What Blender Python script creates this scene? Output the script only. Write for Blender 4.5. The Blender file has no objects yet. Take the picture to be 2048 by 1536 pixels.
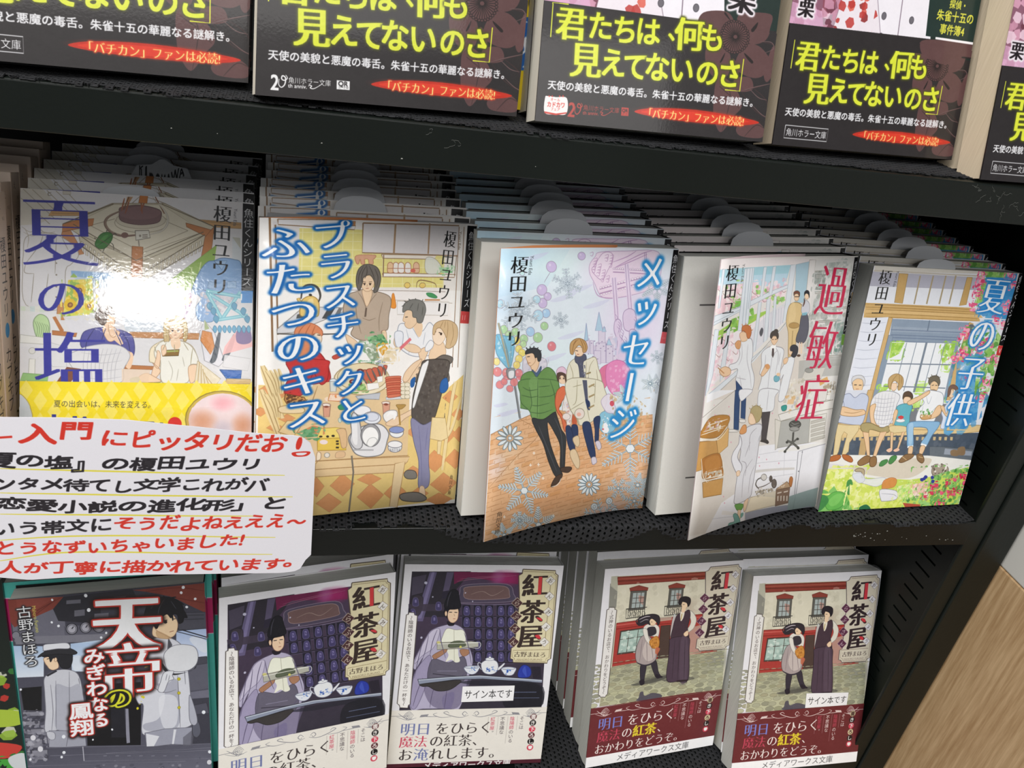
import bpy, bmesh, math, random
import numpy as np
from mathutils import Vector, Matrix

# ------------------------------------------------------------------ camera, world, lights, exposure
S = bpy.context.scene
COL = S.collection
MM = 0.001
cam_d = bpy.data.cameras.new('camera'); cam = bpy.data.objects.new('camera', cam_d); COL.objects.link(cam)
S.camera = cam
cam_d.sensor_width = 36.0
cam_d.lens = 36.0 * 1679.32 / 2048.0
cam_d.clip_start = 0.01
cam.matrix_world = Matrix([[0.969154, -0.031772, -0.244401, 0.068065], [-0.194403, 0.510984, -0.837319, -0.34406], [0.151488, 0.859003, 0.489046, 0.291542], [0.0, 0.0, 0.0, 1.0]])

w = bpy.data.worlds.new('world'); S.world = w; w.use_nodes = True
w.node_tree.nodes['Background'].inputs[0].default_value = (0.93, 0.97, 1.0, 1)
w.node_tree.nodes['Background'].inputs[1].default_value = 0.17

def area(name, loc, target, sx, sy, power, col=(1, .98, .95)):
    d = bpy.data.lights.new(name, 'AREA'); d.shape = 'RECTANGLE'; d.size = sx; d.size_y = sy
    d.energy = power; d.color = col
    o = bpy.data.objects.new(name, d); COL.objects.link(o); o.location = loc
    o.rotation_euler = (Vector(target) - Vector(loc)).to_track_quat('-Z', 'Y').to_euler()
    return o
# the shop's ceiling lamps: rows of fluorescent fittings
area('ceiling_lamp', (-0.55, -1.10, 1.75), (0.12, 0, 0), 3.4, .32, 66)
area('ceiling_lamp', (-0.388, -2.44, 1.385), (-0.0, 0, .1), .30, .16, 5.5)
area('ceiling_lamp', (0.9, -3.6, 1.9), (0.3, 0, 0), 2.4, .5, 12)
S.view_settings.view_transform = 'Standard'; S.view_settings.look = 'None'
S.view_settings.gamma = 1; S.view_settings.use_curve_mapping = False
S.view_settings.exposure = 0.0

# ------------------------------------------------------------------ tagging and mesh helpers
def srgb(h):
    h = h.lstrip('#'); c = [int(h[i:i+2], 16)/255 for i in (0, 2, 4)]
    return tuple(x/12.92 if x <= .04045 else ((x+.055)/1.055)**2.4 for x in c)
def tag(o, label=None, cat=None, group=None, kind=None):
    for k, v in (('label', label), ('category', cat), ('group', group), ('kind', kind)):
        if v: o[k] = v
    return o
def empty(name, loc, label, cat, group=None):
    o = bpy.data.objects.new(name, None); COL.objects.link(o)
    o.location = Vector(loc)*MM; o.empty_display_size = .01
    return tag(o, label, cat, group)
def mesh_obj(name, verts, faces, mats, parent=None, uvs=None, fmat=None, smooth=False, origin=(0, 0, 0)):
    """verts in millimetres in world space; stored relative to the parent's origin"""
    o3 = Vector(origin)
    me = bpy.data.meshes.new(name)
    me.from_pydata([tuple((Vector(v)-o3)*MM) for v in verts], [], faces)
    for m in (mats if isinstance(mats, (list, tuple)) else [mats]): me.materials.append(m)
    if uvs:
        lay = me.uv_layers.new(name='UVMap')
        for p in me.polygons:
            for li in p.loop_indices: lay.data[li].uv = uvs[me.loops[li].vertex_index]
    if fmat:
        for p, k in zip(me.polygons, fmat): p.material_index = k
    if smooth:
        for p in me.polygons: p.use_smooth = True
    me.update()
    o = bpy.data.objects.new(name, me); COL.objects.link(o)
    if parent: o.parent = parent
    elif origin != (0, 0, 0): o.location = o3*MM
    return o
def box8(a, b, c, d, e, f, g, h):
    """front quad a b c d (tl tr br bl), back quad e f g h"""
    return [a, b, c, d, e, f, g, h], [(3, 2, 1, 0), (4, 5, 6, 7), (0, 1, 5, 4), (3, 7, 6, 2), (0, 4, 7, 3), (1, 2, 6, 5)]
def boxv(x0, y0, z0, x1, y1, z1):
    return box8((x0, y0, z1), (x1, y0, z1), (x1, y0, z0), (x0, y0, z0), (x0, y1, z1), (x1, y1, z1), (x1, y1, z0), (x0, y1, z0))
def join(parts):
    V = []; F = []
    for v, f in parts:
        n = len(V); V += list(v); F += [tuple(i+n for i in q) for q in f]
    return V, F
def bevel(o, w_mm, seg=2):
    m = o.modifiers.new('bevel', 'BEVEL'); m.width = w_mm*MM; m.segments = seg; m.limit_method = 'ANGLE'
    return o
def solid(o, t_mm, off=0):
    m = o.modifiers.new('thickness', 'SOLIDIFY'); m.thickness = t_mm*MM; m.offset = off
    return o

# ------------------------------------------------------------------ materials
def new_mat(name):
    m = bpy.data.materials.new(name); m.use_nodes = True
    return m, m.node_tree, m.node_tree.nodes['Principled BSDF']
def flat_mat(name, col, rough=.6, noise=None, metal=0, coat=0, bump=0, bscale=200, spec=.5):
    m, nt, b = new_mat(name)
    c = srgb(col) + (1,)
    b.inputs['Base Color'].default_value = c; b.inputs['Roughness'].default_value = rough
    b.inputs['Metallic'].default_value = metal; b.inputs['Coat Weight'].default_value = coat
    b.inputs['Specular IOR Level'].default_value = spec
    tc = nt.nodes.new('ShaderNodeTexCoord')
    if noise:
        n = nt.nodes.new('ShaderNodeTexNoise'); n.inputs['Scale'].default_value = noise[1]; n.inputs['Detail'].default_value = 6
        nt.links.new(tc.outputs['Object'], n.inputs['Vector'])
        r = nt.nodes.new('ShaderNodeValToRGB'); r.color_ramp.elements[0].position = noise[2]; r.color_ramp.elements[1].position = noise[3]
        r.color_ramp.elements[0].color = c; r.color_ramp.elements[1].color = srgb(noise[0]) + (1,)
        nt.links.new(n.outputs['Fac'], r.inputs[0]); nt.links.new(r.outputs[0], b.inputs['Base Color'])
    if bump:
        n = nt.nodes.new('ShaderNodeTexNoise'); n.inputs['Scale'].default_value = bscale; n.inputs['Detail'].default_value = 3
        nt.links.new(tc.outputs['Object'], n.inputs['Vector'])
        k = nt.nodes.new('ShaderNodeBump'); k.inputs['Strength'].default_value = bump; k.inputs['Distance'].default_value = .0004
        nt.links.new(n.outputs['Fac'], k.inputs['Height']); nt.links.new(k.outputs[0], b.inputs['Normal'])
    return m
def pages_mat(name, c1, c2, axis, freq):
    """page edges: fine lines stacked along the book's thickness"""
    m, nt, b = new_mat(name)
    tc = nt.nodes.new('ShaderNodeTexCoord'); mp = nt.nodes.new('ShaderNodeMapping')
    mp.inputs['Scale'].default_value = axis
    n = nt.nodes.new('ShaderNodeTexNoise'); n.inputs['Scale'].default_value = freq; n.inputs['Detail'].default_value = 4; n.inputs['Roughness'].default_value = .75
    r = nt.nodes.new('ShaderNodeValToRGB'); r.color_ramp.elements[0].position = .3; r.color_ramp.elements[1].position = .7
    r.color_ramp.elements[0].color = srgb(c1) + (1,); r.color_ramp.elements[1].color = srgb(c2) + (1,)
    nt.links.new(tc.outputs['Object'], mp.inputs['Vector']); nt.links.new(mp.outputs[0], n.inputs['Vector'])
    nt.links.new(n.outputs['Fac'], r.inputs[0]); nt.links.new(r.outputs[0], b.inputs['Base Color'])
    b.inputs['Roughness'].default_value = .8
    return m
def print_mat(name, img, rough=.32, coat=.6, crough=.07, bump=.08, bscale=900):
    m, nt, b = new_mat(name)
    t = nt.nodes.new('ShaderNodeTexImage'); t.image = img; t.interpolation = 'Cubic'; t.extension = 'EXTEND'
    nt.links.new(t.outputs[0], b.inputs['Base Color'])
    b.inputs['Roughness'].default_value = rough; b.inputs['Coat Weight'].default_value = coat; b.inputs['Coat Roughness'].default_value = crough
    b.inputs['Specular IOR Level'].default_value = .35
    tc = nt.nodes.new('ShaderNodeTexCoord')
    n = nt.nodes.new('ShaderNodeTexNoise'); n.inputs['Scale'].default_value = bscale; n.inputs['Detail'].default_value = 3
    nt.links.new(tc.outputs['Object'], n.inputs['Vector'])
    k = nt.nodes.new('ShaderNodeBump'); k.inputs['Strength'].default_value = bump; k.inputs['Distance'].default_value = .0003
    nt.links.new(n.outputs['Fac'], k.inputs['Height'])
    for s in ('Normal', 'Coat Normal'): nt.links.new(k.outputs[0], b.inputs[s])
    return m

# ------------------------------------------------------------------ printed artwork: a small anti-aliased ink rasteriser in paper millimetres
_fc = bpy.data.curves.new('type', 'FONT'); _fo = bpy.data.objects.new('type', _fc); COL.objects.link(_fo)
_gl = {}
def glyph(ch):
    if ch in _gl: return _gl[ch]
    _fc.body = ch; bpy.context.view_layer.update()
    dg = bpy.context.evaluated_depsgraph_get(); ev = _fo.evaluated_get(dg); k = ev.to_curve(dg); out = []
    for s in k.splines:
        bp = s.bezier_points; n = len(bp); q = []
        for i in range(n):
            a, b = bp[i], bp[(i+1) % n]
            p0, p1, p2, p3 = (np.array(x[:2]) for x in (a.co, a.handle_right, b.handle_left, b.co))
            if a.handle_right_type == 'VECTOR' and b.handle_left_type == 'VECTOR' : q.append(p0); continue
            for t in (0, .25, .5, .75): q.append(p0*(1-t)**3+3*p1*t*(1-t)**2+3*p2*t*t*(1-t)+p3*t**3)
        if n > 2: out.append(np.array(q))
    ev.to_curve_clear(); _gl[ch] = out
    return out
def smooth(p, closed=True, n=5):
    m = len(p); q = []
    for i in range(m if closed else m-1):
        g = lambda k: p[k % m] if closed else p[min(max(k, 0), m-1)]
        a, b, c, d = g(i-1), g(i), g(i+1), g(i+2)
        for k in range(n):
            t = k/n; q.append(.5*(2*b+(c-a)*t+(2*a-5*b+4*c-d)*t*t+(3*b-a-3*c+d)*t**3))
    if not closed: q.append(p[-1])
    return np.array(q)
def ribbon(p, w, taper):
    d = np.gradient(p, axis=0) if len(p) > 2 else np.repeat([p[-1]-p[0]], len(p), 0)
    L = np.hypot(*d.T)[:, None]; L[L == 0] = 1; nn = np.stack([-d[:, 1], d[:, 0]], 1)/L
    k = np.ones(len(p))
    if taper and len(p) > 4: k = .35+.65*np.sin(np.linspace(.15, math.pi-.15, len(p)))
    o = nn*(w/2*k)[:, None]
    return np.concatenate([p+o, (p-o)[::-1]])
class Ink:
    def __init__(s, wmm, hmm, k, base):
        s.k = k; s.W = int(wmm*k); s.H = int(hmm*k); s.im = np.empty((s.H, s.W, 3), np.float32); s.im[:] = s.col(base)
    def col(s, h): return np.array([int(h[i:i+2], 16)/255 for i in (0, 2, 4)], np.float32)
    def mask(s, polys, pad=2):
        P = np.concatenate(polys)
        x0 = max(0, int(P[:, 0].min())-pad); x1 = min(s.W, int(P[:, 0].max())+pad+2)
        y0 = max(0, int(P[:, 1].min())-pad); y1 = min(s.H, int(P[:, 1].max())+pad+2)
        if x1 <= x0 or y1 <= y0: return None
        SS = 3; a = np.concatenate(polys); b = np.concatenate([np.roll(q, -1, 0) for q in polys])
        ya, yb = (a[:, 1]-y0)*SS, (b[:, 1]-y0)*SS
        lo = np.ceil(np.minimum(ya, yb)-.5).clip(0, (y1-y0)*SS).astype(int); hi = np.ceil(np.maximum(ya, yb)-.5).clip(0, (y1-y0)*SS).astype(int)
        c = hi-lo; w_, h_ = x1-x0, (y1-y0)*SS
        acc = np.zeros((h_, w_+2), np.float32)
        if c.sum():
            i = np.repeat(np.arange(len(c)), c); r = np.arange(c.sum())-np.repeat(np.cumsum(c)-c, c)+lo[i]
            t = (r+.5-ya[i])/(yb[i]-ya[i]); x = (a[i, 0]+(b[i, 0]-a[i, 0])*t-x0).clip(0, w_)
            sg = np.where(yb[i] > ya[i], 1., -1.); f = np.floor(x).astype(int)
            np.add.at(acc, (r, f), sg*(1-(x-f))); np.add.at(acc, (r, f+1), sg*(x-f))
        m = np.minimum(np.abs(np.cumsum(acc, 1)[:, :w_]), 1).reshape(y1-y0, SS, w_).mean(1)
        return x0, y0, m
    def put(s, mk, col, a=1.):
        if mk is None: return
        x, y, m = mk; v = s.im[y:y+m.shape[0], x:x+m.shape[1]]; m = (m*a)[..., None]
        v *= 1-m; v += m*col
    @staticmethod
    def blur(m, r):
        r = max(1, int(r))
        for _ in range(2):
            for ax in (0, 1):
                c = np.cumsum(np.pad(m, [(r+1, r) if k == ax else (0, 0) for k in (0, 1)]), ax)
                m = (np.take(c, np.arange(2*r+1, c.shape[ax]), ax)-np.take(c, np.arange(0, c.shape[ax]-2*r-1), ax))/(2*r+1)
        return m
    def text(s, txt, col, a, st, wd, q):
        st, *ex = st.split(','); A, B = q[0], q[1]; n = len(txt); d = (B-A)/n; L = np.hypot(*d); vert = 'v' in st
        if vert: dn = d/L; rt = np.array([dn[1], -dn[0]])
        else: rt = d/L; dn = np.array([-rt[1], rt[0]])
        out = []; em = L
        if 'p' in st:            # proportional latin line: fit the whole string
            g = glyph(txt); X = np.concatenate(g)[:, 0]; x0, x1 = X.min(), X.max(); sc = np.hypot(*(B-A))/(x1-x0)
            if vert: ax, ay = (B-A)/np.hypot(*(B-A)), None; ay = np.array([-ax[1], ax[0]])
            else: ax = rt; ay = dn
            em = sc
            for pl in g: out.append(A+np.outer(pl[:, 0]-x0, ax)*sc-np.outer(pl[:, 1]-.35, ay)*sc*wd)
        else:
            for i, ch in enumerate(txt):
                if ch in '\u3000_': continue
                c = A+d*(i+.5)
                sx, sy = (wd*L, L) if vert else (L, wd*L)
                r_, d_ = rt, dn
                if vert and ch in 'ー〜～': r_, d_ = dn, -rt
                off = (.08, -.08) if vert and ch in 'ッャュョァィェォっゃゅょ' else (.5, -.5) if vert and ch in '、。' else (0, 0)
                for pl in glyph(ch):
                    X = (pl[:, 0]-.5+off[0])*sx; Y = -(pl[:, 1]-.38)*sy+off[1]*sy
                    if 'j' in st:        # hand lettering: each sign a little turned, sized and shifted
                        q_ = random.Random(i*7+ord(ch)); an = q_.uniform(-.11, .06); k1 = q_.uniform(.95, 1.16); k2 = q_.uniform(.82, 1.12); dy_ = q_.uniform(-.09, .09)*sy
                        X, Y = X*k1*math.cos(an)-Y*k2*math.sin(an), X*k1*math.sin(an)+Y*k2*math.cos(an)+dy_
                    if 'i' in st: X = X-Y*.25
                    out.append(c+np.outer(X, r_)+np.outer(Y, d_))
        if not out: return
        glow = [e for e in ex if e[0] == 'g']
        mk = s.mask(out, int(em*.5)+4 if glow else 6)
        if mk is None: return
        x, y, m = mk
        def sh(m, dx, dy):
            o = np.zeros_like(m); h_, w_ = m.shape
            fx, fy = int(np.floor(dx)), int(np.floor(dy)); tx, ty = dx-fx, dy-fy
            for ix, wx in ((fx, 1-tx), (fx+1, tx)):
                for iy, wy in ((fy, 1-ty), (fy+1, ty)):
                    if wx*wy < 1e-3: continue
                    o[max(0, iy):h_+min(0, iy), max(0, ix):w_+min(0, ix)] += wx*wy*m[max(0, -iy):h_-max(0, iy), max(0, -ix):w_-max(0, ix)]
            return o
        if 'm' in st:            # serif-like contrast: heavy uprights, thin horizontals
            e = em*.0175
            m = np.minimum(np.minimum(sh(m, 0, e), sh(m, 0, -e)), m)
            m = np.maximum(np.maximum(sh(m, em*.015, 0), sh(m, -em*.015, 0)), m)
        if 'b' in st or 'B' in st:
            e = em*(.022 if 'b' in st else .045)
            for dx, dy in ((e, 0), (-e, 0), (0, e), (0, -e)): m = np.maximum(m, sh(m, dx, dy))
        for g in glow:           # g<hex>:<spread mm>:<softness mm>
            hx, sp, sf = g[1:].split(':'); sp, sf = float(sp)*s.k, float(sf)*s.k
            mm = m
            for th in range(12): mm = np.maximum(mm, sh(m, sp*math.cos(th*math.pi/6), sp*math.sin(th*math.pi/6)))
            mm = np.clip(s.blur(mm, sf)*1.25, 0, 1) if sf > .3 else mm
            s.put((x, y, mm), s.col(hx), 1)
        s.put((x, y, m), s.col(col), a)
    def run(s, src):
        for line in src.strip().split('\n'):
            f = line.split(' '); op, col, a, ln, lw = f[0], f[1], int(f[2])/9, f[3], f[4]
            if '|' in f and op != 'T':      # several shapes with the same ink
                for part in ' '.join(f[5:]).split(' | '): s.run(' '.join(f[:5])+' '+part)
                continue
            if op == 'F':                   # snow crystal: count, kind, phase
                q = np.array(f[5:], float).reshape(-1, 2)*s.k/10; c = q[0]; X, Y = q[1]-c, q[2]-c; n, kind, ph = ln.split(','); n = int(n); kind = int(kind); ph = float(ph)
                cl, fi = (s.col(z) for z in col.split('/')); lw_ = float(lw)*s.k; P = lambda u, v: c+X*u+Y*v
                def bar(w_, ink, *pts): s.put(s.mask([ribbon(np.array(pts), w_, 0)]), ink)
                for i in range(n):
                    t = ph+i*2*math.pi/n; C_, S_ = math.cos(t), math.sin(t)
                    if kind == 2:
                        z = smooth(np.array([P(C_*.25, S_*.25), P(C_*.7-S_*.13, S_*.7+C_*.13), P(C_, S_), P(C_*.7+S_*.13, S_*.7-C_*.13)]))
                        s.put(s.mask([z]), fi); s.put(s.mask([ribbon(np.concatenate([z, z[:1]]), lw_, 0)]), cl); continue
                    for w_, ink in ((2.8, cl), (1.7, fi)):
                        bar(lw_*w_, ink, c, P(C_, S_))
                        for g in ((.35, .6, .82) if kind == 0 else (.3, .42, .54, .66, .78, .9)):
                            b = .28 if kind == 0 else .3*(1.25-g)
                            for sg in (-1, 1): bar(lw_*w_*.85, ink, P(C_*g, S_*g), P(C_*g+math.cos(t+sg*.95)*b, S_*g+math.sin(t+sg*.95)*b))
                    bar(lw_*.5, cl, c, P(C_*.95, S_*.95))
                th = np.linspace(0, 2*math.pi, 7)[:-1]; e = np.array([P(.15*math.cos(z), .15*math.sin(z)) for z in th]); s.put(s.mask([e]), fi); s.put(s.mask([ribbon(np.concatenate([e, e[:1]]), lw_, 0)]), cl)
                continue
            if op in 'KQ':                  # printed brick path / cobbles: rows, columns
                q = np.array(f[5:], float).reshape(-1, 2)*s.k/10; mk = s.mask([q]); x, y, m = mk; nr, nc = (int(z) for z in ln.split(',')); rg = random.Random(2)
                cs = [s.col(z) for z in col.split('/')]; keep = s.im[y:y+m.shape[0], x:x+m.shape[1]].copy(); lw_ = float(lw)*s.k
                for j in range(nr):
                    g = (j/nr)**(1.35 if op == 'Q' else 1.0); hh = m.shape[0]/nr*(.45+1.1*j/nr if op == 'Q' else 1); ww = m.shape[1]/nc*(.7+.5*j/nr)
                    for i in range(-1, int(nc*1.5)):
                        bx = x+i*ww+(ww/2 if j % 2 else 0)+rg.uniform(-.15, .15)*ww; by = y+g*m.shape[0]+rg.uniform(-.1, .1)*hh
                        if bx > x+m.shape[1]: break
                        if op == 'K':
                            if rg.random() < .4: s.put(s.mask([np.array([(bx, by), (bx+ww*.8, by-hh*.25), (bx+ww*.8, by+hh*.5), (bx, by+hh*.75)])]), cs[3+rg.randrange(3)], .5)
                            s.put(s.mask([ribbon(smooth(np.array([(bx, by+hh*.8), (bx+ww*.4, by+hh*.66), (bx+ww*.85, by+hh*.6)]), False), lw_, 1)]), cs[rg.randrange(3)], a)
                            if rg.random() < .6: s.put(s.mask([ribbon(np.array([(bx, by), (bx-1, by+hh*.7)]), lw_*.8, 0)]), cs[rg.randrange(3)], a*.8)
                        else:
                            e = np.array([(bx+ww*.46*math.cos(z)+rg.uniform(-1, 1), by+hh*.42*math.sin(z)) for z in np.linspace(0, 6.28, 9)[:-1]])
                            s.put(s.mask([smooth(e)]), rg.choice(cs), a); s.put(s.mask([ribbon(smooth(np.concatenate([e, e[:1]]), False), lw_, 0)]), s.col('6c6c58'), .6)
                v = s.im[y:y+m.shape[0], x:x+m.shape[1]]; v[:] = keep*(1-m[..., None])+v*m[..., None]
                continue
            if op == 'T':
                q = np.array(f[5:9], float).reshape(-1, 2)*s.k/10; s.text(' '.join(f[9:]), col, a, ln, float(lw), q); continue
            q = np.array(f[5:], float).reshape(-1, 2)*s.k/10; lwp = float(lw)*s.k
            if op in 'PS':
                if op == 'S': q = smooth(q)
                s.put(s.mask([q]), s.col(col), a)
                if ln != '-': s.put(s.mask([ribbon(np.concatenate([q, q[:1]]), lwp, 0)]), s.col(ln), a*.85)
            elif op in 'LC':
                if op == 'C': q = smooth(q, False)
                s.put(s.mask([ribbon(q, lwp, op == 'C')]), s.col(col), a)
            elif op == 'E':
                th = np.linspace(0, 2*math.pi, 28, endpoint=False); e = q[0]+np.outer(np.cos(th), q[1]-q[0])+np.outer(np.sin(th), q[2]-q[0])
                s.put(s.mask([e]), s.col(col), a)
                if ln != '-': s.put(s.mask([ribbon(np.concatenate([e, e[:1]]), lwp, 0)]), s.col(ln), a*.85)
            elif op == 'G':
                c = q[0]; rx = np.hypot(*(q[1]-c)); ry = np.hypot(*(q[2]-c))
                x0, x1 = max(0, int(c[0]-rx)), min(s.W, int(c[0]+rx)+1); y0, y1 = max(0, int(c[1]-ry)), min(s.H, int(c[1]+ry)+1)
                if x1 > x0 and y1 > y0:
                    yy, xx = np.mgrid[y0:y1, x0:x1]; r = ((xx-c[0])/rx)**2+((yy-c[1])/ry)**2
                    s.put((x0, y0, np.clip(1-r, 0, 1)**1.5), s.col(col), a)
            elif op == 'H':
                mk = s.mask([q])
                if mk is None: continue
                x, y, m = mk; c1, c2 = (s.col(c) for c in col.split('/'))
                t = np.linspace(0, 1, m.shape[0 if ln == 'y' else 1]); t = t[:, None] if ln == 'y' else t[None, :]
                t = np.broadcast_to(t, m.shape)[..., None]; s.put(mk, c1*(1-t)+c2*t, a)
            elif op == 'N':
                mk = s.mask([q])
                if mk is None: continue
                x, y, m = mk; cnt, seed = ln.split(','); rg = random.Random(int(seed)); cs = [s.col(c) for c in col.split('/')]
                sz = lwp; keep = s.im[y:y+m.shape[0], x:x+m.shape[1]].copy()
                for _ in range(int(cnt)):
                    cx, cy = x+rg.random()*m.shape[1], y+rg.random()*m.shape[0]; r = sz*(.5+rg.random()*.8); ph = rg.random()*6.3
                    e = np.array([(cx+r*(.7+.5*rg.random())*math.cos(ph+k*1.047), cy+r*(.7+.5*rg.random())*math.sin(ph+k*1.047)) for k in range(6)])
                    s.put(s.mask([e]), rg.choice(cs), a)
                v = s.im[y:y+m.shape[0], x:x+m.shape[1]]; v[:] = keep*(1-m[..., None])+v*m[..., None]
    def image(s, name):
        rg = np.random.default_rng(5); g = s.im+rg.normal(0, .006, s.im.shape[:2])[..., None]
        if s.k > 7:              # uneven watercolour wash of the printed pictures
            wash = sum(s.blur(rg.normal(0, 1, s.im.shape[:2]), r)*r*1.2 for r in (3, 11))
            sat = (g.max(2)-g.min(2)).clip(.04, .5); g = g+(wash*.006*(1+sat*1.5))[..., None]
        im = bpy.data.images.new(name, s.W, s.H, alpha=False)
        px = np.ones((s.H, s.W, 4), np.float32); px[..., :3] = np.clip(g, 0, 1)[::-1]
        im.pixels.foreach_set(px.ravel()); im.update(); im.pack()
        return im
ART = {}
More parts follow.
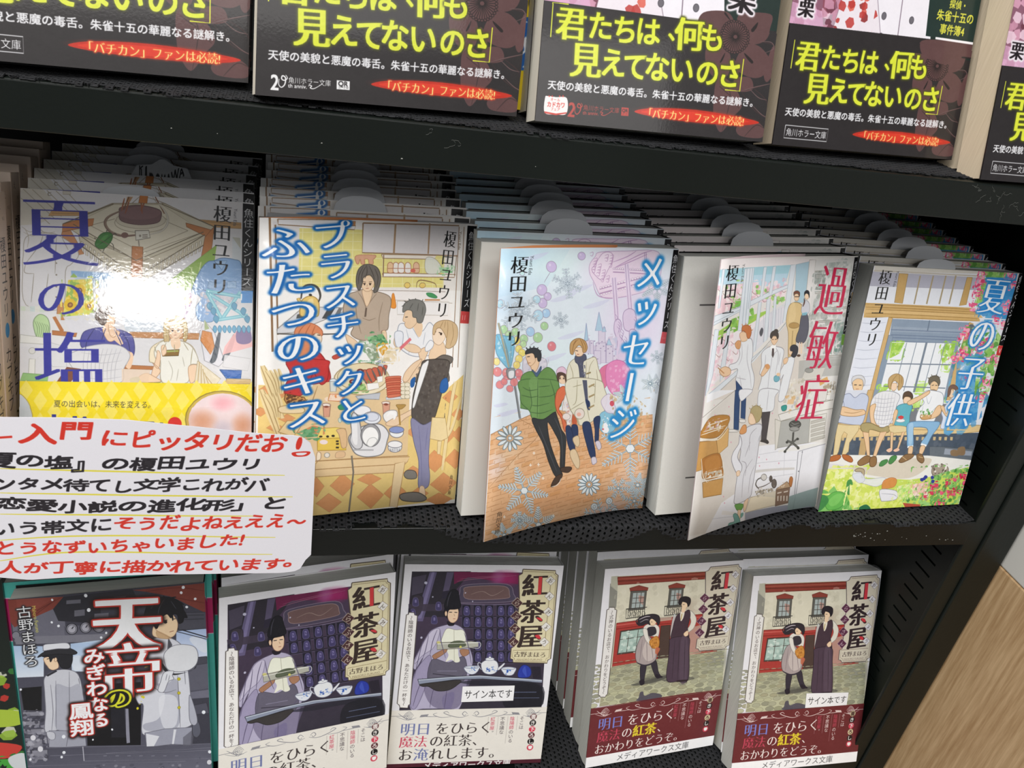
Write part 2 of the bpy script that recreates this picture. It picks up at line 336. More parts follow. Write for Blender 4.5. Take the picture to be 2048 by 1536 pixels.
ART['art_salt'] = (105, 149, 7.5, 'dcdce0', '''
P d2cfc6 9 - 0.325 1 2 95 -2 180 97 79 166 2 176
L a8a090 9 - 0.325 12 4 146 137 | 51 4 174 123 | 112 3 202 96 | 2 47 124 163 | 151 3 247 93 | 202 9 270 85
C 8c8478 9 - 0.39 132 14 119 14 119 27 132 26
P d2cfc6 9 a8a090 0.26 182 1 216 1 214 16 181 17
P c9a06e 9 9a7a50 0.26 132 100 316 96 299 112 118 123 | 739 99 990 104 991 133 800 132
L 9a7a50 9 - 0.26 132 110 304 104 | 757 105 991 114
C 9c9284 9 - 0.39 524 -1 408 120 | 536 1 631 30 739 87 | 577 2 649 105
P cfc9b4 9 857a66 0.39 396 46 180 159 248 205 485 383 532 381 819 173 861 131 631 30
P d9d3c0 9 9a907c 0.26 402 51 225 157 503 318 812 160 619 37
P c9c2ac 9 857a66 0.325 248 205 257 255 468 416 486 418 485 313 503 315
P cdc6b2 9 857a66 0.325 532 320 819 173 813 225 533 420
P e6e4dc 9 857a66 0.26 259 236 267 241 268 257 260 252 | 262 265 270 270 270 295 262 290 | 278 249 286 254 286 270 278 265 | 280 278 288 283 288 308 280 303 | 296 262 304 267 304 283 296 277 | 298 291 307 296 307 321 299 316 | 314 275 322 280 323 296 315 290 | 317 304 325 309 325 334 317 329 | 333 288 341 293 341 309 333 303 | 335 316 343 322 343 347 335 342 | 351 301 359 306 359 322 351 316 | 354 329 362 335 362 360 354 355 | 370 313 378 319 378 335 370 329 | 372 343 380 348 381 373 372 368 | 388 327 397 332 397 348 388 342 | 391 356 399 361 399 386 391 381 | 407 340 415 345 415 361 407 355 | 409 369 418 374 418 400 410 394 | 426 353 434 358 434 374 426 369 | 428 382 436 387 436 413 428 407 | 444 366 453 371 453 387 444 382 | 447 395 455 400 455 426 447 421 | 463 379 471 384 471 400 463 395 | 466 408 474 414 474 439 466 434 | 544 352 552 347 550 368 542 373 | 542 380 550 375 547 402 540 406 | 562 341 570 337 568 358 560 363 | 559 370 568 365 564 391 557 396 | 579 331 588 326 585 348 578 353 | 577 360 585 355 582 381 575 386 | 597 321 605 316 603 338 595 342 | 595 350 603 345 600 371 593 376 | 615 311 623 306 621 327 613 332 | 613 339 621 334 618 361 610 366 | 633 301 641 296 639 317 631 322 | 630 329 639 324 635 351 628 356 | 650 290 659 286 657 307 649 312 | 648 319 657 314 653 341 646 346 | 668 280 677 275 674 297 667 302 | 666 309 674 304 671 330 664 335 | 686 270 695 265 692 286 685 291 | 684 298 692 294 689 320 682 325 | 704 260 713 255 710 276 703 281 | 702 288 710 283 707 310 700 315 | 722 249 731 244 728 266 721 271 | 720 278 728 273 725 300 718 305 | 740 239 749 234 746 255 739 260 | 738 268 746 263 743 289 736 294 | 758 229 767 224 764 245 757 250 | 756 257 764 252 761 279 754 284 | 776 218 785 213 783 235 775 240 | 774 247 783 242 779 269 772 274 | 794 208 803 203 801 224 793 229 | 792 236 801 231 797 258 790 263
L 9a907c 9 - 0.286 299 159 514 267 | 259 192 497 315 | 532 279 812 160 | 526 266 740 158 | 408 120 299 159 | 625 113 740 158
P c08050 9 8a5a38 0.325 180 159 242 136 316 125 310 158 248 177 177 197 | 730 120 861 151 861 164 831 185 733 139 | 485 249 534 250 530 400 480 399
P c08050 8 8a5a38 0.26 177 197 214 189 271 298 226 310 174 210
P c08050 9 8a5a38 0.26 861 131 853 223 838 315 798 310 819 186
E d8d2c0 9 9a907c 0.325 528 132 649 125 528 180
E cdc6b4 9 9a907c 0.26 525 119 637 113 525 161
S 7a5e60 9 5c4446 0.39 428 88 437 62 521 47 607 63 616 98 596 128 513 142 437 128
S 86686a 9 - 0.325 431 81 521 53 610 69 595 99 519 117 443 109
C 9a5c40 9 - 0.7 451 17 437 81 | 477 9 454 92 | 524 12 530 87 | 548 10 524 75
P c07a44 9 8a5a38 0.26 521 -1 556 -2 552 35 514 35
P b89068 8 - 0.325 463 10 489 8 477 31 457 41
L 7a5238 9 - 0.52 471 9 446 74
L 7a5238 9 - 0.455 589 1 631 81
C 7a6258 9 - 1.3 431 81 379 113 365 148 391 185 443 201 502 194
C 94806f 9 - 0.6 430 80 380 111 367 147 392 181 443 197 499 191
E 7a5c54 9 - 0.325 452 197 468 196 452 211
C a8a294 9 - 1.0 604 32 640 80 646 125 620 165 566 187
C d6d2c8 9 - 0.5 604 32 640 80 646 125 620 165 566 187
P d8d6cc 9 6c665c 0.39 499 172 560 167 567 203 502 219
E 8c8478 9 - 0.325 521 196 526 196 521 202
L 8c8478 9 - 0.5 531 192 555 189 | 531 202 555 199
L 8c8478 9 - 0.52 514 219 517 247
S 3f7a38 9 2c5428 0.39 325 232 345 200 374 187 396 197 391 229 363 265 334 267 321 252
C 2c5428 9 - 0.325 333 254 362 230 394 203
S 5c9a50 6 - 0.325 339 232 362 205 380 201 362 227
C 3c3a30 9 - 0.325 325 223 316 217 | 396 203 408 190 417 199 | 386 235 400 247 403 272 | 363 265 351 288 | 374 187 371 179 379 178
P b8cce0 7 - 0.325 215 380 392 381 480 422 527 423 645 415 616 455 306 461 215 408
P 8fb4dc 9 - 0.325 215 382 410 387 404 422 220 408
P 94b85c 9 7a9a50 0.26 651 414 874 222 863 314 754 456 676 452 646 441
L cfe0a0 9 - 0.455 675 413 688 452 | 717 373 724 457 | 759 338 751 423 | 801 310 790 376
S d8d8dc 9 9a948a 0.325 24 231 96 208 152 211 225 257 248 306 215 351 192 384 176 561 25 553 11 374 13 318
C 9a948a 9 - 0.325 96 214 80 265 24 354 | 152 223 147 398 | 175 222 203 283 | 58 402 47 540 | 119 400 108 506 | 24 354 19 398 58 402
E 8c8478 9 - 0.325 153 348 156 348 153 352 | 153 404 157 404 153 408 | 153 461 157 461 153 465 | 153 511 157 511 153 515
C b0aaa0 9 - 0.39 7 182 41 205 79 190 107 207 146 199
C b0aaa0 9 - 0.325 13 207 52 223 96 202 135 212 | 18 188 35 230 30 280
P cfdcc8 8 - 0.325 3 560 23 560 24 626 2 626
P d8dcd8 8 - 0.325 23 560 43 559 44 625 22 626
P c8d8d8 8 - 0.325 43 559 63 558 64 625 42 625
P dfe0d8 8 - 0.325 63 558 83 557 84 624 62 625
P d0dcd0 8 - 0.325 83 557 103 557 104 623 82 624
P c48a58 9 8a6040 0.26 159 549 181 535 193 621 154 622
P c8d870 8 - 0.325 204 427 306 417 318 581 182 598
N e6c83c/d8dc60/98bc58/f0dc70 8 160,2 1.5 204 427 306 417 318 588 182 605
E e8c030 8 - 0.325 273 475 281 475 273 484 | 270 486 278 486 270 496 | 262 495 271 495 262 504 | 252 498 261 498 252 508 | 242 496 250 495 242 505 | 234 488 243 487 234 497 | 232 477 240 476 232 486 | 234 465 243 465 234 475 | 242 456 250 456 242 466 | 252 453 260 453 252 462 | 262 456 271 455 262 465 | 270 464 278 463 270 473
E 8a5a34 9 - 0.325 252 476 265 475 252 490
E b88a50 9 - 0.325 252 476 259 475 252 484
E e8c030 8 - 0.325 232 546 240 546 232 555 | 230 557 238 557 230 566 | 222 565 231 565 222 574 | 213 569 221 568 213 578 | 203 566 211 566 203 575 | 196 558 204 558 196 567 | 193 547 201 547 193 556 | 196 536 204 536 196 545 | 203 528 211 528 203 537 | 212 525 221 525 213 534 | 222 527 230 527 222 537 | 229 535 238 535 230 544
E 8a5a34 9 - 0.325 213 547 225 546 213 560
E b88a50 9 - 0.325 213 547 219 546 213 554
E e8c030 8 - 0.325 309 550 315 549 309 556 | 307 557 313 557 307 564 | 302 563 308 563 302 570 | 295 566 301 565 295 572 | 288 564 294 564 288 570 | 283 558 289 558 283 565 | 281 551 287 550 281 557 | 283 543 289 543 283 549 | 288 537 294 537 288 543 | 295 535 301 534 295 541 | 302 536 308 536 302 543 | 307 542 313 542 307 548
E 8a5a34 9 - 0.325 295 550 304 550 295 560
E b88a50 9 - 0.325 295 550 300 550 295 556
P ccb8d4 8 - 0.325 610 455 766 468 743 604 599 585
P c4a4c8 8 - 0.325 664 485 760 482 752 541 682 537
S c88a48 9 - 0.325 688 514 718 490 754 495 751 521 718 529
S f4f0e8 9 - 0.325 700 516 724 506 736 518 715 528
N 5c9a5c/78b070/e08a60 9 60,3 1 616 500 676 478 676 550 623 565
P cdd6dc 7 - 0.325 948 178 991 179 992 307 949 296
P b0ae9c 6 - 0.325 948 178 985 180 989 235
S 8cb0dc 9 5a7aa0 0.39 862 301 899 286 955 290 992 314 994 459 864 471 839 459 772 475 760 449 796 356 832 309
P a0c0e4 9 5a7aa0 0.325 862 301 900 345 924 298
P 9cbce0 9 5a7aa0 0.26 839 406 876 411 870 445 833 439 | 925 403 968 401 969 434 925 436
S 8cb0dc 9 5a7aa0 0.39 760 449 803 493 779 540 792 602 865 600 864 471
N c4c4d0/d0ccd4/b4b4c0 8 90,4 1.2 815 473 963 481 902 562 822 558
L 68b4c8 9 - 1.7 827 459 989 559
L 94d0dc 9 - 0.9 827 459 989 559
L 68b4c8 9 - 1.7 833 466 902 595
L 94d0dc 9 - 0.9 833 466 902 595
L 68b4c8 9 - 1.7 988 453 902 595
L 94d0dc 9 - 0.9 988 453 902 595
L 68b4c8 9 - 1.7 827 453 994 479
L 94d0dc 9 - 0.9 827 453 994 479
L 68b4c8 9 - 1.7 877 600 1026 571
L 94d0dc 9 - 0.9 877 600 1026 571
L 68b4c8 9 - 1.7 989 559 1026 595
L 94d0dc 9 - 0.9 989 559 1026 595
S 4c98bc 9 2c6c94 0.26 840 511 856 524 846 551 830 532 | 858 537 874 550 865 576 849 557 | 871 576 887 589 877 616 861 596 | 957 507 973 520 964 547 947 527 | 1001 532 1017 545 1007 572 991 553 | 1020 572 1036 584 1027 611 1010 592
P e0e0e2 8 - 0.325 -4 580 173 594 174 750 -3 754
P b87848 9 8a5a38 0.26 137 673 244 682 239 702 137 694
P b87848 9 - 0.325 137 609 151 604 187 672 174 684
P c08a58 9 8a5a38 0.26 445 670 796 670 792 701 458 699
P b87848 9 8a5a38 0.26 441 835 587 841 583 858 441 855
P dcdce4 8 - 0.325 182 603 332 608 440 670 217 683
P c8d4e0 7 - 0.325 440 605 623 609 632 670 458 672
S 54549c 9 3c3c74 0.39 266 689 297 664 368 652 440 665 486 694 497 764 477 804 405 805 324 787 262 749
S f0ceb0 9 b08868 0.26 368 587 404 591 408 626 399 656 431 675 404 716 377 716 355 667 363 637
S 5a4438 9 3a3430 0.26 321 599 341 559 376 543 403 566 404 594 377 589 370 627 355 642 332 623
C 5a4438 9 - 0.6 323 579 310 569 | 341 554 332 537 | 367 543 366 530 | 390 552 403 542
C f0ceb0 9 - 3.2 441 735 418 705 391 678 393 651
S f0ceb0 9 b08868 0.26 381 641 404 648 418 677 404 701 386 686
S f0ceb0 9 - 0.325 445 765 468 814 459 845 478 854 491 809 486 774
S dcdce0 9 a0a0a8 0.325 288 748 368 734 441 745 477 789 450 855 433 925 263 927 227 858 200 799 244 769
C b4b4bc 9 - 0.26 279 758 271 838 280 922 | 299 758 289 837 296 922 | 319 757 306 837 312 922 | 338 757 324 837 328 921 | 358 756 342 836 344 921 | 378 756 360 836 360 921 | 397 756 378 836 377 921 | 417 755 396 836 393 921 | 437 755 414 835 409 921 | 262 778 351 788 441 775 | 262 818 351 828 441 815 | 262 858 351 868 441 855 | 262 897 351 908 441 895
P 7c4c3c 9 - 0.325 200 849 262 858 218 923 157 923
S b8d89c 8 78906c 0.39 56 636 82 597 117 615 126 673 108 723 74 714
C 78906c 9 - 0.234 60 626 74 665 69 714 | 71 630 83 665 77 714 | 81 634 93 664 85 713 | 92 637 102 664 93 713 | 102 641 112 664 101 713 | 112 644 121 664 108 713
P e4e4e0 9 a8a8a0 0.26 1 696 100 708 100 740 1 735
P e8e8e4 9 a8a8a0 0.26 40 812 65 813 63 900 36 898
E dcdcd8 9 a8a8a0 0.26 52 773 66 772 52 788
P 94c07c 9 6c9458 0.26 14 881 122 889 118 919 1 918
P dadce0 8 b0b0b4 0.26 100 723 191 750 200 849 139 849 122 820
S f0e4c8 9 a89c80 0.39 570 752 614 716 651 705 707 708 764 738 792 809 788 829 746 840 737 917 625 923 615 842 578 823 564 813
S ecece4 9 a8a090 0.39 587 762 623 715 707 710 764 743 793 819 750 835 741 920 625 921 615 812 596 807
C b8b4a8 9 - 0.325 652 811 671 862 662 913 | 717 790 727 840 | 699 851 690 913
S f0d2b4 9 b08868 0.26 578 823 606 852 615 781 601 761 596 797 574 883 588 903 615 862 | 746 840 788 834 784 891 765 922 751 912
S f0d2b4 9 - 0.325 665 699 702 698 707 739 684 755 665 735
E f0d2b4 9 - 0.325 683 653 719 652 684 702
S f0d2b4 9 a07858 0.195 654 631 653 659 665 689 684 699 702 688 716 657 714 629 684 618
L 4a3428 9 - 0.364 664 658 676 658
E 3a2c28 9 - 0.325 670 662 673 662 670 667
L 5a4438 9 - 0.234 661 649 676 650
L 4a3428 9 - 0.364 703 657 691 657
E 3a2c28 9 - 0.325 696 661 700 661 696 666
L 5a4438 9 - 0.234 705 648 691 650
L a07858 9 - 0.182 683 662 681 673
L a05848 9 - 0.26 677 682 689 681
S c8b07c 9 8c7850 0.325 631 710 630 629 650 593 687 585 720 594 739 631 737 703 721 708 721 647 697 622 669 633 653 659 656 710 642 715
C a08c5c 9 - 0.286 687 587 669 628 656 669 | 697 589 706 622 723 657 | 669 593 646 639 642 700 | 716 596 733 647 730 698
P 8c6c34 9 54401c 0.39 624 761 703 754 698 785 624 789
P a8b060 9 - 0.325 628 761 698 757 698 765 627 771
S f0d2b4 9 b08868 0.26 619 741 637 735 642 771 624 786
S 7c9454 9 - 0.325 569 892 615 913 606 924 524 924 551 904
S f0d2b4 9 b08868 0.26 519 894 551 876 588 893 616 918 524 919
P dcdce4 9 94949c 0.39 796 665 819 603 867 663 916 807 888 838 821 808
P a8b888 9 - 0.325 819 598 843 644 820 654
P d48a48 9 8c5a30 0.26 810 655 853 664 868 735 849 777 801 706
C 4c5460 9 - 2.6 891 663 868 787 849 818 | 963 671 935 755 907 807
P f0b4b4 8 - 0.325 968 656 1040 649 1051 731 906 776 916 734
S 6c5c94 8 - 0.325 977 645 1031 638 1046 700 1012 720 973 707
S 5ca4c8 9 2c6c94 0.26 867 628 878 643 871 665 859 648 | 890 627 901 642 894 665 882 648 | 913 626 924 641 917 664 905 647 | 936 626 947 641 940 664 928 646 | 959 625 971 640 963 663 951 646 | 982 624 994 639 986 662 974 645 | 1005 624 1017 639 1009 662 998 644 | 1029 623 1040 638 1033 661 1021 644
P e6dcc4 9 a89870 0.26 788 809 898 900 879 926 774 927
L c0a878 9 - 0.39 797 814 789 927 | 805 832 806 927 | 813 850 823 927 | 820 869 840 926 | 828 887 857 926
P dcdce0 8 a8a8ac 0.26 916 776 1042 794 1028 857 907 838
P 2c64b4 9 1c4480 0.39 893 853 999 855 994 904 927 900
P d4b884 9 8c7850 0.26 927 898 1043 900 1043 924 917 926
S b8c8b0 9 - 0.325 478 905 514 894 524 924 487 927
P e8ccb0 6 - 0.325 441 855 569 858 560 924 442 925
C 34346c 9 - 0.39 323 653 288 718 280 768 | 440 670 468 724 477 774 | 368 657 350 717 | 404 656 431 715 441 745
C 3a2c28 9 - 0.455 332 569 350 618 | 359 558 368 587 | 385 557 393 582
C a8a084 9 - 0.39 587 741 596 772 | 764 748 755 830 | 679 729 681 770 | 642 720 624 761 | 721 718 745 758
L 6c6250 9 - 0.39 248 205 485 383 532 381 819 173 | 254 256 468 417 | 533 420 813 226 | 225 157 503 318 812 160 | 180 159 402 48 | 619 34 861 131
T 34359a 9 vm 0.96 165 12 175 378 夏
T 34359a 9 vm 1.12 175 407 176 617 の
T 34359a 9 vm 1.02 213 661 219 982 塩
T 1c1c20 9 vm 1.0 903 21 889 473 榎田ユウリ
T 5c5c64 9 vp 1.0 964 34 960 122 Yuuri Eda
P 151518 9 - 0.325 997 5 1053 8 1050 445 994 446
T e4e6ea 9 v 1.0 1026 29 1019 425 魚住くんシリーズ
P 2c8cd8 9 - 0.325 994 448 1050 445 1046 507 993 509
T f4f4f8 9 v 1.4 1020 455 1018 502 I
P f2dc1c 9 - 0.325 -5 920 1059 926 1065 1543 -3 1512
P f5e56e 8 - 0.325 27 915 56 964 27 1013 -2 964 | 27 1019 57 1068 28 1117 -2 1068 | 28 1123 57 1172 28 1222 -1 1172 | 28 1228 57 1278 28 1327 -1 1277 | 28 1333 58 1383 29 1432 -1 1382 | 29 1438 58 1489 29 1538 -1 1487 | 29 1544 58 1595 29 1644 0 1593 | 29 1650 59 1701 29 1750 0 1699 | 88 966 117 1015 88 1065 58 1016 | 88 1071 118 1120 88 1170 59 1120 | 88 1176 118 1226 89 1275 59 1225 | 89 1281 118 1331 89 1381 59 1330 | 89 1387 119 1437 89 1487 60 1436 | 89 1493 119 1544 90 1593 60 1542 | 90 1599 119 1650 90 1700 60 1648 | 90 1706 120 1757 90 1807 61 1755 | 148 913 178 963 149 1012 119 963 | 149 1018 179 1068 149 1117 119 1068 | 149 1123 179 1173 149 1223 120 1173 | 149 1229 179 1279 150 1329 120 1278 | 150 1335 180 1385 150 1435 120 1384 | 150 1441 180 1492 151 1542 121 1490 | 151 1548 181 1599 151 1649 121 1597 | 151 1655 181 1706 151 1756 121 1704 | 210 965 240 1015 210 1065 180 1015 | 210 1071 240 1121 211 1170 181 1120 | 211 1176 241 1227 211 1277 181 1226 | 211 1283 241 1333 211 1383 181 1332 | 212 1389 242 1440 212 1490 182 1439 | 212 1496 242 1547 212 1597 182 1546 | 212 1603 243 1655 213 1705 183 1653 | 213 1711 243 1763 213 1813 183 1760 | 271 912 302 962 272 1012 241 962 | 272 1018 302 1068 272 1118 242 1068 | 272 1124 303 1174 273 1224 242 1174 | 273 1230 303 1281 273 1331 243 1280 | 273 1337 304 1388 274 1438 243 1387 | 274 1444 304 1495 274 1545 244 1494 | 274 1551 305 1603 275 1653 244 1601 | 275 1659 305 1712 275 1761 245 1709 | 334 964 365 1014 334 1065 304 1015 | 334 1071 365 1121 335 1171 304 1121 | 335 1177 366 1228 335 1278 305 1227 | 335 1284 366 1335 336 1386 305 1334 | 336 1392 367 1443 337 1493 306 1442 | 337 1499 367 1551 337 1601 306 1549 | 337 1608 368 1660 338 1710 307 1658 | 338 1716 368 1769 338 1819 307 1766 | 396 911 427 961 397 1011 366 961 | 397 1017 428 1067 398 1118 367 1068 | 398 1124 429 1175 398 1225 367 1174 | 398 1231 429 1282 399 1333 368 1282 | 399 1339 430 1390 399 1441 368 1389 | 399 1447 430 1499 400 1549 369 1497 | 400 1555 431 1608 400 1658 369 1606 | 400 1664 432 1717 401 1767 370 1714 | 460 963 491 1014 461 1064 429 1014 | 461 1071 492 1121 461 1172 430 1121 | 461 1178 493 1229 462 1280 431 1229 | 462 1286 493 1337 462 1388 431 1336 | 462 1394 494 1446 463 1497 432 1445 | 463 1503 494 1555 464 1606 432 1553 | 464 1612 495 1665 464 1715 433 1662 | 464 1721 496 1775 465 1825 434 1772 | 523 909 555 960 524 1011 493 960 | 524 1017 556 1067 525 1118 493 1067 | 525 1124 556 1176 525 1226 494 1175 | 525 1233 557 1284 526 1335 495 1283 | 526 1341 558 1393 527 1444 495 1392 | 527 1450 558 1502 527 1553 496 1501 | 527 1559 559 1612 528 1663 497 1610 | 528 1669 560 1722 529 1773 497 1720 | 588 962 620 1013 589 1064 557 1013 | 589 1070 621 1122 590 1173 558 1121 | 590 1179 621 1230 590 1281 559 1230 | 590 1288 622 1340 591 1391 559 1339 | 591 1397 623 1449 592 1500 560 1448 | 592 1506 624 1559 592 1610 561 1557 | 592 1616 624 1670 593 1721 561 1667 | 593 1727 625 1780 594 1831 562 1778 | 653 908 685 959 653 1010 621 959 | 653 1016 685 1067 654 1119 622 1067 | 654 1125 686 1176 655 1228 623 1176 | 655 1234 687 1286 656 1337 624 1285 | 656 1343 688 1396 656 1447 624 1394 | 656 1453 689 1506 657 1557 625 1504 | 657 1563 689 1617 658 1668 626 1614 | 658 1674 690 1728 659 1779 627 1725 | 718 961 751 1013 719 1064 687 1013 | 719 1070 751 1122 720 1173 688 1122 | 720 1180 752 1232 721 1283 688 1231 | 721 1289 753 1342 722 1393 689 1341 | 722 1400 754 1452 722 1504 690 1451 | 722 1510 755 1563 723 1615 691 1561 | 723 1621 756 1675 724 1726 692 1672 | 724 1732 757 1786 725 1838 692 1784 | 784 906 816 958 785 1009 752 958 | 785 1016 817 1067 785 1119 753 1067 | 786 1125 818 1177 786 1229 754 1177 | 786 1235 819 1288 787 1339 755 1287 | 787 1346 820 1398 788 1450 755 1397 | 788 1456 821 1510 789 1561 756 1508 | 789 1568 822 1621 790 1673 757 1619 | 790 1679 823 1733 791 1785 758 1731 | 851 960 884 1012 852 1064 819 1012 | 852 1070 884 1122 852 1174 820 1122 | 852 1181 885 1233 853 1285 821 1232 | 853 1291 886 1344 854 1396 821 1343 | 854 1402 887 1456 855 1507 822 1454 | 855 1514 888 1567 856 1619 823 1565 | 856 1626 889 1680 857 1732 824 1677 | 857 1738 890 1793 858 1844 825 1790 | 917 905 950 957 918 1009 885 957 | 918 1015 951 1067 919 1119 886 1067 | 919 1126 952 1178 920 1230 887 1178 | 920 1236 953 1289 921 1341 888 1288 | 921 1348 954 1401 922 1453 889 1400 | 922 1460 955 1513 923 1565 890 1512 | 923 1572 956 1626 924 1678 891 1624 | 924 1684 957 1739 925 1791 892 1736 | 985 959 1019 1011 986 1064 953 1012 | 986 1070 1020 1123 987 1175 954 1122 | 987 1181 1021 1234 988 1287 955 1234 | 988 1293 1022 1346 989 1399 956 1345 | 989 1405 1023 1459 990 1511 957 1457 | 990 1517 1024 1572 991 1624 958 1570 | 991 1630 1025 1685 992 1737 959 1682 | 992 1744 1026 1799 993 1851 960 1796 | 1053 903 1086 955 1054 1008 1020 956 | 1054 1014 1088 1067 1055 1120 1021 1067 | 1055 1126 1089 1179 1056 1231 1022 1178 | 1056 1238 1090 1291 1057 1344 1023 1290 | 1057 1350 1091 1404 1058 1456 1024 1403 | 1058 1463 1092 1517 1059 1570 1025 1515 | 1059 1576 1093 1631 1060 1683 1026 1628 | 1060 1690 1094 1745 1061 1797 1027 1742
T 4c4838 9 - 1.15 144 1029 593 1034 夏の出会いは、未来を変える。
T 1f2890 9 B 1.5 97 1146 711 1180 カドフェス!
E d82c28 9 - 0.325 687 1130 719 1130 687 1165
E c8ae50 9 8c7c2c 0.52 909 1108 1082 1108 911 1254
E ead8dc 9 - 0.325 911 1110 1072 1110 912 1246
P f2dc1c 0 - 0.325 1059 926 1102 926 1106 1331 1063 1330
G d88a5c 6 - 0 814 1118 900 1118 815 1201
G d88a5c 6 - 0 1006 1139 1075 1140 1007 1224
G f0a8b4 7 - 0 909 1024 986 1024 909 1076
G c8c0d0 7 - 0 910 1160 977 1160 910 1223
S c8d0d8 9 b09c40 0.39 -5 988 27 1008 49 1057 52 1106 -4 1106
''')
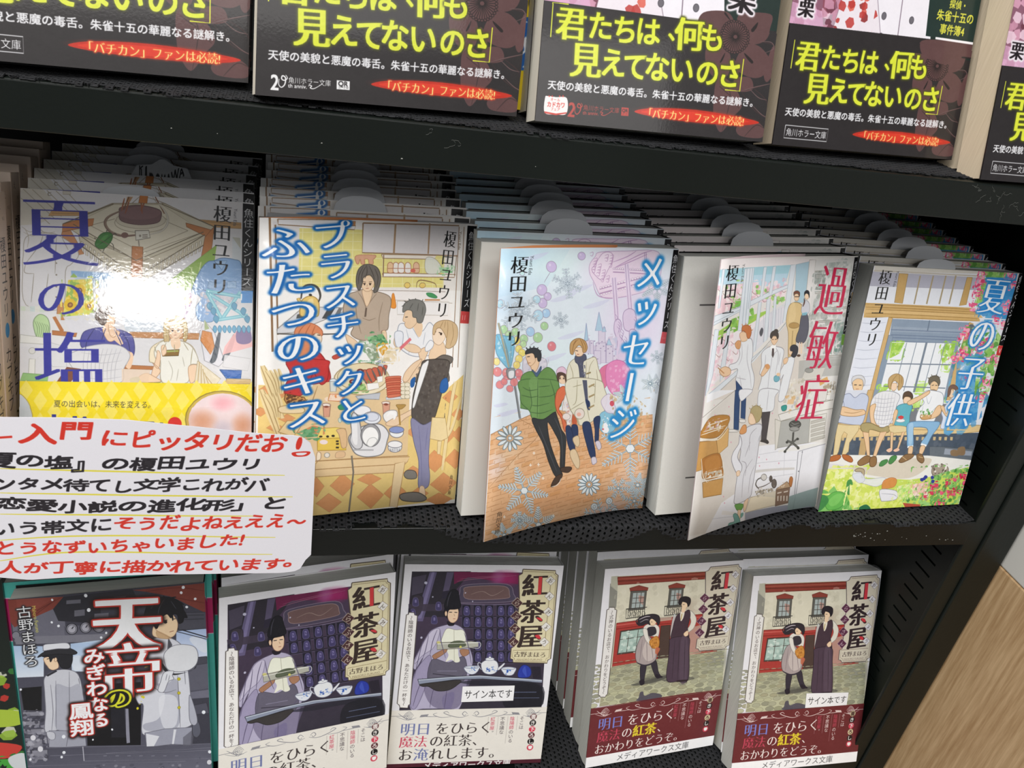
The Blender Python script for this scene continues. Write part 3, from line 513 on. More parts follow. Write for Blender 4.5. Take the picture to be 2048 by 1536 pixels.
ART['art_kiss'] = (105, 149, 7.5, 'f4f2f0', '''
P ece8e4 9 - 0.325 33 6 951 -2 976 337 44 328
P e6dc8c 9 - 0.325 128 44 810 46 822 322 130 323
L efe8b0 9 - 0.325 140 46 140 323 | 175 45 176 324 | 212 44 214 324 | 250 43 253 324 | 289 42 293 324 | 330 40 335 324 | 373 39 379 324 | 418 38 424 324 | 464 37 472 324 | 513 35 522 324 | 564 34 575 324 | 618 32 630 323 | 675 31 689 323 | 736 29 752 322 | 800 27 818 322 | 129 64 803 55 | 130 104 807 96 | 130 143 811 138 | 131 182 816 180 | 132 222 820 222 | 133 262 824 265 | 134 302 829 307
P e0dcdc 9 - 0.325 40 16 128 18 131 329 48 339
P e8e6e8 9 8a6a4c 0.455 56 5 306 1 302 28 339 27 335 46 58 30
P c88a5c 9 8a6a4c 0.26 306 7 338 6 337 27 305 28
P dcd8da 9 8a6a4c 0.6 370 13 901 10 910 161 373 155
L a88a6c 9 - 0.9 520 11 520 158 | 706 5 709 154
L 8a6a4c 9 - 0.7 31 0 49 630
L 8a6a4c 9 - 0.52 49 31 67 631
L 8a6a4c 9 - 0.5 903 16 934 736
L 8a6a4c 9 - 0.52 940 15 980 737
P ece4d8 9 8a6a4c 0.39 460 161 762 161 749 181 467 180
P f4f0ea 9 8a6a4c 0.39 471 252 904 255 897 269 469 271
L 8a6a4c 9 - 0.5 471 164 474 268 | 901 156 897 264
S e8c49c 9 a8684c 0.325 493 219 495 205 506 199 518 206 522 218 522 249 496 249
L a8684c 9 - 0.26 495 230 521 229
S f0ece4 9 a8684c 0.325 521 218 523 204 534 199 546 206 550 218 551 248 524 249
L a8684c 9 - 0.26 522 229 550 229
S f4f0ec 9 a8684c 0.325 546 218 549 204 560 198 573 205 577 217 578 248 550 248
L a8684c 9 - 0.26 548 229 577 229
S f0ece8 9 a8684c 0.325 582 217 585 204 596 198 609 205 614 217 615 248 585 248
L a8684c 9 - 0.26 584 229 613 228
S e8c0a0 9 a8684c 0.325 628 217 631 203 643 197 656 204 661 216 662 247 631 247
L a8684c 9 - 0.26 630 228 661 228
E d87060 9 - 0.325 627 239 641 239 628 249
S e0e4e0 8 a0988c 0.325 697 177 749 176 796 214 792 248 707 249
N 7cb884/a8d4a8 8 50,2 0.9 782 220 883 218 878 247 792 248
S d49c84 8 a8684c 0.26 348 169 429 165 430 181 423 187 424 208 406 209 400 187 385 187 386 209 371 209 365 187 359 209 349 204
P f2eeec 9 - 0.325 314 329 840 339 904 477 527 544 510 363 315 351
C 8a6a4c 9 - 0.5 653 323 657 295 683 286 760 300 777 322
E e8cc74 9 8a6a4c 0.26 601 312 617 312 602 326 | 688 312 706 311 689 325
L b0a49c 9 - 0.39 314 336 840 343
L c0b4ac 9 - 0.325 511 385 896 401
P f0eeee 9 b0a89c 0.26 552 391 870 396 869 465 557 459
S 4c9c64 9 2c6c44 0.26 715 351 750 351 785 368 775 376 731 368
L c89468 9 - 0.8 708 385 806 385
S e8963c 9 b86c2c 0.26 524 357 532 354 540 380 548 419 537 428 519 419 522 385
P d8d8dc 9 8c8884 0.39 62 521 152 415 303 423 309 440 115 540 62 543
P 5a5c5c 9 - 0.325 129 453 161 440 154 470 126 472
P 4c4e50 9 - 0.325 220 474 245 417 271 422 246 477
P 6c6e70 8 - 0.325 264 472 285 423 299 426 287 467
L 6c6864 9 - 0.7 62 543 155 552 313 551
P f4f2f2 9 - 0.325 62 549 155 552 126 656 67 631
S e8c878 9 a88440 0.39 139 453 142 393 155 372 175 364 196 375 207 400 207 454 195 465 161 464
S f4e0a8 7 - 0.325 160 410 168 383 184 378 185 421 173 443
P e8c878 9 a88440 0.325 126 377 135 372 146 399 142 420
C 4c4844 9 - 1.0 141 377 148 323 174 310 199 324 211 362 205 394
E 3c3834 9 - 0.325 174 359 180 359 175 365
S bcaa98 9 7c6c5c 0.39 303 423 320 362 357 343 396 330 438 341 504 363 521 397 513 464 512 532 481 543 483 583 393 587 342 557 350 518 321 523 310 473
C 8c7a68 9 - 0.325 362 346 384 379 401 424 405 463 | 449 352 425 385 410 413 | 355 401 363 468 386 553 | 479 396 466 475 470 543 | 388 474 419 486 450 475 | 318 440 339 496
L 6c5c50 9 - 0.8 403 424 400 469
S eccfae 9 a8886c 0.26 382 335 419 330 426 363 406 418 389 379
S eccfae 9 a07858 0.195 373 277 372 305 386 334 404 344 422 334 434 305 431 277 401 265
L 4a3428 9 - 0.364 383 304 395 304
E 3a2c28 9 - 0.325 390 308 393 308 390 313
L 5a4438 9 - 0.234 381 295 395 297
L 4a3428 9 - 0.364 421 304 409 304
E 3a2c28 9 - 0.325 415 308 419 308 415 313
L 5a4438 9 - 0.234 423 295 409 297
L a07858 9 - 0.182 402 309 401 319
L a05848 9 - 0.26 397 328 409 327
S 6e6862 9 3c3834 0.325 356 319 352 275 360 236 381 214 411 211 443 225 460 258 462 296 451 341 433 346 436 302 413 263 384 275 380 302 369 338
C 4c4640 9 - 0.39 396 214 378 253 375 297 | 406 217 423 252 435 285 | 381 220 364 264 363 308 | 432 230 450 274 445 324 | 396 220 398 253 389 280
S eccfae 9 a8886c 0.26 318 557 342 569 373 598 385 632 365 643 334 608 | 484 543 504 544 510 601 496 612 489 583
S eef0f4 9 8c94a4 0.39 562 544 578 505 641 517 704 546 749 500 800 558 808 646 736 675 639 667 554 602
C a4acbc 9 - 0.325 642 522 686 581 | 611 534 636 615 633 667 | 725 552 717 616
S eccfae 9 - 0.325 646 499 701 506 704 552 686 575 656 534
S eccfae 9 a8886c 0.26 593 465 604 436 641 431 657 465 672 494 642 528 616 528 600 511 602 499 589 490
L 3a3430 9 - 0.39 600 473 615 471
S 7c7c78 9 4c4c48 0.325 586 448 589 408 625 385 671 385 706 402 719 437 711 471 700 500 673 500 664 477 644 471 636 442 610 436
C 5c5c58 9 - 0.52 596 408 578 419 | 607 397 588 391 | 625 388 612 380 | 657 385 650 377 | 691 394 697 382 | 639 402 622 431 | 672 402 668 442 | 700 419 697 465
S dc8c64 9 a85c3c 0.325 121 545 130 513 162 494 196 504 222 532 223 560 205 548 188 553 189 592 208 637 192 675 154 679 131 712 115 722 103 699 106 655 124 600
C b86c48 9 - 0.39 162 497 139 535 132 590 | 179 500 163 541 153 601 | 196 509 188 536 184 558 | 144 601 126 656 115 711
S f2dcc4 9 a8886c 0.26 201 545 216 554 223 571 219 593 202 603 189 592 191 559
L 3a3430 9 - 0.39 205 554 216 557
S c83c3c 9 8c2424 0.39 127 711 142 679 178 653 208 637 235 672 254 718 252 795 112 786 115 727
S d85450 6 - 0.325 154 679 200 659 227 688 210 727 168 725
S ecd0b0 9 a8886c 0.26 795 593 852 605 875 670 799 711 758 675
S f2dcc4 9 a8886c 0.26 782 535 844 529 865 576 829 617 789 605 774 570
L 3a3430 9 - 0.455 814 552 839 557
E 3c2c24 9 - 0.325 831 561 838 561 832 567 | 791 546 795 547 791 552
S d0b48c 9 8c7050 0.325 773 552 780 512 824 491 889 491 944 517 959 564 946 611 905 635 871 629 874 588 845 547 820 529 797 535 785 564
C a08058 9 - 0.39 840 494 820 529 | 872 494 878 547 868 605 | 907 506 923 564 904 623 | 856 493 852 529
S 6e6862 9 3c3834 0.39 691 813 699 745 738 698 797 693 858 670 928 683 931 706 899 736 908 818
S ecd0b0 9 a8886c 0.325 625 784 657 732 702 698 692 651 732 628 755 640 737 686 719 727 664 812 617 811
S ecd0b0 9 a8886c 0.26 585 614 622 609 669 615 705 639 692 656 638 650 | 552 573 576 568 585 614 568 631 548 607
S e8ecf4 9 8c94a4 0.325 550 550 593 551 591 620 561 619
L b4bcc4 9 - 0.8 487 698 591 620
L e07880 9 - 1.6 580 637 640 583
S b8c0d0 9 7c8494 0.325 463 709 486 690 507 699 498 745 470 744
S eef0f4 9 8c94a4 0.325 732 628 758 593 785 605 776 634 741 651
N 4c8c5c/78ac78/98c898 8 120,5 1.1 413 570 487 555 518 601 437 634
N a8b8a0/dce4d8/889c80 8 110,6 1.1 384 609 451 600 484 687 440 697
N e8b850/d89c3c 8 40,7 1.3 470 634 502 612 520 630 494 670
N 58946c/7cb084 8 80,8 0.9 393 701 446 697 442 737 395 735
S c85444 9 8c3428 0.26 268 662 312 644 322 653 280 679
N ecdcbc/d8c8a0/f0e4cc 8 60,9 1.2 504 641 562 642 572 701 495 698
P e8cc84 9 - 0.325 5 790 221 816 251 1504 7 1466 | 207 1257 1034 776 1046 1468 214 1493 | 207 1257 605 1288 1066 1002 1046 1468 214 1493
P dc9c68 9 b88858 0.195 331 1276 390 1337 338 1399 279 1336 | 468 1344 543 1412 478 1482 404 1411 | 275 1376 334 1430 282 1480 223 1425 | 602 1346 674 1405 614 1466 543 1405 | 459 1285 525 1321 466 1353 400 1316 | 221 1282 255 1335 226 1391 192 1337 | 929 1311 1054 1372 949 1439 831 1375 | 845 1183 948 1243 863 1308 764 1246 | 1008 1182 1111 1235 1028 1295 930 1240 | 706 1263 776 1301 715 1338 646 1299 | 926 1049 1017 1096 942 1149 854 1100 | 753 1385 828 1423 763 1461 690 1421 | 1032 1057 1102 1098 1047 1145 979 1103 | 689 1047 734 1076 696 1108 650 1078 | 931 860 1001 894 943 933 874 898 | 1008 952 1074 986 1021 1026 956 991 | 905 1424 1025 1464 919 1502 807 1461 | 32 791 61 814 34 838 6 814 | 78 816 107 840 80 864 50 840 | 103 943 134 967 106 991 74 966 | 12 901 40 924 14 948 -15 923 | 61 984 91 1009 64 1032 33 1007 | 25 1072 53 1097 27 1120 -2 1094
P e4c89c 9 - 0.325 195 803 341 776 656 889 667 1217 655 1241 215 1204 133 1027
P e4c89c 9 a88458 0.39 224 1199 681 1212 669 1239 605 1294 217 1282 215 1216
L a88458 9 - 0.455 206 1198 673 1205
L a88458 9 - 0.39 216 1243 602 1250
P e8cfa4 9 a88458 0.39 595 1244 655 1238 625 1489 579 1479
L 7c7468 9 - 0.8 370 1184 382 1275 370 1488
C a88458 9 - 0.39 213 810 174 973
C e8d4a4 9 - 3.2 17 697 44 798 88 965
C a88c5c 9 - 0.325 11 697 38 798 82 965 | 23 695 51 793 94 960
C e8d4a4 9 - 1.6 28 722 51 776 67 839
C a88c5c 9 - 0.26 26 722 48 776 64 839
C e8d4a4 9 - 1.6 42 720 61 777 72 839
C a88c5c 9 - 0.26 40 720 59 777 70 839
C e8d4a4 9 - 1.6 56 717 72 778 77 840
C a88c5c 9 - 0.26 54 717 70 778 75 840
C e8d4a4 9 - 1.6 70 715 83 779 83 840
C a88c5c 9 - 0.26 68 715 80 778 81 840
C e8d4a4 9 - 3.2 15 813 42 916 86 1085
C a88c5c 9 - 0.325 9 812 36 915 80 1085 | 21 810 49 911 92 1080
C e8d4a4 9 - 1.6 26 839 49 894 65 957
C a88c5c 9 - 0.26 24 838 46 894 62 957
C e8d4a4 9 - 1.6 40 836 59 895 70 958
C a88c5c 9 - 0.26 37 836 57 894 68 958
C e8d4a4 9 - 1.6 54 834 70 896 76 958
C a88c5c 9 - 0.26 52 834 68 895 73 958
C e8d4a4 9 - 1.6 68 832 81 896 81 959
C a88c5c 9 - 0.26 66 832 78 896 79 959
S ecd8b0 9 a88c5c 0.39 75 907 123 900 164 920 156 943 84 936
P e8d0a0 9 a88c5c 0.39 74 1032 104 978 166 984 142 1039 126 1061
S c83c3c 9 8c2424 0.325 102 674 244 681 254 715 251 778 230 805 212 781 194 746 162 846 102 853 93 807 111 741
P c89458 9 6c4428 0.39 96 841 163 863 172 881 147 902 102 893 92 869
N 5c3828/6c4830 9 60,11 0.55 94 841 167 863 168 892 103 894
E f0e4c8 9 a08c64 0.5 407 785 536 790 411 867
E e8d8b4 9 a08c64 0.39 407 774 523 778 410 846
S cc6c54 9 7c3c30 0.325 393 750 421 740 451 799 424 812
C 6c6864 9 - 0.8 393 753 407 785 427 811
S cc6c54 9 7c3c30 0.325 418 743 445 735 467 785 445 801
C 6c6864 9 - 0.8 419 746 432 775 448 800
S cc6c54 9 7c3c30 0.325 445 736 469 730 483 772 467 791
C 6c6864 9 - 0.8 445 739 458 764 470 789
S cc6c54 9 7c3c30 0.325 472 729 494 725 499 759 489 780
C 6c6864 9 - 0.8 472 732 484 754 491 778
S cc6c54 9 7c3c30 0.325 500 722 520 720 515 745 511 769
C 6c6864 9 - 0.8 500 724 511 743 514 767
N 8cb86c/b0d08c/70a058 8 70,12 1 352 800 414 809 426 844 384 842
E 8c3c30 9 5c241c 0.26 390 744 405 745 390 756
L f4e8dc 9 - 0.39 383 744 397 744 | 390 738 390 750
E 8c3c30 9 5c241c 0.26 359 795 374 795 360 806
L f4e8dc 9 - 0.39 352 794 366 795 | 359 789 359 800
E 8c3c30 9 5c241c 0.26 385 805 400 805 385 816
L f4e8dc 9 - 0.39 378 804 392 805 | 385 799 385 810
E 8c3c30 9 5c241c 0.26 472 882 489 882 472 893
L f4e8dc 9 - 0.39 464 881 480 882 | 471 876 472 887
P f8f6f4 9 b0a898 0.26 424 809 479 806 486 835 431 845 | 472 776 500 772 501 801 476 806
P c4c8d0 9 8c9098 0.39 375 871 493 859 489 894 386 886
P d8dce0 9 8c9098 0.26 524 884 655 883 660 895 524 899
S d87c60 9 8c3c2c 0.26 520 778 589 775 593 786 524 793
S cc6850 9 8c3c2c 0.26 522 790 590 786 594 798 526 805
S d87c60 9 8c3c2c 0.26 524 802 591 798 595 810 528 816
S cc6850 9 8c3c2c 0.26 526 813 592 810 596 822 530 828
S d87c60 9 8c3c2c 0.26 528 825 593 822 597 834 532 840
S cc6850 9 8c3c2c 0.26 530 837 593 834 597 846 533 852
S d87c60 9 8c3c2c 0.26 532 849 594 845 598 857 535 864
S cc6850 9 8c3c2c 0.26 533 861 595 857 599 869 537 876
S d87c60 9 8c3c2c 0.26 535 873 596 869 600 881 539 888
E ece4d0 9 a09878 0.26 615 823 631 823 616 834 | 638 823 654 824 639 835 | 616 843 632 844 617 855 | 639 844 655 845 640 855 | 618 864 634 865 619 875 | 641 865 657 865 642 876 | 619 885 635 886 620 896 | 642 886 658 886 643 897
E e4e8ec 9 8c8c90 0.39 275 787 290 788 275 798
P d8dcd8 9 8c8c90 0.325 261 790 290 791 288 843 265 841
P e8945c 9 b86c3c 0.26 263 853 329 860 321 897 257 887
N f4dcc8 9 30,13 1 265 856 327 862 321 894 259 886
P d8a088 9 8c6858 0.325 237 908 268 911 265 971 242 970
E f0e4dc 9 8c6858 0.325 251 909 268 911 251 918
E 8c4c3c 9 - 0.325 251 918 261 918 252 923
P d8a088 9 8c6858 0.325 507 913 547 915 545 977 515 975
E f0e4dc 9 8c6858 0.325 525 914 547 915 526 922
E 8c4c3c 9 - 0.325 526 922 538 923 526 928
S 3c9464 9 2c6c44 0.26 300 919 322 905 336 912 332 935 308 937
E f0f0f4 9 8c8c94 0.39 410 949 450 951 411 975
E e8ecf4 9 7c7c84 0.455 458 990 503 993 460 1023
E dce0ec 9 8c8c9c 0.325 458 984 492 986 459 1007
S 8cbcb8 8 5c8c8c 0.26 329 973 343 956 359 969 363 999 351 1016 333 1006
S f4f2f0 9 8c8c90 0.39 514 978 540 956 583 958 591 988 575 1024 531 1015
S ecd0b0 9 a8886c 0.325 532 1021 579 994 623 978 688 950 704 969 638 1002 594 1037 545 1037
C f8f8f8 9 - 1.6 536 986 553 968 578 982 573 1005
L b08c4c 9 - 1 594 929 611 1037
S b89454 9 7c602c 0.26 581 928 603 926 636 930 614 950 595 947
S e6e6ea 9 6c6c70 0.52 353 1081 414 1032 497 1025 547 1070 544 1118 523 1184 454 1197 399 1183 371 1148
S d4d4d8 9 6c6c70 0.455 358 1010 366 958 390 977 406 1037 418 1134 387 1149 359 1105 365 1058
S f4f4f6 7 - 0.325 363 1011 372 970 385 989 394 1120 372 1106
E a0a0a4 9 5c5c60 0.39 457 1082 506 1086 460 1143
E f8f8f8 9 8c8c90 0.26 456 1088 497 1091 458 1139
S f4f4f4 9 a0a0a0 0.26 440 1129 450 1100 477 1096 490 1115 463 1143
L b4b4b8 9 - 0.8 377 1154 475 1162
E f0f2f4 9 6c6c78 0.39 594 1076 633 1078 596 1103
E 8c9cd0 9 6c6c78 0.39 593 1061 635 1063 594 1079
E f0f2f4 9 6c6c78 0.39 590 1155 629 1157 591 1182
E f0f0f2 9 6c6c78 0.39 589 1139 630 1142 590 1158
L 6c6c78 9 - 0.325 561 1159 571 1176 | 573 1160 579 1176 | 584 1160 587 1177 | 596 1161 596 1177 | 607 1162 604 1178 | 619 1162 612 1179
P e8c85c 9 a8842c 0.39 220 1081 338 1086 343 1151 222 1143
P f0d878 9 a8842c 0.26 225 1029 292 1029 336 1038 338 1086 220 1081
E f0e0e0 9 - 0.325 246 1101 263 1103 246 1113
E 3c3428 9 - 0.325 233 1071 240 1071 234 1076 | 261 1073 267 1074 261 1079 | 284 1072 291 1073 284 1078
L 3c3428 9 - 0.9 297 1101 309 1102 | 298 1115 310 1116 | 298 1134 311 1136
S e0bc90 9 a8886c 0.325 298 1041 337 1044 345 1128 325 1138 314 1090 308 1065
N 5c9c6c/78b084/d88a60 8 70,14 1.3 138 1044 201 1010 236 1024 220 1070 168 1071
S f4e4cc 9 a8886c 0.325 222 1152 236 1159 235 1189 219 1193
E e8e0d4 9 8c8c84 0.325 262 1171 273 1172 262 1184
S e0bc94 8 a8886c 0.26 302 1160 336 1160 337 1187 300 1189
E d0dcd0 9 8c9c90 0.26 310 992 317 993 311 1005
S 5a5450 9 2c2824 0.39 677 992 676 890 691 813 712 731 738 696 895 698 910 757 877 847 853 937 821 1022 768 1041 707 1018
N 6c6660/4c4642 6 160,15 0.9 698 730 896 709 877 847 813 1021 706 1005
S f0f2f4 9 a0a0a0 0.26 713 742 739 707 760 702 744 767 710 873 688 944 679 920
S 2c64a8 9 1c4478 0.325 857 811 897 793 915 842 888 871 854 865
S 2c64a8 9 - 0.325 656 800 682 783 679 830 659 836
S ecd0b0 9 a8886c 0.325 610 799 620 758 656 718 695 695 716 695 673 753 636 805
S 8c8cac 9 5c5c78 0.39 675 1004 753 1041 821 1025 807 1119 810 1243 827 1332 816 1388 753 1385 741 1240 699 1127
C 74749a 9 - 0.39 724 1043 750 1179 775 1367 | 785 1057 781 1180
S ecd0b0 9 a8886c 0.325 761 1385 792 1387 805 1445 783 1462 762 1448
S 84807a 9 44403c 0.455 637 1421 682 1411 756 1416 814 1448 791 1466 715 1464 650 1450
S 84807a 9 44403c 0.39 653 1309 672 1286 723 1295 734 1333 676 1333
C e8d4a4 9 - 3 971 812 949 939 918 1298
C a88c5c 9 - 0.325 957 812 936 939 904 1294 | 988 812 964 939 935 1299
C e8d4a4 9 - 2.4 1031 898 974 1063 925 1123
C a88c5c 9 - 0.325 1041 898 985 1063 936 1124
P e8d4a4 9 a88c5c 0.39 811 1003 912 1009 943 1118 891 1135 807 1119
P e8d4a4 9 a88c5c 0.325 865 1134 896 1135 891 1209 869 1205
T 4c3c2c 9 vm 1.0 1002 1326 994 1441 角川文庫
T f2f4f8 9 vm,g1f6ab4:1.1:.5 1.04 238 1 376 1014 プラスチックと
T f2f4f8 9 vm,g1f6ab4:1.1:.5 1.04 72 30 184 1028 ふたつのキス
T 181818 9 vm 1.0 847 34 823 480 榎田ユウリ
T 6c5c4c 9 vp 1.0 917 38 917 130 Yuuri Eda
P 151518 9 - 0.325 967 8 1044 9 1043 444 969 441
T e4e6ea 9 v 1.0 1006 35 1011 423 魚住くんシリーズ
P c84444 9 - 0.325 969 441 1043 444 1042 506 970 504
T f4f4f8 9 - 1.9 984 473 1023 473 II
''')
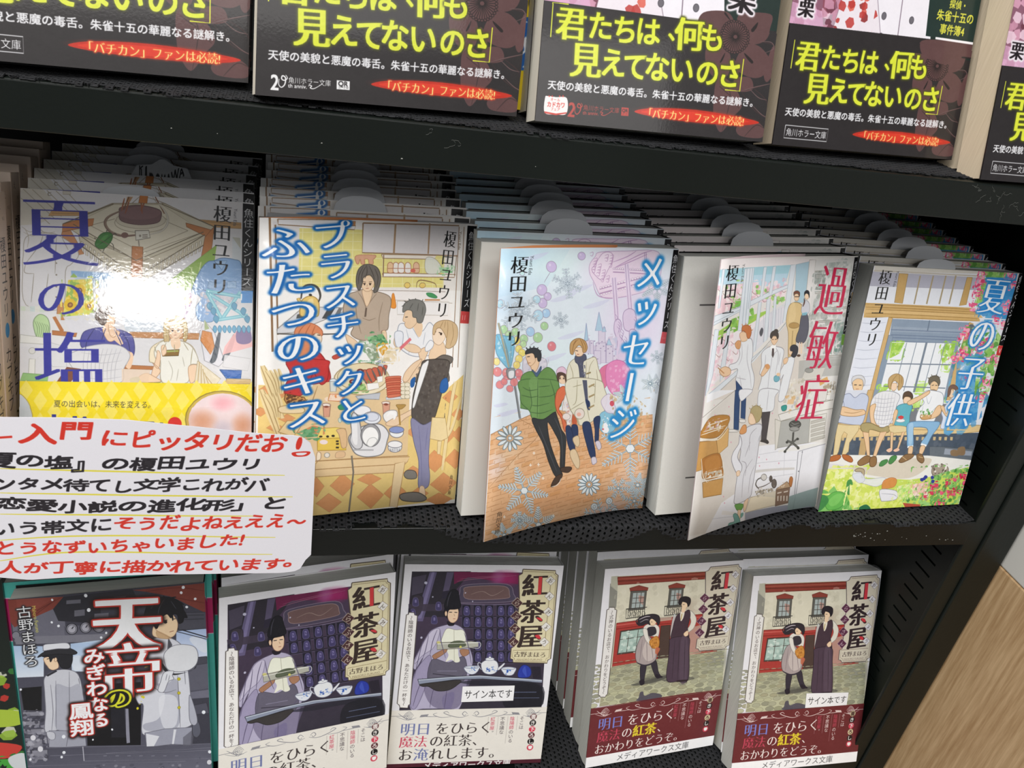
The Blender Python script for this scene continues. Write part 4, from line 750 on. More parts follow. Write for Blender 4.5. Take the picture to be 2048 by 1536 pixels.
ART['art_snow'] = (105, 149, 7.5, 'dfe9f2', '''
P cfe2ee 9 - 0.325 0 1 342 9 240 188 -2 229
G b4d8ec 6 - 0 74 39 310 43 79 123
G bcd8f0 5 - 0 39 231 181 240 48 371
G d8ecec 6 - 0 289 81 531 84 301 201
G e4d4ec 7 - 0 808 377 1159 377 871 748
G ecdcf0 7 - 0 654 113 977 111 676 263
G dceef0 5 - 0 271 526 536 547 287 702
S cfd0ea 5 - 0.325 259 260 317 240 404 227 356 256 295 268 | 451 303 516 281 612 267 559 297 492 310 | 320 455 381 436 473 425 423 453 359 464 | 232 562 291 544 379 535 331 563 269 572 | 101 55 154 34 231 21 188 49 134 61 | 346 220 407 198 497 185 448 214 384 227
S ecd8ea 8 b89cc0 0.39 465 84 493 45 517 23 675 17 903 19 942 140 890 211 712 252 568 255 502 174 470 128
S f0e0f0 9 b08cb4 0.325 481 112 498 84 537 28 592 28 599 73 577 118 555 163 520 151
C b890b8 9 - 0.286 458 28 477 23 476 42 462 38 | 486 58 505 52 504 72 490 68 | 514 87 534 82 533 101 519 97 | 543 117 563 112 562 132 548 128 | 573 148 593 142 592 162 578 158 | 584 42 604 37 603 56 589 52 | 484 71 503 66 503 86 489 82 | 513 101 532 96 531 116 517 111 | 542 131 561 126 561 146 546 142 | 571 162 591 156 591 176 576 172 | 582 56 602 51 602 70 587 66 | 483 85 502 80 501 100 487 95 | 511 115 531 110 530 130 516 125 | 540 145 560 140 559 160 545 156 | 551 41 571 35 570 55 556 51 | 581 70 601 65 600 84 586 80 | 481 99 500 94 499 113 486 109 | 509 129 529 124 528 144 514 139 | 538 160 558 154 558 174 543 170 | 550 55 570 49 569 69 555 65 | 579 84 599 79 599 99 584 95 | 479 113 499 108 498 127 484 123
C c09cc4 9 - 0.52 610 107 684 73 796 27 855 14 | 624 101 713 73 827 32 | 606 73 694 45 749 16
L b898bc 9 - 0.6 610 107 842 118 | 613 124 845 134
L b898bc 9 - 0.7 541 211 817 153 | 544 234 822 179
E f4ecf4 9 b898bc 0.195 617 105 623 105 618 109 | 547 204 553 204 548 209 | 555 241 562 241 556 246 | 631 105 636 105 631 110 | 563 201 569 201 564 206 | 572 237 578 238 572 243 | 644 106 650 106 645 111 | 579 197 586 197 580 202 | 588 234 594 234 589 239 | 658 107 664 107 659 111 | 596 194 602 194 597 199 | 604 231 611 231 605 236 | 672 107 678 107 673 112 | 612 190 619 190 613 195 | 621 227 628 227 622 232 | 686 108 692 108 686 112 | 629 187 635 187 630 192 | 638 224 644 224 639 229 | 700 108 706 108 700 113 | 646 183 652 183 646 188 | 655 220 661 220 655 225 | 714 109 720 109 714 114 | 662 180 669 180 663 185 | 672 217 678 217 672 222 | 728 110 734 109 729 114 | 679 176 686 176 680 181 | 689 213 695 213 689 218 | 742 110 748 110 743 115 | 696 172 703 172 697 178 | 706 209 712 210 707 215 | 757 111 763 111 757 115 | 714 169 720 169 714 174 | 723 206 730 206 724 211 | 771 111 777 111 772 116 | 731 165 738 165 732 170 | 740 202 747 202 741 207 | 785 112 792 112 786 116 | 748 161 755 161 749 167 | 758 198 765 199 759 204 | 800 112 806 112 801 117 | 766 158 773 158 767 163 | 776 195 782 195 776 200 | 815 113 821 113 816 117 | 783 154 790 154 784 159 | 793 191 800 191 794 196 | 830 113 836 113 830 118 | 801 150 808 150 802 155 | 811 187 818 187 812 192
C c09cc4 9 - 0.5 496 174 515 219 546 249 625 259 727 252
L e4d4ea 9 - 3.4 623 153 675 374
L a88cb4 9 - 0.325 614 153 665 374 | 631 153 684 375
L e4d4ea 9 - 3.2 695 84 756 317
L a88cb4 9 - 0.325 687 84 746 317 | 703 84 766 317
L a88cb4 9 - 0.39 817 21 843 124 | 806 21 831 124
S dccce4 9 9c84ac 0.39 664 380 693 375 714 411 706 459 742 496 767 558 766 601 702 586 696 494 665 433 | 717 334 752 317 793 335 810 389 795 437 739 430 716 375 | 771 437 818 438 847 511 823 559 791 510
C a48cb4 9 - 0.286 659 344 676 363 669 386 | 686 385 704 403 697 427 | 714 425 732 444 725 468 | 743 466 761 485 753 509 | 772 508 791 527 783 551 | 801 550 820 569 812 593 | 793 360 812 378 804 402 | 684 398 702 416 694 440 | 712 439 730 457 722 481 | 740 480 759 498 751 522 | 769 521 788 540 780 564 | 799 563 818 582 810 606 | 790 373 809 392 801 416 | 681 411 699 429 691 453 | 709 452 727 470 720 494 | 738 493 756 512 748 536
N d4c8dc/c8c8e0/dcd4e4 8 90,21 1.5 500 479 691 458 707 616 572 603
P d8d0e2 9 9c8cb0 0.286 488 467 509 468 518 545 497 544 | 517 480 538 481 547 553 526 552 | 561 412 604 413 627 582 583 579 | 554 494 619 497 634 607 568 603 | 624 509 669 511 683 609 638 607 | 549 535 592 538 602 611 558 608
P b0cce0 9 8c94b8 0.325 481 385 505 479 480 478 | 553 330 591 431 542 428 | 596 407 614 437 585 436 | 637 474 662 511 623 509
L 9c8cb0 9 - 0.5 493 479 501 479 | 523 494 531 495 | 554 509 562 510 | 585 525 594 525 | 617 540 626 541 | 649 556 658 556 | 682 571 691 572 | 524 576 532 577 | 541 484 549 484 | 572 499 580 500 | 603 514 612 515 | 635 530 644 530 | 668 545 677 546 | 511 550 519 551 | 541 566 550 567 | 573 582 581 582 | 589 489 598 489 | 621 504 630 504 | 654 519 663 520 | 686 535 695 535
E c8b4dc 8 94849c 0.26 413 42 435 42 416 62
E ffffff 3 - 0.325 406 35 411 35 407 40
E ccb8e0 8 94849c 0.26 252 92 279 93 255 119
E ffffff 3 - 0.325 243 83 249 83 244 90
E ccb8e0 8 94849c 0.26 212 204 238 205 214 231
E ffffff 3 - 0.325 203 195 209 196 204 202
E ccb8e0 8 94849c 0.26 245 238 265 239 247 258
E ffffff 3 - 0.325 238 231 243 231 239 236
E ccb8e0 8 94849c 0.26 222 270 245 272 224 295
E ffffff 3 - 0.325 214 262 219 263 215 269
E a8ccec 8 94849c 0.26 245 322 267 323 247 345
E ffffff 3 - 0.325 237 314 242 314 238 320
E b4d8ec 8 94849c 0.26 203 330 230 332 205 358
E ffffff 3 - 0.325 194 321 200 321 195 328
E a8d098 8 94849c 0.26 241 386 262 388 243 407
E ffffff 3 - 0.325 235 379 239 379 235 384
E a8d098 8 94849c 0.26 211 442 236 444 213 468
E ffffff 3 - 0.325 203 433 208 434 203 440
E a8ccec 8 94849c 0.26 169 409 191 411 171 433
E ffffff 3 - 0.325 162 401 167 402 163 407
E b0d8a0 8 94849c 0.26 36 386 55 388 37 408
E ffffff 3 - 0.325 30 379 34 379 30 384
E b0d8a0 8 94849c 0.26 93 403 113 404 95 424
E ffffff 3 - 0.325 87 395 91 396 87 401
E b4d8a0 8 94849c 0.26 62 416 81 418 63 438
E ffffff 3 - 0.325 55 408 60 409 56 414
E acd49c 8 94849c 0.26 138 443 159 445 140 466
E ffffff 3 - 0.325 131 435 135 435 131 441
E b8d8a0 8 94849c 0.26 137 468 154 469 138 486
E ffffff 3 - 0.325 131 461 135 462 132 466
E b8dcec 8 94849c 0.26 188 251 208 252 190 272
E ffffff 3 - 0.325 182 244 186 244 182 249
E c4e4e4 8 94849c 0.26 106 118 118 119 107 131
E ffffff 3 - 0.325 102 114 105 114 102 117
E b8dcec 8 94849c 0.26 13 261 31 263 14 282
E ffffff 3 - 0.325 7 254 11 255 7 260
E dc7880 8 94849c 0.26 291 494 315 496 294 519
E ffffff 3 - 0.325 284 486 289 487 284 492
E e8d468 8 94849c 0.26 101 447 120 449 102 468
E ffffff 3 - 0.325 95 440 99 441 95 445
E f0dc70 8 94849c 0.26 116 490 134 492 117 510
E ffffff 3 - 0.325 110 484 114 484 111 489
E ecd868 8 94849c 0.26 134 512 153 514 136 532
E ffffff 3 - 0.325 129 505 133 506 129 510
E f0d870 8 94849c 0.26 120 541 139 543 121 562
E ffffff 3 - 0.325 113 534 118 534 114 539
E ecd470 8 94849c 0.26 111 571 129 573 112 591
E ffffff 3 - 0.325 105 564 109 564 105 569
E f0e08c 8 94849c 0.26 11 541 27 544 12 560
E ffffff 3 - 0.325 6 535 9 535 6 540
E e48484 8 94849c 0.26 18 593 39 596 20 617
E ffffff 3 - 0.325 12 585 16 586 12 591
E e48484 8 94849c 0.26 63 604 85 607 65 629
E ffffff 3 - 0.325 56 595 61 596 56 601
E e07c80 8 94849c 0.26 125 615 146 618 127 638
E ffffff 3 - 0.325 118 607 123 608 119 613
E e48484 8 94849c 0.26 68 644 92 647 70 670
E ffffff 3 - 0.325 61 635 66 635 61 641
E e48484 8 94849c 0.26 28 658 49 661 30 681
E ffffff 3 - 0.325 22 649 26 650 22 655
E e07c80 8 94849c 0.26 128 652 147 655 129 674
E ffffff 3 - 0.325 121 645 126 645 122 650
E e48484 8 94849c 0.26 73 673 94 676 75 697
E ffffff 3 - 0.325 66 664 71 665 67 670
E e48484 8 94849c 0.26 119 691 140 694 121 714
E ffffff 3 - 0.325 112 683 117 684 113 689
C 94849c 9 - 0.26 249 118 236 139 220 168 | 200 462 183 472 172 479
S 78bcdc 8 5c8ca8 0.39 -1 410 51 420 87 429 93 485 87 551 78 584 61 576 26 532 4 486
N c4e4f0 8 40,22 0.5 1 415 87 429 83 573 20 515
C 7c98a0 9 - 0.325 6 413 46 502 72 577 | 35 419 62 504 78 578 | 73 428 78 506 81 578 | 4 351 38 468 73 583 | 13 352 49 469 78 578
L b0a890 9 - 0.7 8 351 72 577
S 8c9498 8 5c6468 0.325 62 587 101 589 104 638 73 633
S e8eaee 9 - 0.325 74 600 99 600 98 634 77 631
L 6c7478 9 - 1.4 90 636 108 699
F 7c8c9c/dfe8f0 9 6,0,0.4 0.3 348 178 434 181 356 254
F 7c8c9c/dfe8f0 9 6,0,0.4 0.3 329 362 375 365 334 403
F 7c8c9c/dfe8f0 9 6,0,0.4 0.3 108 306 207 313 115 402
F 7c8c9c/dfe8f0 9 6,1,0.52 0.3 929 205 1054 204 946 294
F 7c8c9c/dfe8f0 9 6,0,0.4 0.3 1001 587 1053 588 1008 625
F 7c8c9c/dfe8f0 9 6,1,0.52 0.3 1021 739 1101 739 1032 796
F 8c9cac/dfe8f0 9 6,0,0 0.2 108 306 159 309 112 355
F 8c9cac/dfe8f0 9 6,0,0 0.2 348 178 386 179 351 212
S dc6c94 8 b05478 0.325 595 671 612 630 676 615 672 688 656 737 629 757 610 721
S e48cbc 9 c068a0 0.39 644 674 647 619 704 595 768 613 816 664 826 721 795 783 718 791 664 737
N ecacd0/f0c0dc 6 40,23 1.0 648 626 801 620 814 746 700 777
G c070b8 5 - 0 789 744 846 747 799 802
S d4d0dc 9 9c98a8 0.325 143 547 165 538 197 575 213 549 236 545 269 566 272 607 244 638 185 643 147 609
N e0dce6/c4c0d0 8 60,24 0.8 143 547 267 554 273 618 160 628
S eccaa8 9 a8805c 0.325 163 515 210 520 228 556 223 601 201 622 183 585 167 566
S eccaa8 9 a8805c 0.26 156 514 186 512 200 536 208 560 192 581 177 582 167 561 158 543
L 3a3430 9 - 0.39 162 535 176 535
L a05848 9 - 0.26 170 568 182 568
S 34383c 9 1c1c20 0.325 152 520 154 503 173 494 202 494 227 510 237 534 235 562 223 564 215 543 206 545 199 527 187 518 169 519
C 34383c 9 - 0.6 162 498 152 486 | 176 494 172 483 | 193 493 194 483 | 212 500 217 492 | 228 513 236 510
S 4c6484 9 2c4058 0.26 194 604 219 624 240 592 242 615 222 653 202 633
S 6c9454 9 44643c 0.39 138 642 160 617 195 615 221 647 243 621 278 602 318 629 342 679 361 734 364 831 150 800 138 717
S e4c4d8 9 a88ca0 0.325 331 630 342 611 367 608 389 630 389 654 346 656
S f0d2b4 9 a07858 0.195 340 647 341 667 353 689 370 698 385 693 394 672 391 652 364 641
L 4a3428 9 - 0.364 350 667 360 668
E 3a2c28 9 - 0.325 356 671 359 671 356 674
L 5a4438 9 - 0.234 348 661 360 663
L 4a3428 9 - 0.364 383 671 373 670
E 3a2c28 9 - 0.325 378 673 381 673 379 676
L 5a4438 9 - 0.234 385 664 373 664
L a07858 9 - 0.182 367 672 366 680
L a05848 9 - 0.26 363 686 374 686
S 5a4038 9 3a3430 0.26 342 679 335 643 357 636 386 651 397 684 390 696 383 665 365 652 350 662 350 688
S e4e0cc 9 948c74 0.39 392 654 405 590 455 565 505 580 561 572 590 634 622 704 651 861 405 836 408 740
C a8a084 9 - 0.39 405 596 432 658 435 742 | 555 584 532 624 531 727 | 577 639 604 733 | 460 601 482 674 | 507 592 519 748
S 54586c 9 34384c 0.325 434 557 461 550 495 553 505 580 487 603 516 726 539 851 503 847 483 711 461 613 438 587
N 6c7088/44485c 8 60,25 0.5 467 601 501 604 526 749 498 746
S f0d2b4 9 a8805c 0.26 426 515 463 512 486 531 475 557 448 559 433 545
L 3a3430 9 - 0.325 431 526 448 531
L a05848 9 - 0.325 443 547 457 549
S c49c68 9 7c5c38 0.325 402 537 397 490 418 468 450 464 486 481 504 515 497 538 480 540 470 513 451 500 436 510 424 527 420 547
C 946c40 9 - 0.39 444 467 420 492 412 538 | 451 466 467 489 486 531 | 431 469 414 497 | 465 471 489 502 496 532
L 8c7c54 9 - 0.8 515 659 543 653 | 520 696 547 690
P ece8ec 5 - 0.325 4 823 150 850 211 842 256 923 3 917
P dfe9f2 9 - 0.325 -2 631 135 651 150 856 3 911
S cfd0ea 6 - 0.325 11 760 61 757 79 769 29 775 | 31 811 122 800 135 814 66 829
P e2b48a 9 - 0.325 3 911 151 859 211 842 312 826 529 884 730 935 1027 916 1147 1549 1055 1517 874 1584 2 1502
G f0d4b4 6 - 0 81 1062 206 1089 89 1188
G d89c6c 5 - 0 434 1330 755 1379 449 1469
G dca478 5 - 0 177 1370 385 1421 185 1477
G e8c8b4 6 - 0 920 1324 1144 1333 957 1540
G ecdce4 7 - 0 775 1508 1049 1531 790 1611
G e8d4d0 7 - 0 36 1088 102 1104 42 1188
C a87c54 9 - 0.325 151 859 259 955 141 1063 8 1197
L a87c54 9 - 0.39 3 911 151 859 211 842
K b07c50/b88458/a87448/d4985f/e8c09a/dca070 7 26,14 .33 3 911 151 859 211 842 312 826 529 884 730 935 1027 916 1147 1549 1055 1517 874 1584 2 1502
L 8c9094 9 - 1.1 103 647 137 800 150 856
L 5c6064 9 - 0.325 99 646 144 849
E e48484 8 94849c 0.26 34 660 54 663 35 681 | 54 648 70 651 55 665 | 85 688 103 691 87 706 | 104 658 124 661 105 679
S 6c9454 9 44643c 0.39 138 652 324 674 355 714 368 784 354 838 342 855 317 877 265 878 216 864 197 822 150 772 140 723
S 7ca464 6 - 0.325 183 658 233 664 251 867 215 858 197 749
C 44643c 9 - 0.39 230 663 244 866 | 150 689 188 712 237 712 | 147 730 197 749 241 749 | 207 793 245 801 309 795 | 241 755 306 758 344 744 | 236 700 300 702 | 203 829 262 844 326 834 | 298 671 331 749 346 825 | 186 694 206 780 199 816
S dc7450 9 9c4428 0.39 339 793 344 738 368 716 389 718 406 751 377 804 367 840 392 874 435 950 429 962 411 960 387 893 354 844 | 404 732 417 721 453 737 468 770 453 794 422 771
S c46040 9 - 0.325 449 882 477 882 489 951 467 951
S ece6e0 9 a8988c 0.39 400 757 445 786 462 814 454 863 448 939 426 936 411 858 388 843
N d8a89c/c8c0d0 8 50,26 0.7 404 794 441 811 447 926 423 910
S f0d2b4 9 - 0.325 357 678 385 681 387 700 366 697
E ece0dc 9 a8988c 0.325 417 884 441 887 419 903
S e4e0cc 9 948c74 0.39 399 682 602 700 648 754 673 820 647 915 602 924 566 940 507 943 479 898 428 829
C a8a084 9 - 0.455 462 688 468 802 449 825 | 512 693 536 821 573 934 | 579 698 589 826 | 553 721 584 736 | 438 723 494 716 | 438 849 520 813 | 477 879 506 940
P 54586c 9 - 0.325 494 691 523 694 545 809 527 807
S 2c3c60 9 - 0.325 526 801 557 817 563 862 547 854
E e8dcd4 9 948c74 0.39 499 878 531 881 502 908
E e8b4a4 9 - 0.325 495 881 509 882 497 892
L a8946c 9 - 1 539 733 575 720 | 547 790 582 778 | 554 852 590 839
S 8cc4dc 9 6c94ac 0.39 636 895 697 880 744 923 754 990 701 1012 649 981
E f4f4f8 9 - 0.325 682 964 700 966 684 980 | 688 988 712 990 691 1008
E d86068 9 - 0.325 669 983 677 984 669 988
N f4f4f8 9 24,27 0.4 645 902 733 902 745 983 657 982
S e4dcea 8 a898b8 0.39 633 817 683 782 723 836 747 890 699 893 664 871
N c8a878/dcc8a0/b89868 6 130,28 1.1 673 768 847 791 1004 889 990 1009 779 985 711 862
E d05868 9 - 0.325 711 839 727 840 714 855
S 34383c 9 1c1c20 0.325 216 864 278 880 341 849 357 870 393 951 426 1000 433 1092 436 1184 409 1173 396 1047 353 964 306 900 330 1011 384 1136 429 1216 386 1218 335 1127 291 1017 236 920
C 50545c 9 - 0.39 255 911 320 1047 390 1189 | 344 881 396 983 422 1155
S 4c3c34 9 2c201c 0.325 417 1174 468 1176 486 1189 464 1209 419 1194 | 386 1221 428 1212 417 1247 378 1276 362 1266
C e8e0d8 9 - 0.5 365 1275 405 1268 423 1235
S 2c3c60 9 1c2844 0.325 420 942 449 945 474 1007 494 1081 465 1083 436 1021
S e0c8a4 9 9c8464 0.39 465 1083 497 1082 531 1146 533 1193 509 1183 468 1117
S 2c3c60 9 1c2844 0.26 455 940 492 944 503 1004 478 1007
S e0c8a4 9 9c8464 0.39 474 1010 507 1004 520 1052 503 1066 477 1033
S 2c3c60 9 1c2844 0.325 525 942 573 937 609 1036 639 1140 608 1143 566 1058
S d8d0dc 9 8c8494 0.39 612 1146 639 1143 652 1175 625 1185
S 2c3c60 9 1c2844 0.325 597 917 638 908 641 980 646 1047 623 1051 614 984
S d8d0dc 9 8c8494 0.39 627 1055 654 1051 672 1089 653 1101
F 64808f/e8eff3 9 12,2,0 0.33 103 950 174 964 108 1022
F 64808f/e8eff3 9 6,1,0.2 0.33 204 1261 351 1294 215 1403
F 64808f/e8eff3 9 6,1,0.52 0.33 889 1114 1131 1122 920 1299
F 64808f/e8eff3 9 14,2,0 0.33 617 1303 700 1313 627 1373
F 64808f/e8eff3 9 6,0,0.25 0.33 737 1511 869 1526 753 1620
F 64808f/e8eff3 9 6,0,0 0.33 837 1352 917 1359 847 1417
F 64808f/e8eff3 9 8,1,0.2 0.33 987 1342 1090 1346 1001 1421
F 64808f/e8eff3 9 6,1,0.5 0.33 307 1484 424 1512 317 1595
F 64808f/e8eff3 9 8,0,0 0.33 191 1426 241 1440 195 1477
F 64808f/e8eff3 9 6,1,0.3 0.33 109 1487 181 1509 114 1561
F 64808f/e8eff3 9 6,0,0.3 0.33 977 1441 1070 1445 989 1513
F 64808f/e8eff3 9 6,1,0.2 0.33 790 795 870 798 800 857
F 64808f/e8eff3 9 6,1,0.4 0.33 975 736 1047 737 985 789
E e8eef2 9 7c98a8 0.39 737 1511 761 1514 740 1532
E e8eef2 9 7c98a8 0.325 737 1511 747 1512 738 1520
E e8eef2 9 7c98a8 0.39 673 1446 697 1449 676 1467
E e8eef2 9 7c98a8 0.325 673 1446 683 1447 674 1455
E e8eef2 9 7c98a8 0.39 779 1424 803 1426 782 1445
E e8eef2 9 7c98a8 0.325 779 1424 789 1425 780 1433
E e8eef2 9 7c98a8 0.39 833 1493 858 1496 837 1515
E e8eef2 9 7c98a8 0.325 833 1493 844 1495 835 1503
E e8eef2 9 7c98a8 0.39 676 1523 700 1527 679 1545
E e8eef2 9 7c98a8 0.325 676 1523 686 1525 677 1533
E e8eef2 9 7c98a8 0.39 799 1554 824 1557 802 1576
E e8eef2 9 7c98a8 0.325 799 1554 810 1555 800 1564
L fbf4ea 9 - 0.39 220 1121 236 1124 | 227 1113 229 1131 | 266 1127 282 1130 | 273 1119 275 1138 | 301 1211 317 1215 | 308 1204 310 1222 | 234 1057 250 1060 | 241 1050 243 1068 | 387 1449 405 1453 | 395 1441 397 1460 | 95 1379 110 1384 | 102 1372 103 1390
T 4c3c2c 9 vm 1.0 76 1342 70 1468 角川文庫
T f4f6fa 9 vm,g2c8ccc:1.9:.9 1.0 876 20 800 1066 メッセージ
T 181818 9 vm 1.0 92 34 88 479 榎田ユウリ
T 3c4448 9 vp 1.0 150 36 145 129 Yuuri Eda
P 151518 9 - 0.325 1012 5 1060 5 1060 448 1012 445
T dfe1e5 9 v 0.8 1037 28 1038 430 魚住くんシリーズ
P c85058 9 - 0.325 1012 445 1060 448 1060 512 1007 508
T f4f4f8 9 - 1.9 1021 479 1047 479 III
''')
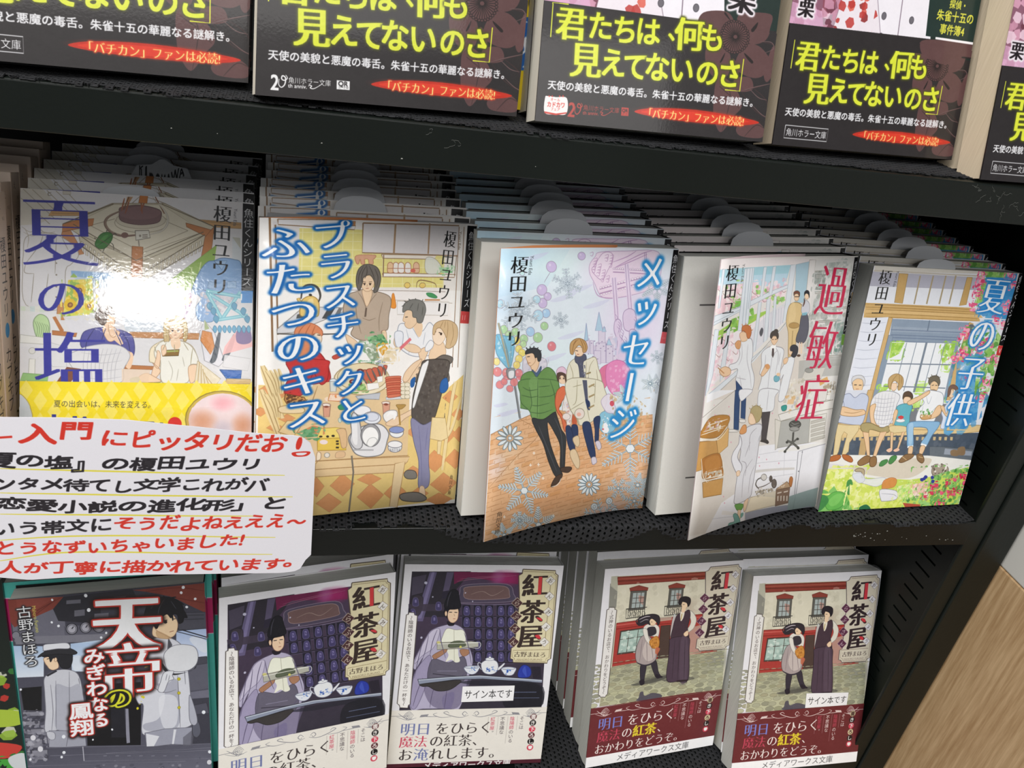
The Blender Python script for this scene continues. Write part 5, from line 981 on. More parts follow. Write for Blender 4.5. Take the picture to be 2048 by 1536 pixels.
ART['art_lab'] = (105, 149, 7.5, 'e6e2de', '''
P ece4e4 9 - 0.325 -1 -1 687 13 686 80 -3 49
P a8d0dc 9 - 0.325 0 49 502 43 478 158 -13 117
P c4dcec 7 - 0.325 -4 87 487 87 478 158 -12 122
P a8c8d8 8 8ca0ac 0.26 543 42 673 24 682 250 579 246
N f0d4dc/e8c0cc/f4e4e8/e0b4c0 7 200,31 1.5 -11 127 494 120 491 220 -4 261
N 8cc45c/a4d070/7cb850 7 14,32 1.6 -6 117 156 127 179 256 118 240
N 88c060/a8d474 8 34,33 1.5 245 131 516 221 457 251 294 231
N 7cbc54/94c868 8 20,34 1.6 114 213 171 212 162 244 105 244
N f0d8dc/e8c4cc/f8ecec 7 60,35 1.5 -15 188 111 197 109 271 -2 272
C 94706c 9 - 0.26 -2 143 21 160 41 156 | 33 164 56 182 77 178 | 68 186 92 203 113 200 | 104 208 129 226 150 222 | 130 166 154 184 176 180 | 167 188 192 206 213 202 | 205 210 230 228 252 224 | 231 167 257 185 279 181 | 270 190 296 207 318 203 | 309 212 336 230 359 226 | 336 168 363 186 386 182 | 377 190 404 208 427 204 | 418 213 446 231 469 226 | 446 168 474 186 497 181
P a4cc58 9 - 0.325 131 316 358 279 368 291 240 347 118 411 37 434 13 368
N 78b048/8cc45c 8 60,36 1.8 115 304 185 288 260 251 278 306 183 364 46 403
P f0e8ec 9 - 0.325 -14 417 127 380 356 306 509 265 511 356 337 456 22 649
N f0d4dc/e8c0cc/f8ecee 7 130,37 1.5 -11 391 138 360 181 607 22 649
C a07c78 9 - 0.286 -8 365 19 384 28 375 | 13 419 40 438 49 429 | 34 473 61 493 70 484 | 55 529 83 549 92 539 | 77 585 105 606 114 596 | 58 391 86 411 95 401 | 80 446 108 466 117 456 | 102 501 130 522 139 512 | 124 558 153 578 162 568 | 146 615 176 636 185 626 | 127 418 155 437 165 427 | 149 473 178 493 188 483
P dcdce4 7 - 0.325 248 392 384 292 504 242 517 345 314 499
L c0c0cc 9 - 0.325 347 300 371 448 | 365 296 388 435 | 383 292 405 423 | 401 287 422 411 | 419 283 439 399 | 438 278 456 386 | 456 274 473 374 | 475 269 490 361
P dde3ea 9 9ca8b4 0.286 -6 292 362 180 500 148 504 164 381 198 -1 324 | -1 277 191 240 196 251 0 308 | 164 51 230 49 238 336 199 371 169 368
L a8b4c0 9 - 0.39 179 52 198 365 | 201 51 218 351 | 219 50 224 259
P dde3ea 9 9ca8b4 0.286 298 48 321 48 319 200 300 199 | 367 48 390 47 387 187 364 191 | 13 47 30 48 27 238 14 242 | 294 231 317 227 320 488 299 503 | 354 218 381 214 398 438 375 448 | 407 204 426 203 448 408 428 407 | 10 346 38 349 33 585 16 659 0 689 | 94 350 114 341 113 597 89 627 82 537 | 502 43 543 42 542 323 503 355 | 20 681 419 463 527 351 553 358 439 482 32 715
P dcd4cc 9 - 0.325 32 715 323 545 537 357 733 355 748 808
L a8a098 9 - 0.39 38 712 307 543 528 357
P e8e4e2 9 a09890 0.325 646 19 697 19 724 355 671 353
P e0dedc 9 - 0.325 698 22 1019 9 1121 826 748 808 713 308
L a8a49c 9 - 0.585 703 81 1009 72
L 8c8880 9 - 0.325 705 88 1011 80
L a8a49c 9 - 0.585 730 194 1039 187
L 8c8880 9 - 0.325 732 202 1041 196
L a8a49c 9 - 0.585 752 286 1063 281
L 8c8880 9 - 0.325 753 295 1066 289
L a8a49c 9 - 0.585 768 357 1082 352
L 8c8880 9 - 0.325 770 365 1084 360
L a8a49c 9 - 0.585 816 560 1135 557
L 8c8880 9 - 0.325 818 568 1138 565
L a8a49c 9 - 0.585 828 608 1148 606
L 8c8880 9 - 0.325 830 617 1150 615
N 9ca09c/b4b8b4/8c948c/a8b0ac 7 90,38 1.3 706 92 801 93 806 184 718 182
N b8bcb8/d0d0cc/a0a49c/c8ccd0 6 260,39 1.8 732 206 1015 199 1052 556 726 555
N 6c8c80/8ca098/98a8a8 7 60,40 1.6 960 374 1021 363 1049 543 975 542
N c8ccc8/acb4b0/dcdcd8 6 140,41 1.8 779 37 1006 26 1039 187 850 185
P b8b8b4 6 80807c 0.286 716 98 767 96 770 121 718 120 | 817 231 888 230 894 267 823 265 | 725 320 768 319 771 345 727 343 | 810 311 863 311 868 342 815 341 | 811 464 919 466 925 504 817 500 | 967 584 1059 584 1064 617 972 614
P b0b0ac 7 - 0.325 687 576 1072 562 1074 678 701 679
P d8d4cc 8 8c887c 0.325 752 628 922 625 902 691 731 693
E 8c8c88 7 6c6c68 0.39 785 636 821 638 788 650
P dca860 8 - 0.325 886 702 954 681 970 706 903 734
P e8e6e2 9 8c887c 0.325 890 758 1008 751 1017 823 895 818
N b0a088/8c8474/d8cfc0 8 40,42 1.1 928 723 1029 720 1033 776 941 779
N dcd0b8/c0b8a4/ece8e0 6 60,43 1.3 634 692 758 695 766 809 640 799
S dcc08c 9 94784c 0.39 534 266 571 245 623 253 651 283 648 363 647 398 633 432 639 514 625 572 591 552 562 416 530 345
S e8ce9c 6 - 0.325 548 256 581 252 600 338 551 347
E b8945c 9 94784c 0.325 599 372 642 374 602 388
L 94784c 9 - 0.39 596 401 613 553
E eccaa8 9 a8805c 0.26 586 218 606 219 590 238
S 7c4c3c 9 3a3430 0.26 563 209 558 189 582 182 606 193 608 216 594 198 569 198
L 40302c 9 - 0.39 568 214 604 215
S d4d4dc 9 8c8c94 0.325 642 260 671 238 702 262 704 308 648 306
S 60606c 9 3c3c48 0.39 650 317 698 319 726 402 707 471 635 461 646 392
E f0d2b4 9 a8805c 0.26 667 215 685 216 671 232
S 2c2c30 9 - 0.325 648 214 643 192 662 181 685 193 693 227 676 204 656 201
P 8cc4d4 8 - 0.325 648 306 694 302 690 319 654 320
L f0d2b4 9 - 0.9 667 469 678 534 | 685 470 695 535
E 5c4438 9 - 0.325 676 545 692 546 677 552
C 5c3c30 9 - 1 649 271 656 249 649 226
S e8eaee 9 949098 0.39 182 440 208 421 252 414 287 434 304 509 302 560 340 638 338 708 308 762 238 717 201 638 205 576 153 575 141 546 191 535 206 493
C b8b4bc 9 - 0.39 212 443 224 511 209 554 | 258 448 266 533 306 623 327 695 | 227 613 255 685 296 737 | 206 621 278 642
S eccaa8 9 a8805c 0.26 187 386 208 377 240 391 246 425 210 429 195 411
S c87844 9 8c4c28 0.325 200 376 199 349 232 344 261 360 271 394 260 418 243 408 232 385 207 372
C c87844 9 - 0.5 203 349 193 335 | 224 345 222 332 | 249 356 261 346 | 268 377 279 372 | 212 361 240 391
S d89860 8 a06838 0.26 163 438 178 421 202 429 201 464 178 462
S ecc8a4 9 a8805c 0.325 78 559 112 550 152 569 153 597 114 603 82 581
L c08858 9 - 0.5 62 548 111 586
S e8eaee 9 949098 0.39 372 510 414 480 471 479 542 501 546 560 543 624 561 791 390 771 398 645 377 620 384 574
C b0acb4 9 - 0.39 440 488 458 535 456 651 465 776 | 472 484 506 528 505 644 | 405 519 409 577 392 615 | 520 517 518 587 | 456 529 492 503
S fafafa 9 - 0.325 433 476 474 473 474 513 453 512
P 5c5050 9 - 0.325 448 488 463 489 472 525 466 542 452 526
S eccaa8 9 a8805c 0.26 431 424 476 425 484 445 468 467 456 469 436 450
L 3a3430 9 - 0.325 438 439 450 439 | 461 439 474 440
S 4c4440 9 3a3430 0.325 420 423 422 401 445 391 475 402 487 428 479 439 466 421 442 419 433 433
E 4c4440 9 - 0.325 461 393 478 395 463 403
S ecc8a4 9 a8805c 0.325 392 615 417 578 442 580 450 598 412 635 391 633
S d89860 8 - 0.325 409 577 437 574 449 595 430 602
S e8eaee 9 949098 0.39 572 562 611 547 643 556 643 615 633 686 627 739 605 795 561 791 564 686 573 645 553 673 543 624 561 591
E f0d2b4 9 a8805c 0.26 601 517 616 518 605 538
S 3c3c44 9 1c1c20 0.325 599 511 598 488 627 481 659 498 662 533 643 553 615 542 622 519
S ecc8a4 9 a8805c 0.26 555 561 574 550 592 558 584 581 564 585
S 7cb4c4 9 4c8494 0.325 498 650 531 647 544 672 525 682 503 674
E ecc8a4 9 - 0.325 529 641 545 642 531 651
P 2c4874 9 1c2c50 0.325 205 638 255 685 297 743 299 758 224 747
S 34343c 7 - 0.325 332 388 344 367 358 379 358 401 349 415 337 405
P dcd6d0 9 - 0.325 30 799 208 690 548 732 622 1081 436 1544 3 1465 6 1123
P eeeef2 9 - 0.325 12 726 208 690 99 673 12 681
L a8a098 9 - 0.39 -5 803 208 690
N e8b4bc/ecc8cc 8 10,44 0.6 -1 690 196 711 198 902 0 793
P ececf2 9 - 0.325 455 1045 1038 1084 1043 1389 832 1406 443 1346 449 1198 | 214 1333 315 1300 398 1337 427 1542 120 1485
P d0ccc8 8 - 0.325 457 1189 791 1219 794 1233 455 1205
P e6e2de 7 - 0.325 230 1382 300 1406 409 1444 412 1458 226 1406
L c8c8d0 9 - 0.286 465 1098 700 1104 | 457 1148 799 1174 | 460 1251 790 1259 | 155 1412 393 1454 | 681 1102 706 1263
S dc9cb0 8 - 0.325 467 1109 474 1115 469 1120 463 1113 | 902 1164 909 1170 905 1176 898 1169 | 223 1292 229 1299 225 1303 219 1296 | 238 1334 244 1341 240 1345 234 1338 | 533 1132 540 1138 536 1143 529 1136 | 176 771 181 777 177 781 172 775 | 645 1170 652 1177 647 1182 640 1175 | 482 1163 488 1169 484 1174 478 1167 | 226 978 232 984 228 989 222 982 | 526 858 533 864 528 869 522 862
P 2c4874 9 1c2c50 0.325 208 690 249 695 253 767 273 922 235 915 216 779 | 264 757 297 744 312 867 277 855
S e8e4e0 9 8c8884 0.325 191 907 235 912 274 928 258 931 201 921 | 270 863 312 870 315 886 277 880
S ececf0 9 949098 0.325 259 756 240 694 340 708 297 744
S e8eaee 9 949098 0.39 405 832 399 715 548 732 529 767 528 847 433 845
C b0acb4 9 - 0.39 469 723 475 841
P 4c4648 9 2c2828 0.325 433 848 507 851 507 914 507 1002 512 1028 466 1015 457 926
S 3c3634 9 - 0.325 462 1014 510 1015 533 1034 524 1043 496 1032 463 1021
P e8e6e2 9 8c887c 0.39 579 878 1041 822 1054 874 606 919
P b4b4b0 9 8c887c 0.325 601 919 872 911 881 1075 612 1080
P e0ded8 9 8c887c 0.39 859 916 1003 902 1012 1056 881 1075
P c0bcb4 8 8c887c 0.26 874 943 995 929 999 944 873 960 | 881 970 1002 956 1005 970 880 986 | 887 996 1008 982 1012 997 886 1013 | 893 1023 1015 1009 1018 1024 892 1039 | 899 1050 1021 1036 1025 1051 898 1066
P dcd8d0 9 8c887c 0.325 557 901 610 920 612 1080 597 1091
P eae8e4 8 - 0.325 624 1095 1036 1078 1040 1091 805 1115 627 1108
N d8a868/ece8e0/c8c0b4/b8bcc0 6 50,45 1.5 592 773 863 756 969 800 918 868 621 864
P e0dcd8 9 7c746c 0.39 892 758 978 762 975 826 909 829
S 3c9c94 9 2c6c64 0.325 596 830 635 828 641 853 615 860 600 849
P e8c090 8 - 0.325 642 797 696 795 694 827 639 822
E 50504c 9 2c2c28 0.39 736 952 788 956 741 977
C 8c8c88 9 - 0.5 693 948 734 964 780 962
C 8c8c88 9 - 0.52 700 935 731 950 771 945
E 9c9c98 9 4c4c48 0.325 737 978 780 982 740 992
L 50504c 9 - 1.6 732 997 740 1069
L 60605c 9 - 1.4 737 1062 682 1108 | 737 1062 802 1101 | 737 1062 687 1044 | 737 1062 779 1040
E 40403c 9 - 0.325 684 1110 696 1111 686 1118 | 797 1101 809 1102 799 1109 | 689 1054 700 1055 691 1062 | 779 1043 791 1044 781 1051
P e8e8ee 9 - 0.325 807 1125 1030 1091 1043 1389 803 1403 800 1260
L 8c8c94 9 - 0.52 802 1121 832 1406
L 8c8c94 9 - 0.455 840 1121 844 1414
L a8a8b0 9 - 0.455 807 1121 1040 1091
E 6c6c74 9 - 0.325 839 1128 844 1128 840 1131 | 833 1247 839 1248 834 1251
P 98acac 9 6c8080 0.26 832 1406 1038 1369 1038 1493 780 1517 778 1461
P a0a4b4 9 - 0.325 417 1440 766 1453 1038 1493 943 1507 435 1537
P 98acac 9 - 0.325 783 1400 1037 1365 1043 1473 787 1504
L 7c9090 9 - 0.325 841 1400 836 1510
P f0e4cc 9 a89c80 0.325 444 1353 660 1350 669 1439 421 1441
P dcd4c4 7 - 0.325 483 1351 659 1347 716 1351 659 1390
C 5c5854 9 - 0.9 507 1312 474 1280 486 1249 529 1244
E d0ccc8 9 6c6864 0.39 534 1245 558 1248 538 1265
E 5c5450 9 - 0.325 596 1264 611 1266 600 1285
E 6c6460 9 3c3834 0.39 631 1299 653 1303 636 1327
C 6c6460 9 - 0.6 487 1302 549 1300 609 1283
N e0d8cc/a8a094/c8c0b0/8c8478 8 60,46 1 473 1319 617 1324 668 1345 497 1353
P 8c7464 9 5c4838 0.39 658 1343 779 1339 783 1441 671 1446
P b89c80 9 5c4838 0.39 657 1336 743 1301 783 1333 780 1342 663 1344
N e8dccc/c8a888 8 20,47 0.8 673 1325 744 1308 768 1331 685 1337
S b87848 9 7c4c28 0.325 765 1317 762 1283 775 1274 793 1293 789 1340
P e8dcd0 8 - 0.325 676 1383 688 1383 694 1416 682 1416 | 703 1387 715 1386 721 1420 709 1420 | 730 1390 742 1390 748 1423 736 1424 | 757 1394 769 1393 776 1427 763 1427
L e8dcd0 9 - 0.8 672 1365 709 1364 | 729 1366 766 1364
P c89858 9 8c6430 0.39 -1 932 113 951 188 894 185 828 190 997 128 1045 136 1095 -6 1096
P d8ac6c 9 8c6430 0.39 117 952 197 896 206 1001 142 1036
S b8823c 9 8c6430 0.39 5 869 61 811 185 828 179 887 114 933 0 908
C ece0cc 9 - 0.6 14 882 170 879 | 2 897 156 888 | 38 853 180 845 | 0 914 119 940 186 882 | 6 924 128 948 193 895
N f0ece4/dcd0bc/d0a8b8 7 40,48 0.9 36 835 141 844 134 890 34 875
P c89858 9 8c6430 0.455 53 1172 202 1185 205 1280 71 1263
S b07434 9 8c6430 0.39 33 1034 149 1031 187 1119 195 1171 62 1156 38 1095
N ece4d8/c8bca8 8 50,49 1 64 1120 181 1130 195 1171 70 1158
S c48844 7 - 0.325 53 1045 143 1042 166 1115 79 1118
C ece4d8 9 - 0.5 25 1032 51 1135 88 1181 | 48 1165 125 1172 204 1173 | 56 1154 163 1163 197 1159 | 157 1033 193 1108 205 1179
S b4a478 9 7c6c44 0.39 346 830 358 807 391 802 429 823 440 861 426 896 392 898 359 856
C b4a478 9 - 0.5 348 818 333 806 | 363 808 352 794 | 387 804 384 789 | 409 811 420 802 | 430 829 442 824 | 385 817 407 888 | 369 821 387 872
S f0d2b4 9 a8805c 0.325 339 859 348 839 371 852 401 899 377 908 350 898 339 874
S dcdce2 9 88848c 0.455 293 943 361 912 447 918 457 970 452 1032 452 1121 449 1288 435 1351 327 1367 311 1299 312 1096 311 1046 292 986
S e8e8ee 9 88848c 0.455 287 955 313 1009 293 1079 336 1138 335 1176 301 1175 251 1096 254 1047 287 1004
C a8a4ac 9 - 0.455 416 932 372 969 380 1058 | 416 1115 363 1194 372 1338 | 442 1158 419 1218 421 1322 | 331 1112 370 1138 374 1209 | 379 1008 353 1091 | 451 981 441 1018
S d89860 9 a06838 0.39 283 936 302 902 327 906 334 944 302 951
S f0d2b4 9 a8805c 0.26 300 1169 325 1168 329 1194 309 1196
S 6ca454 9 44743c 0.325 327 1370 389 1381 386 1413 352 1412 330 1387
P f0d2b4 9 a8805c 0.325 355 1409 378 1414 384 1472 359 1453
S f0d2b4 9 a8805c 0.325 396 1376 427 1356 421 1414 406 1431
S 78aca4 9 4c7c74 0.39 321 1431 346 1430 379 1471 387 1512 355 1524 300 1504 296 1477 337 1474
S 78aca4 9 - 0.325 382 1438 403 1437 403 1456 387 1466
L dce8e4 9 - 0.5 307 1496 380 1524
T c42c50 9 vm 0.86 884 35 841 954 過敏症
T 181818 9 vm 0.98 82 25 87 462 榎田ユウリ
T 5c5c5c 9 vp 1.0 153 27 155 119 Yuuri Eda
P 151518 9 - 0.325 1021 7 1055 6 1068 438 1030 435
T c8cace 9 v 0.62 1044 26 1048 426 魚住くんシリーズ
P 6c9c3c 9 - 0.325 1022 438 1068 438 1075 502 1028 498
''')
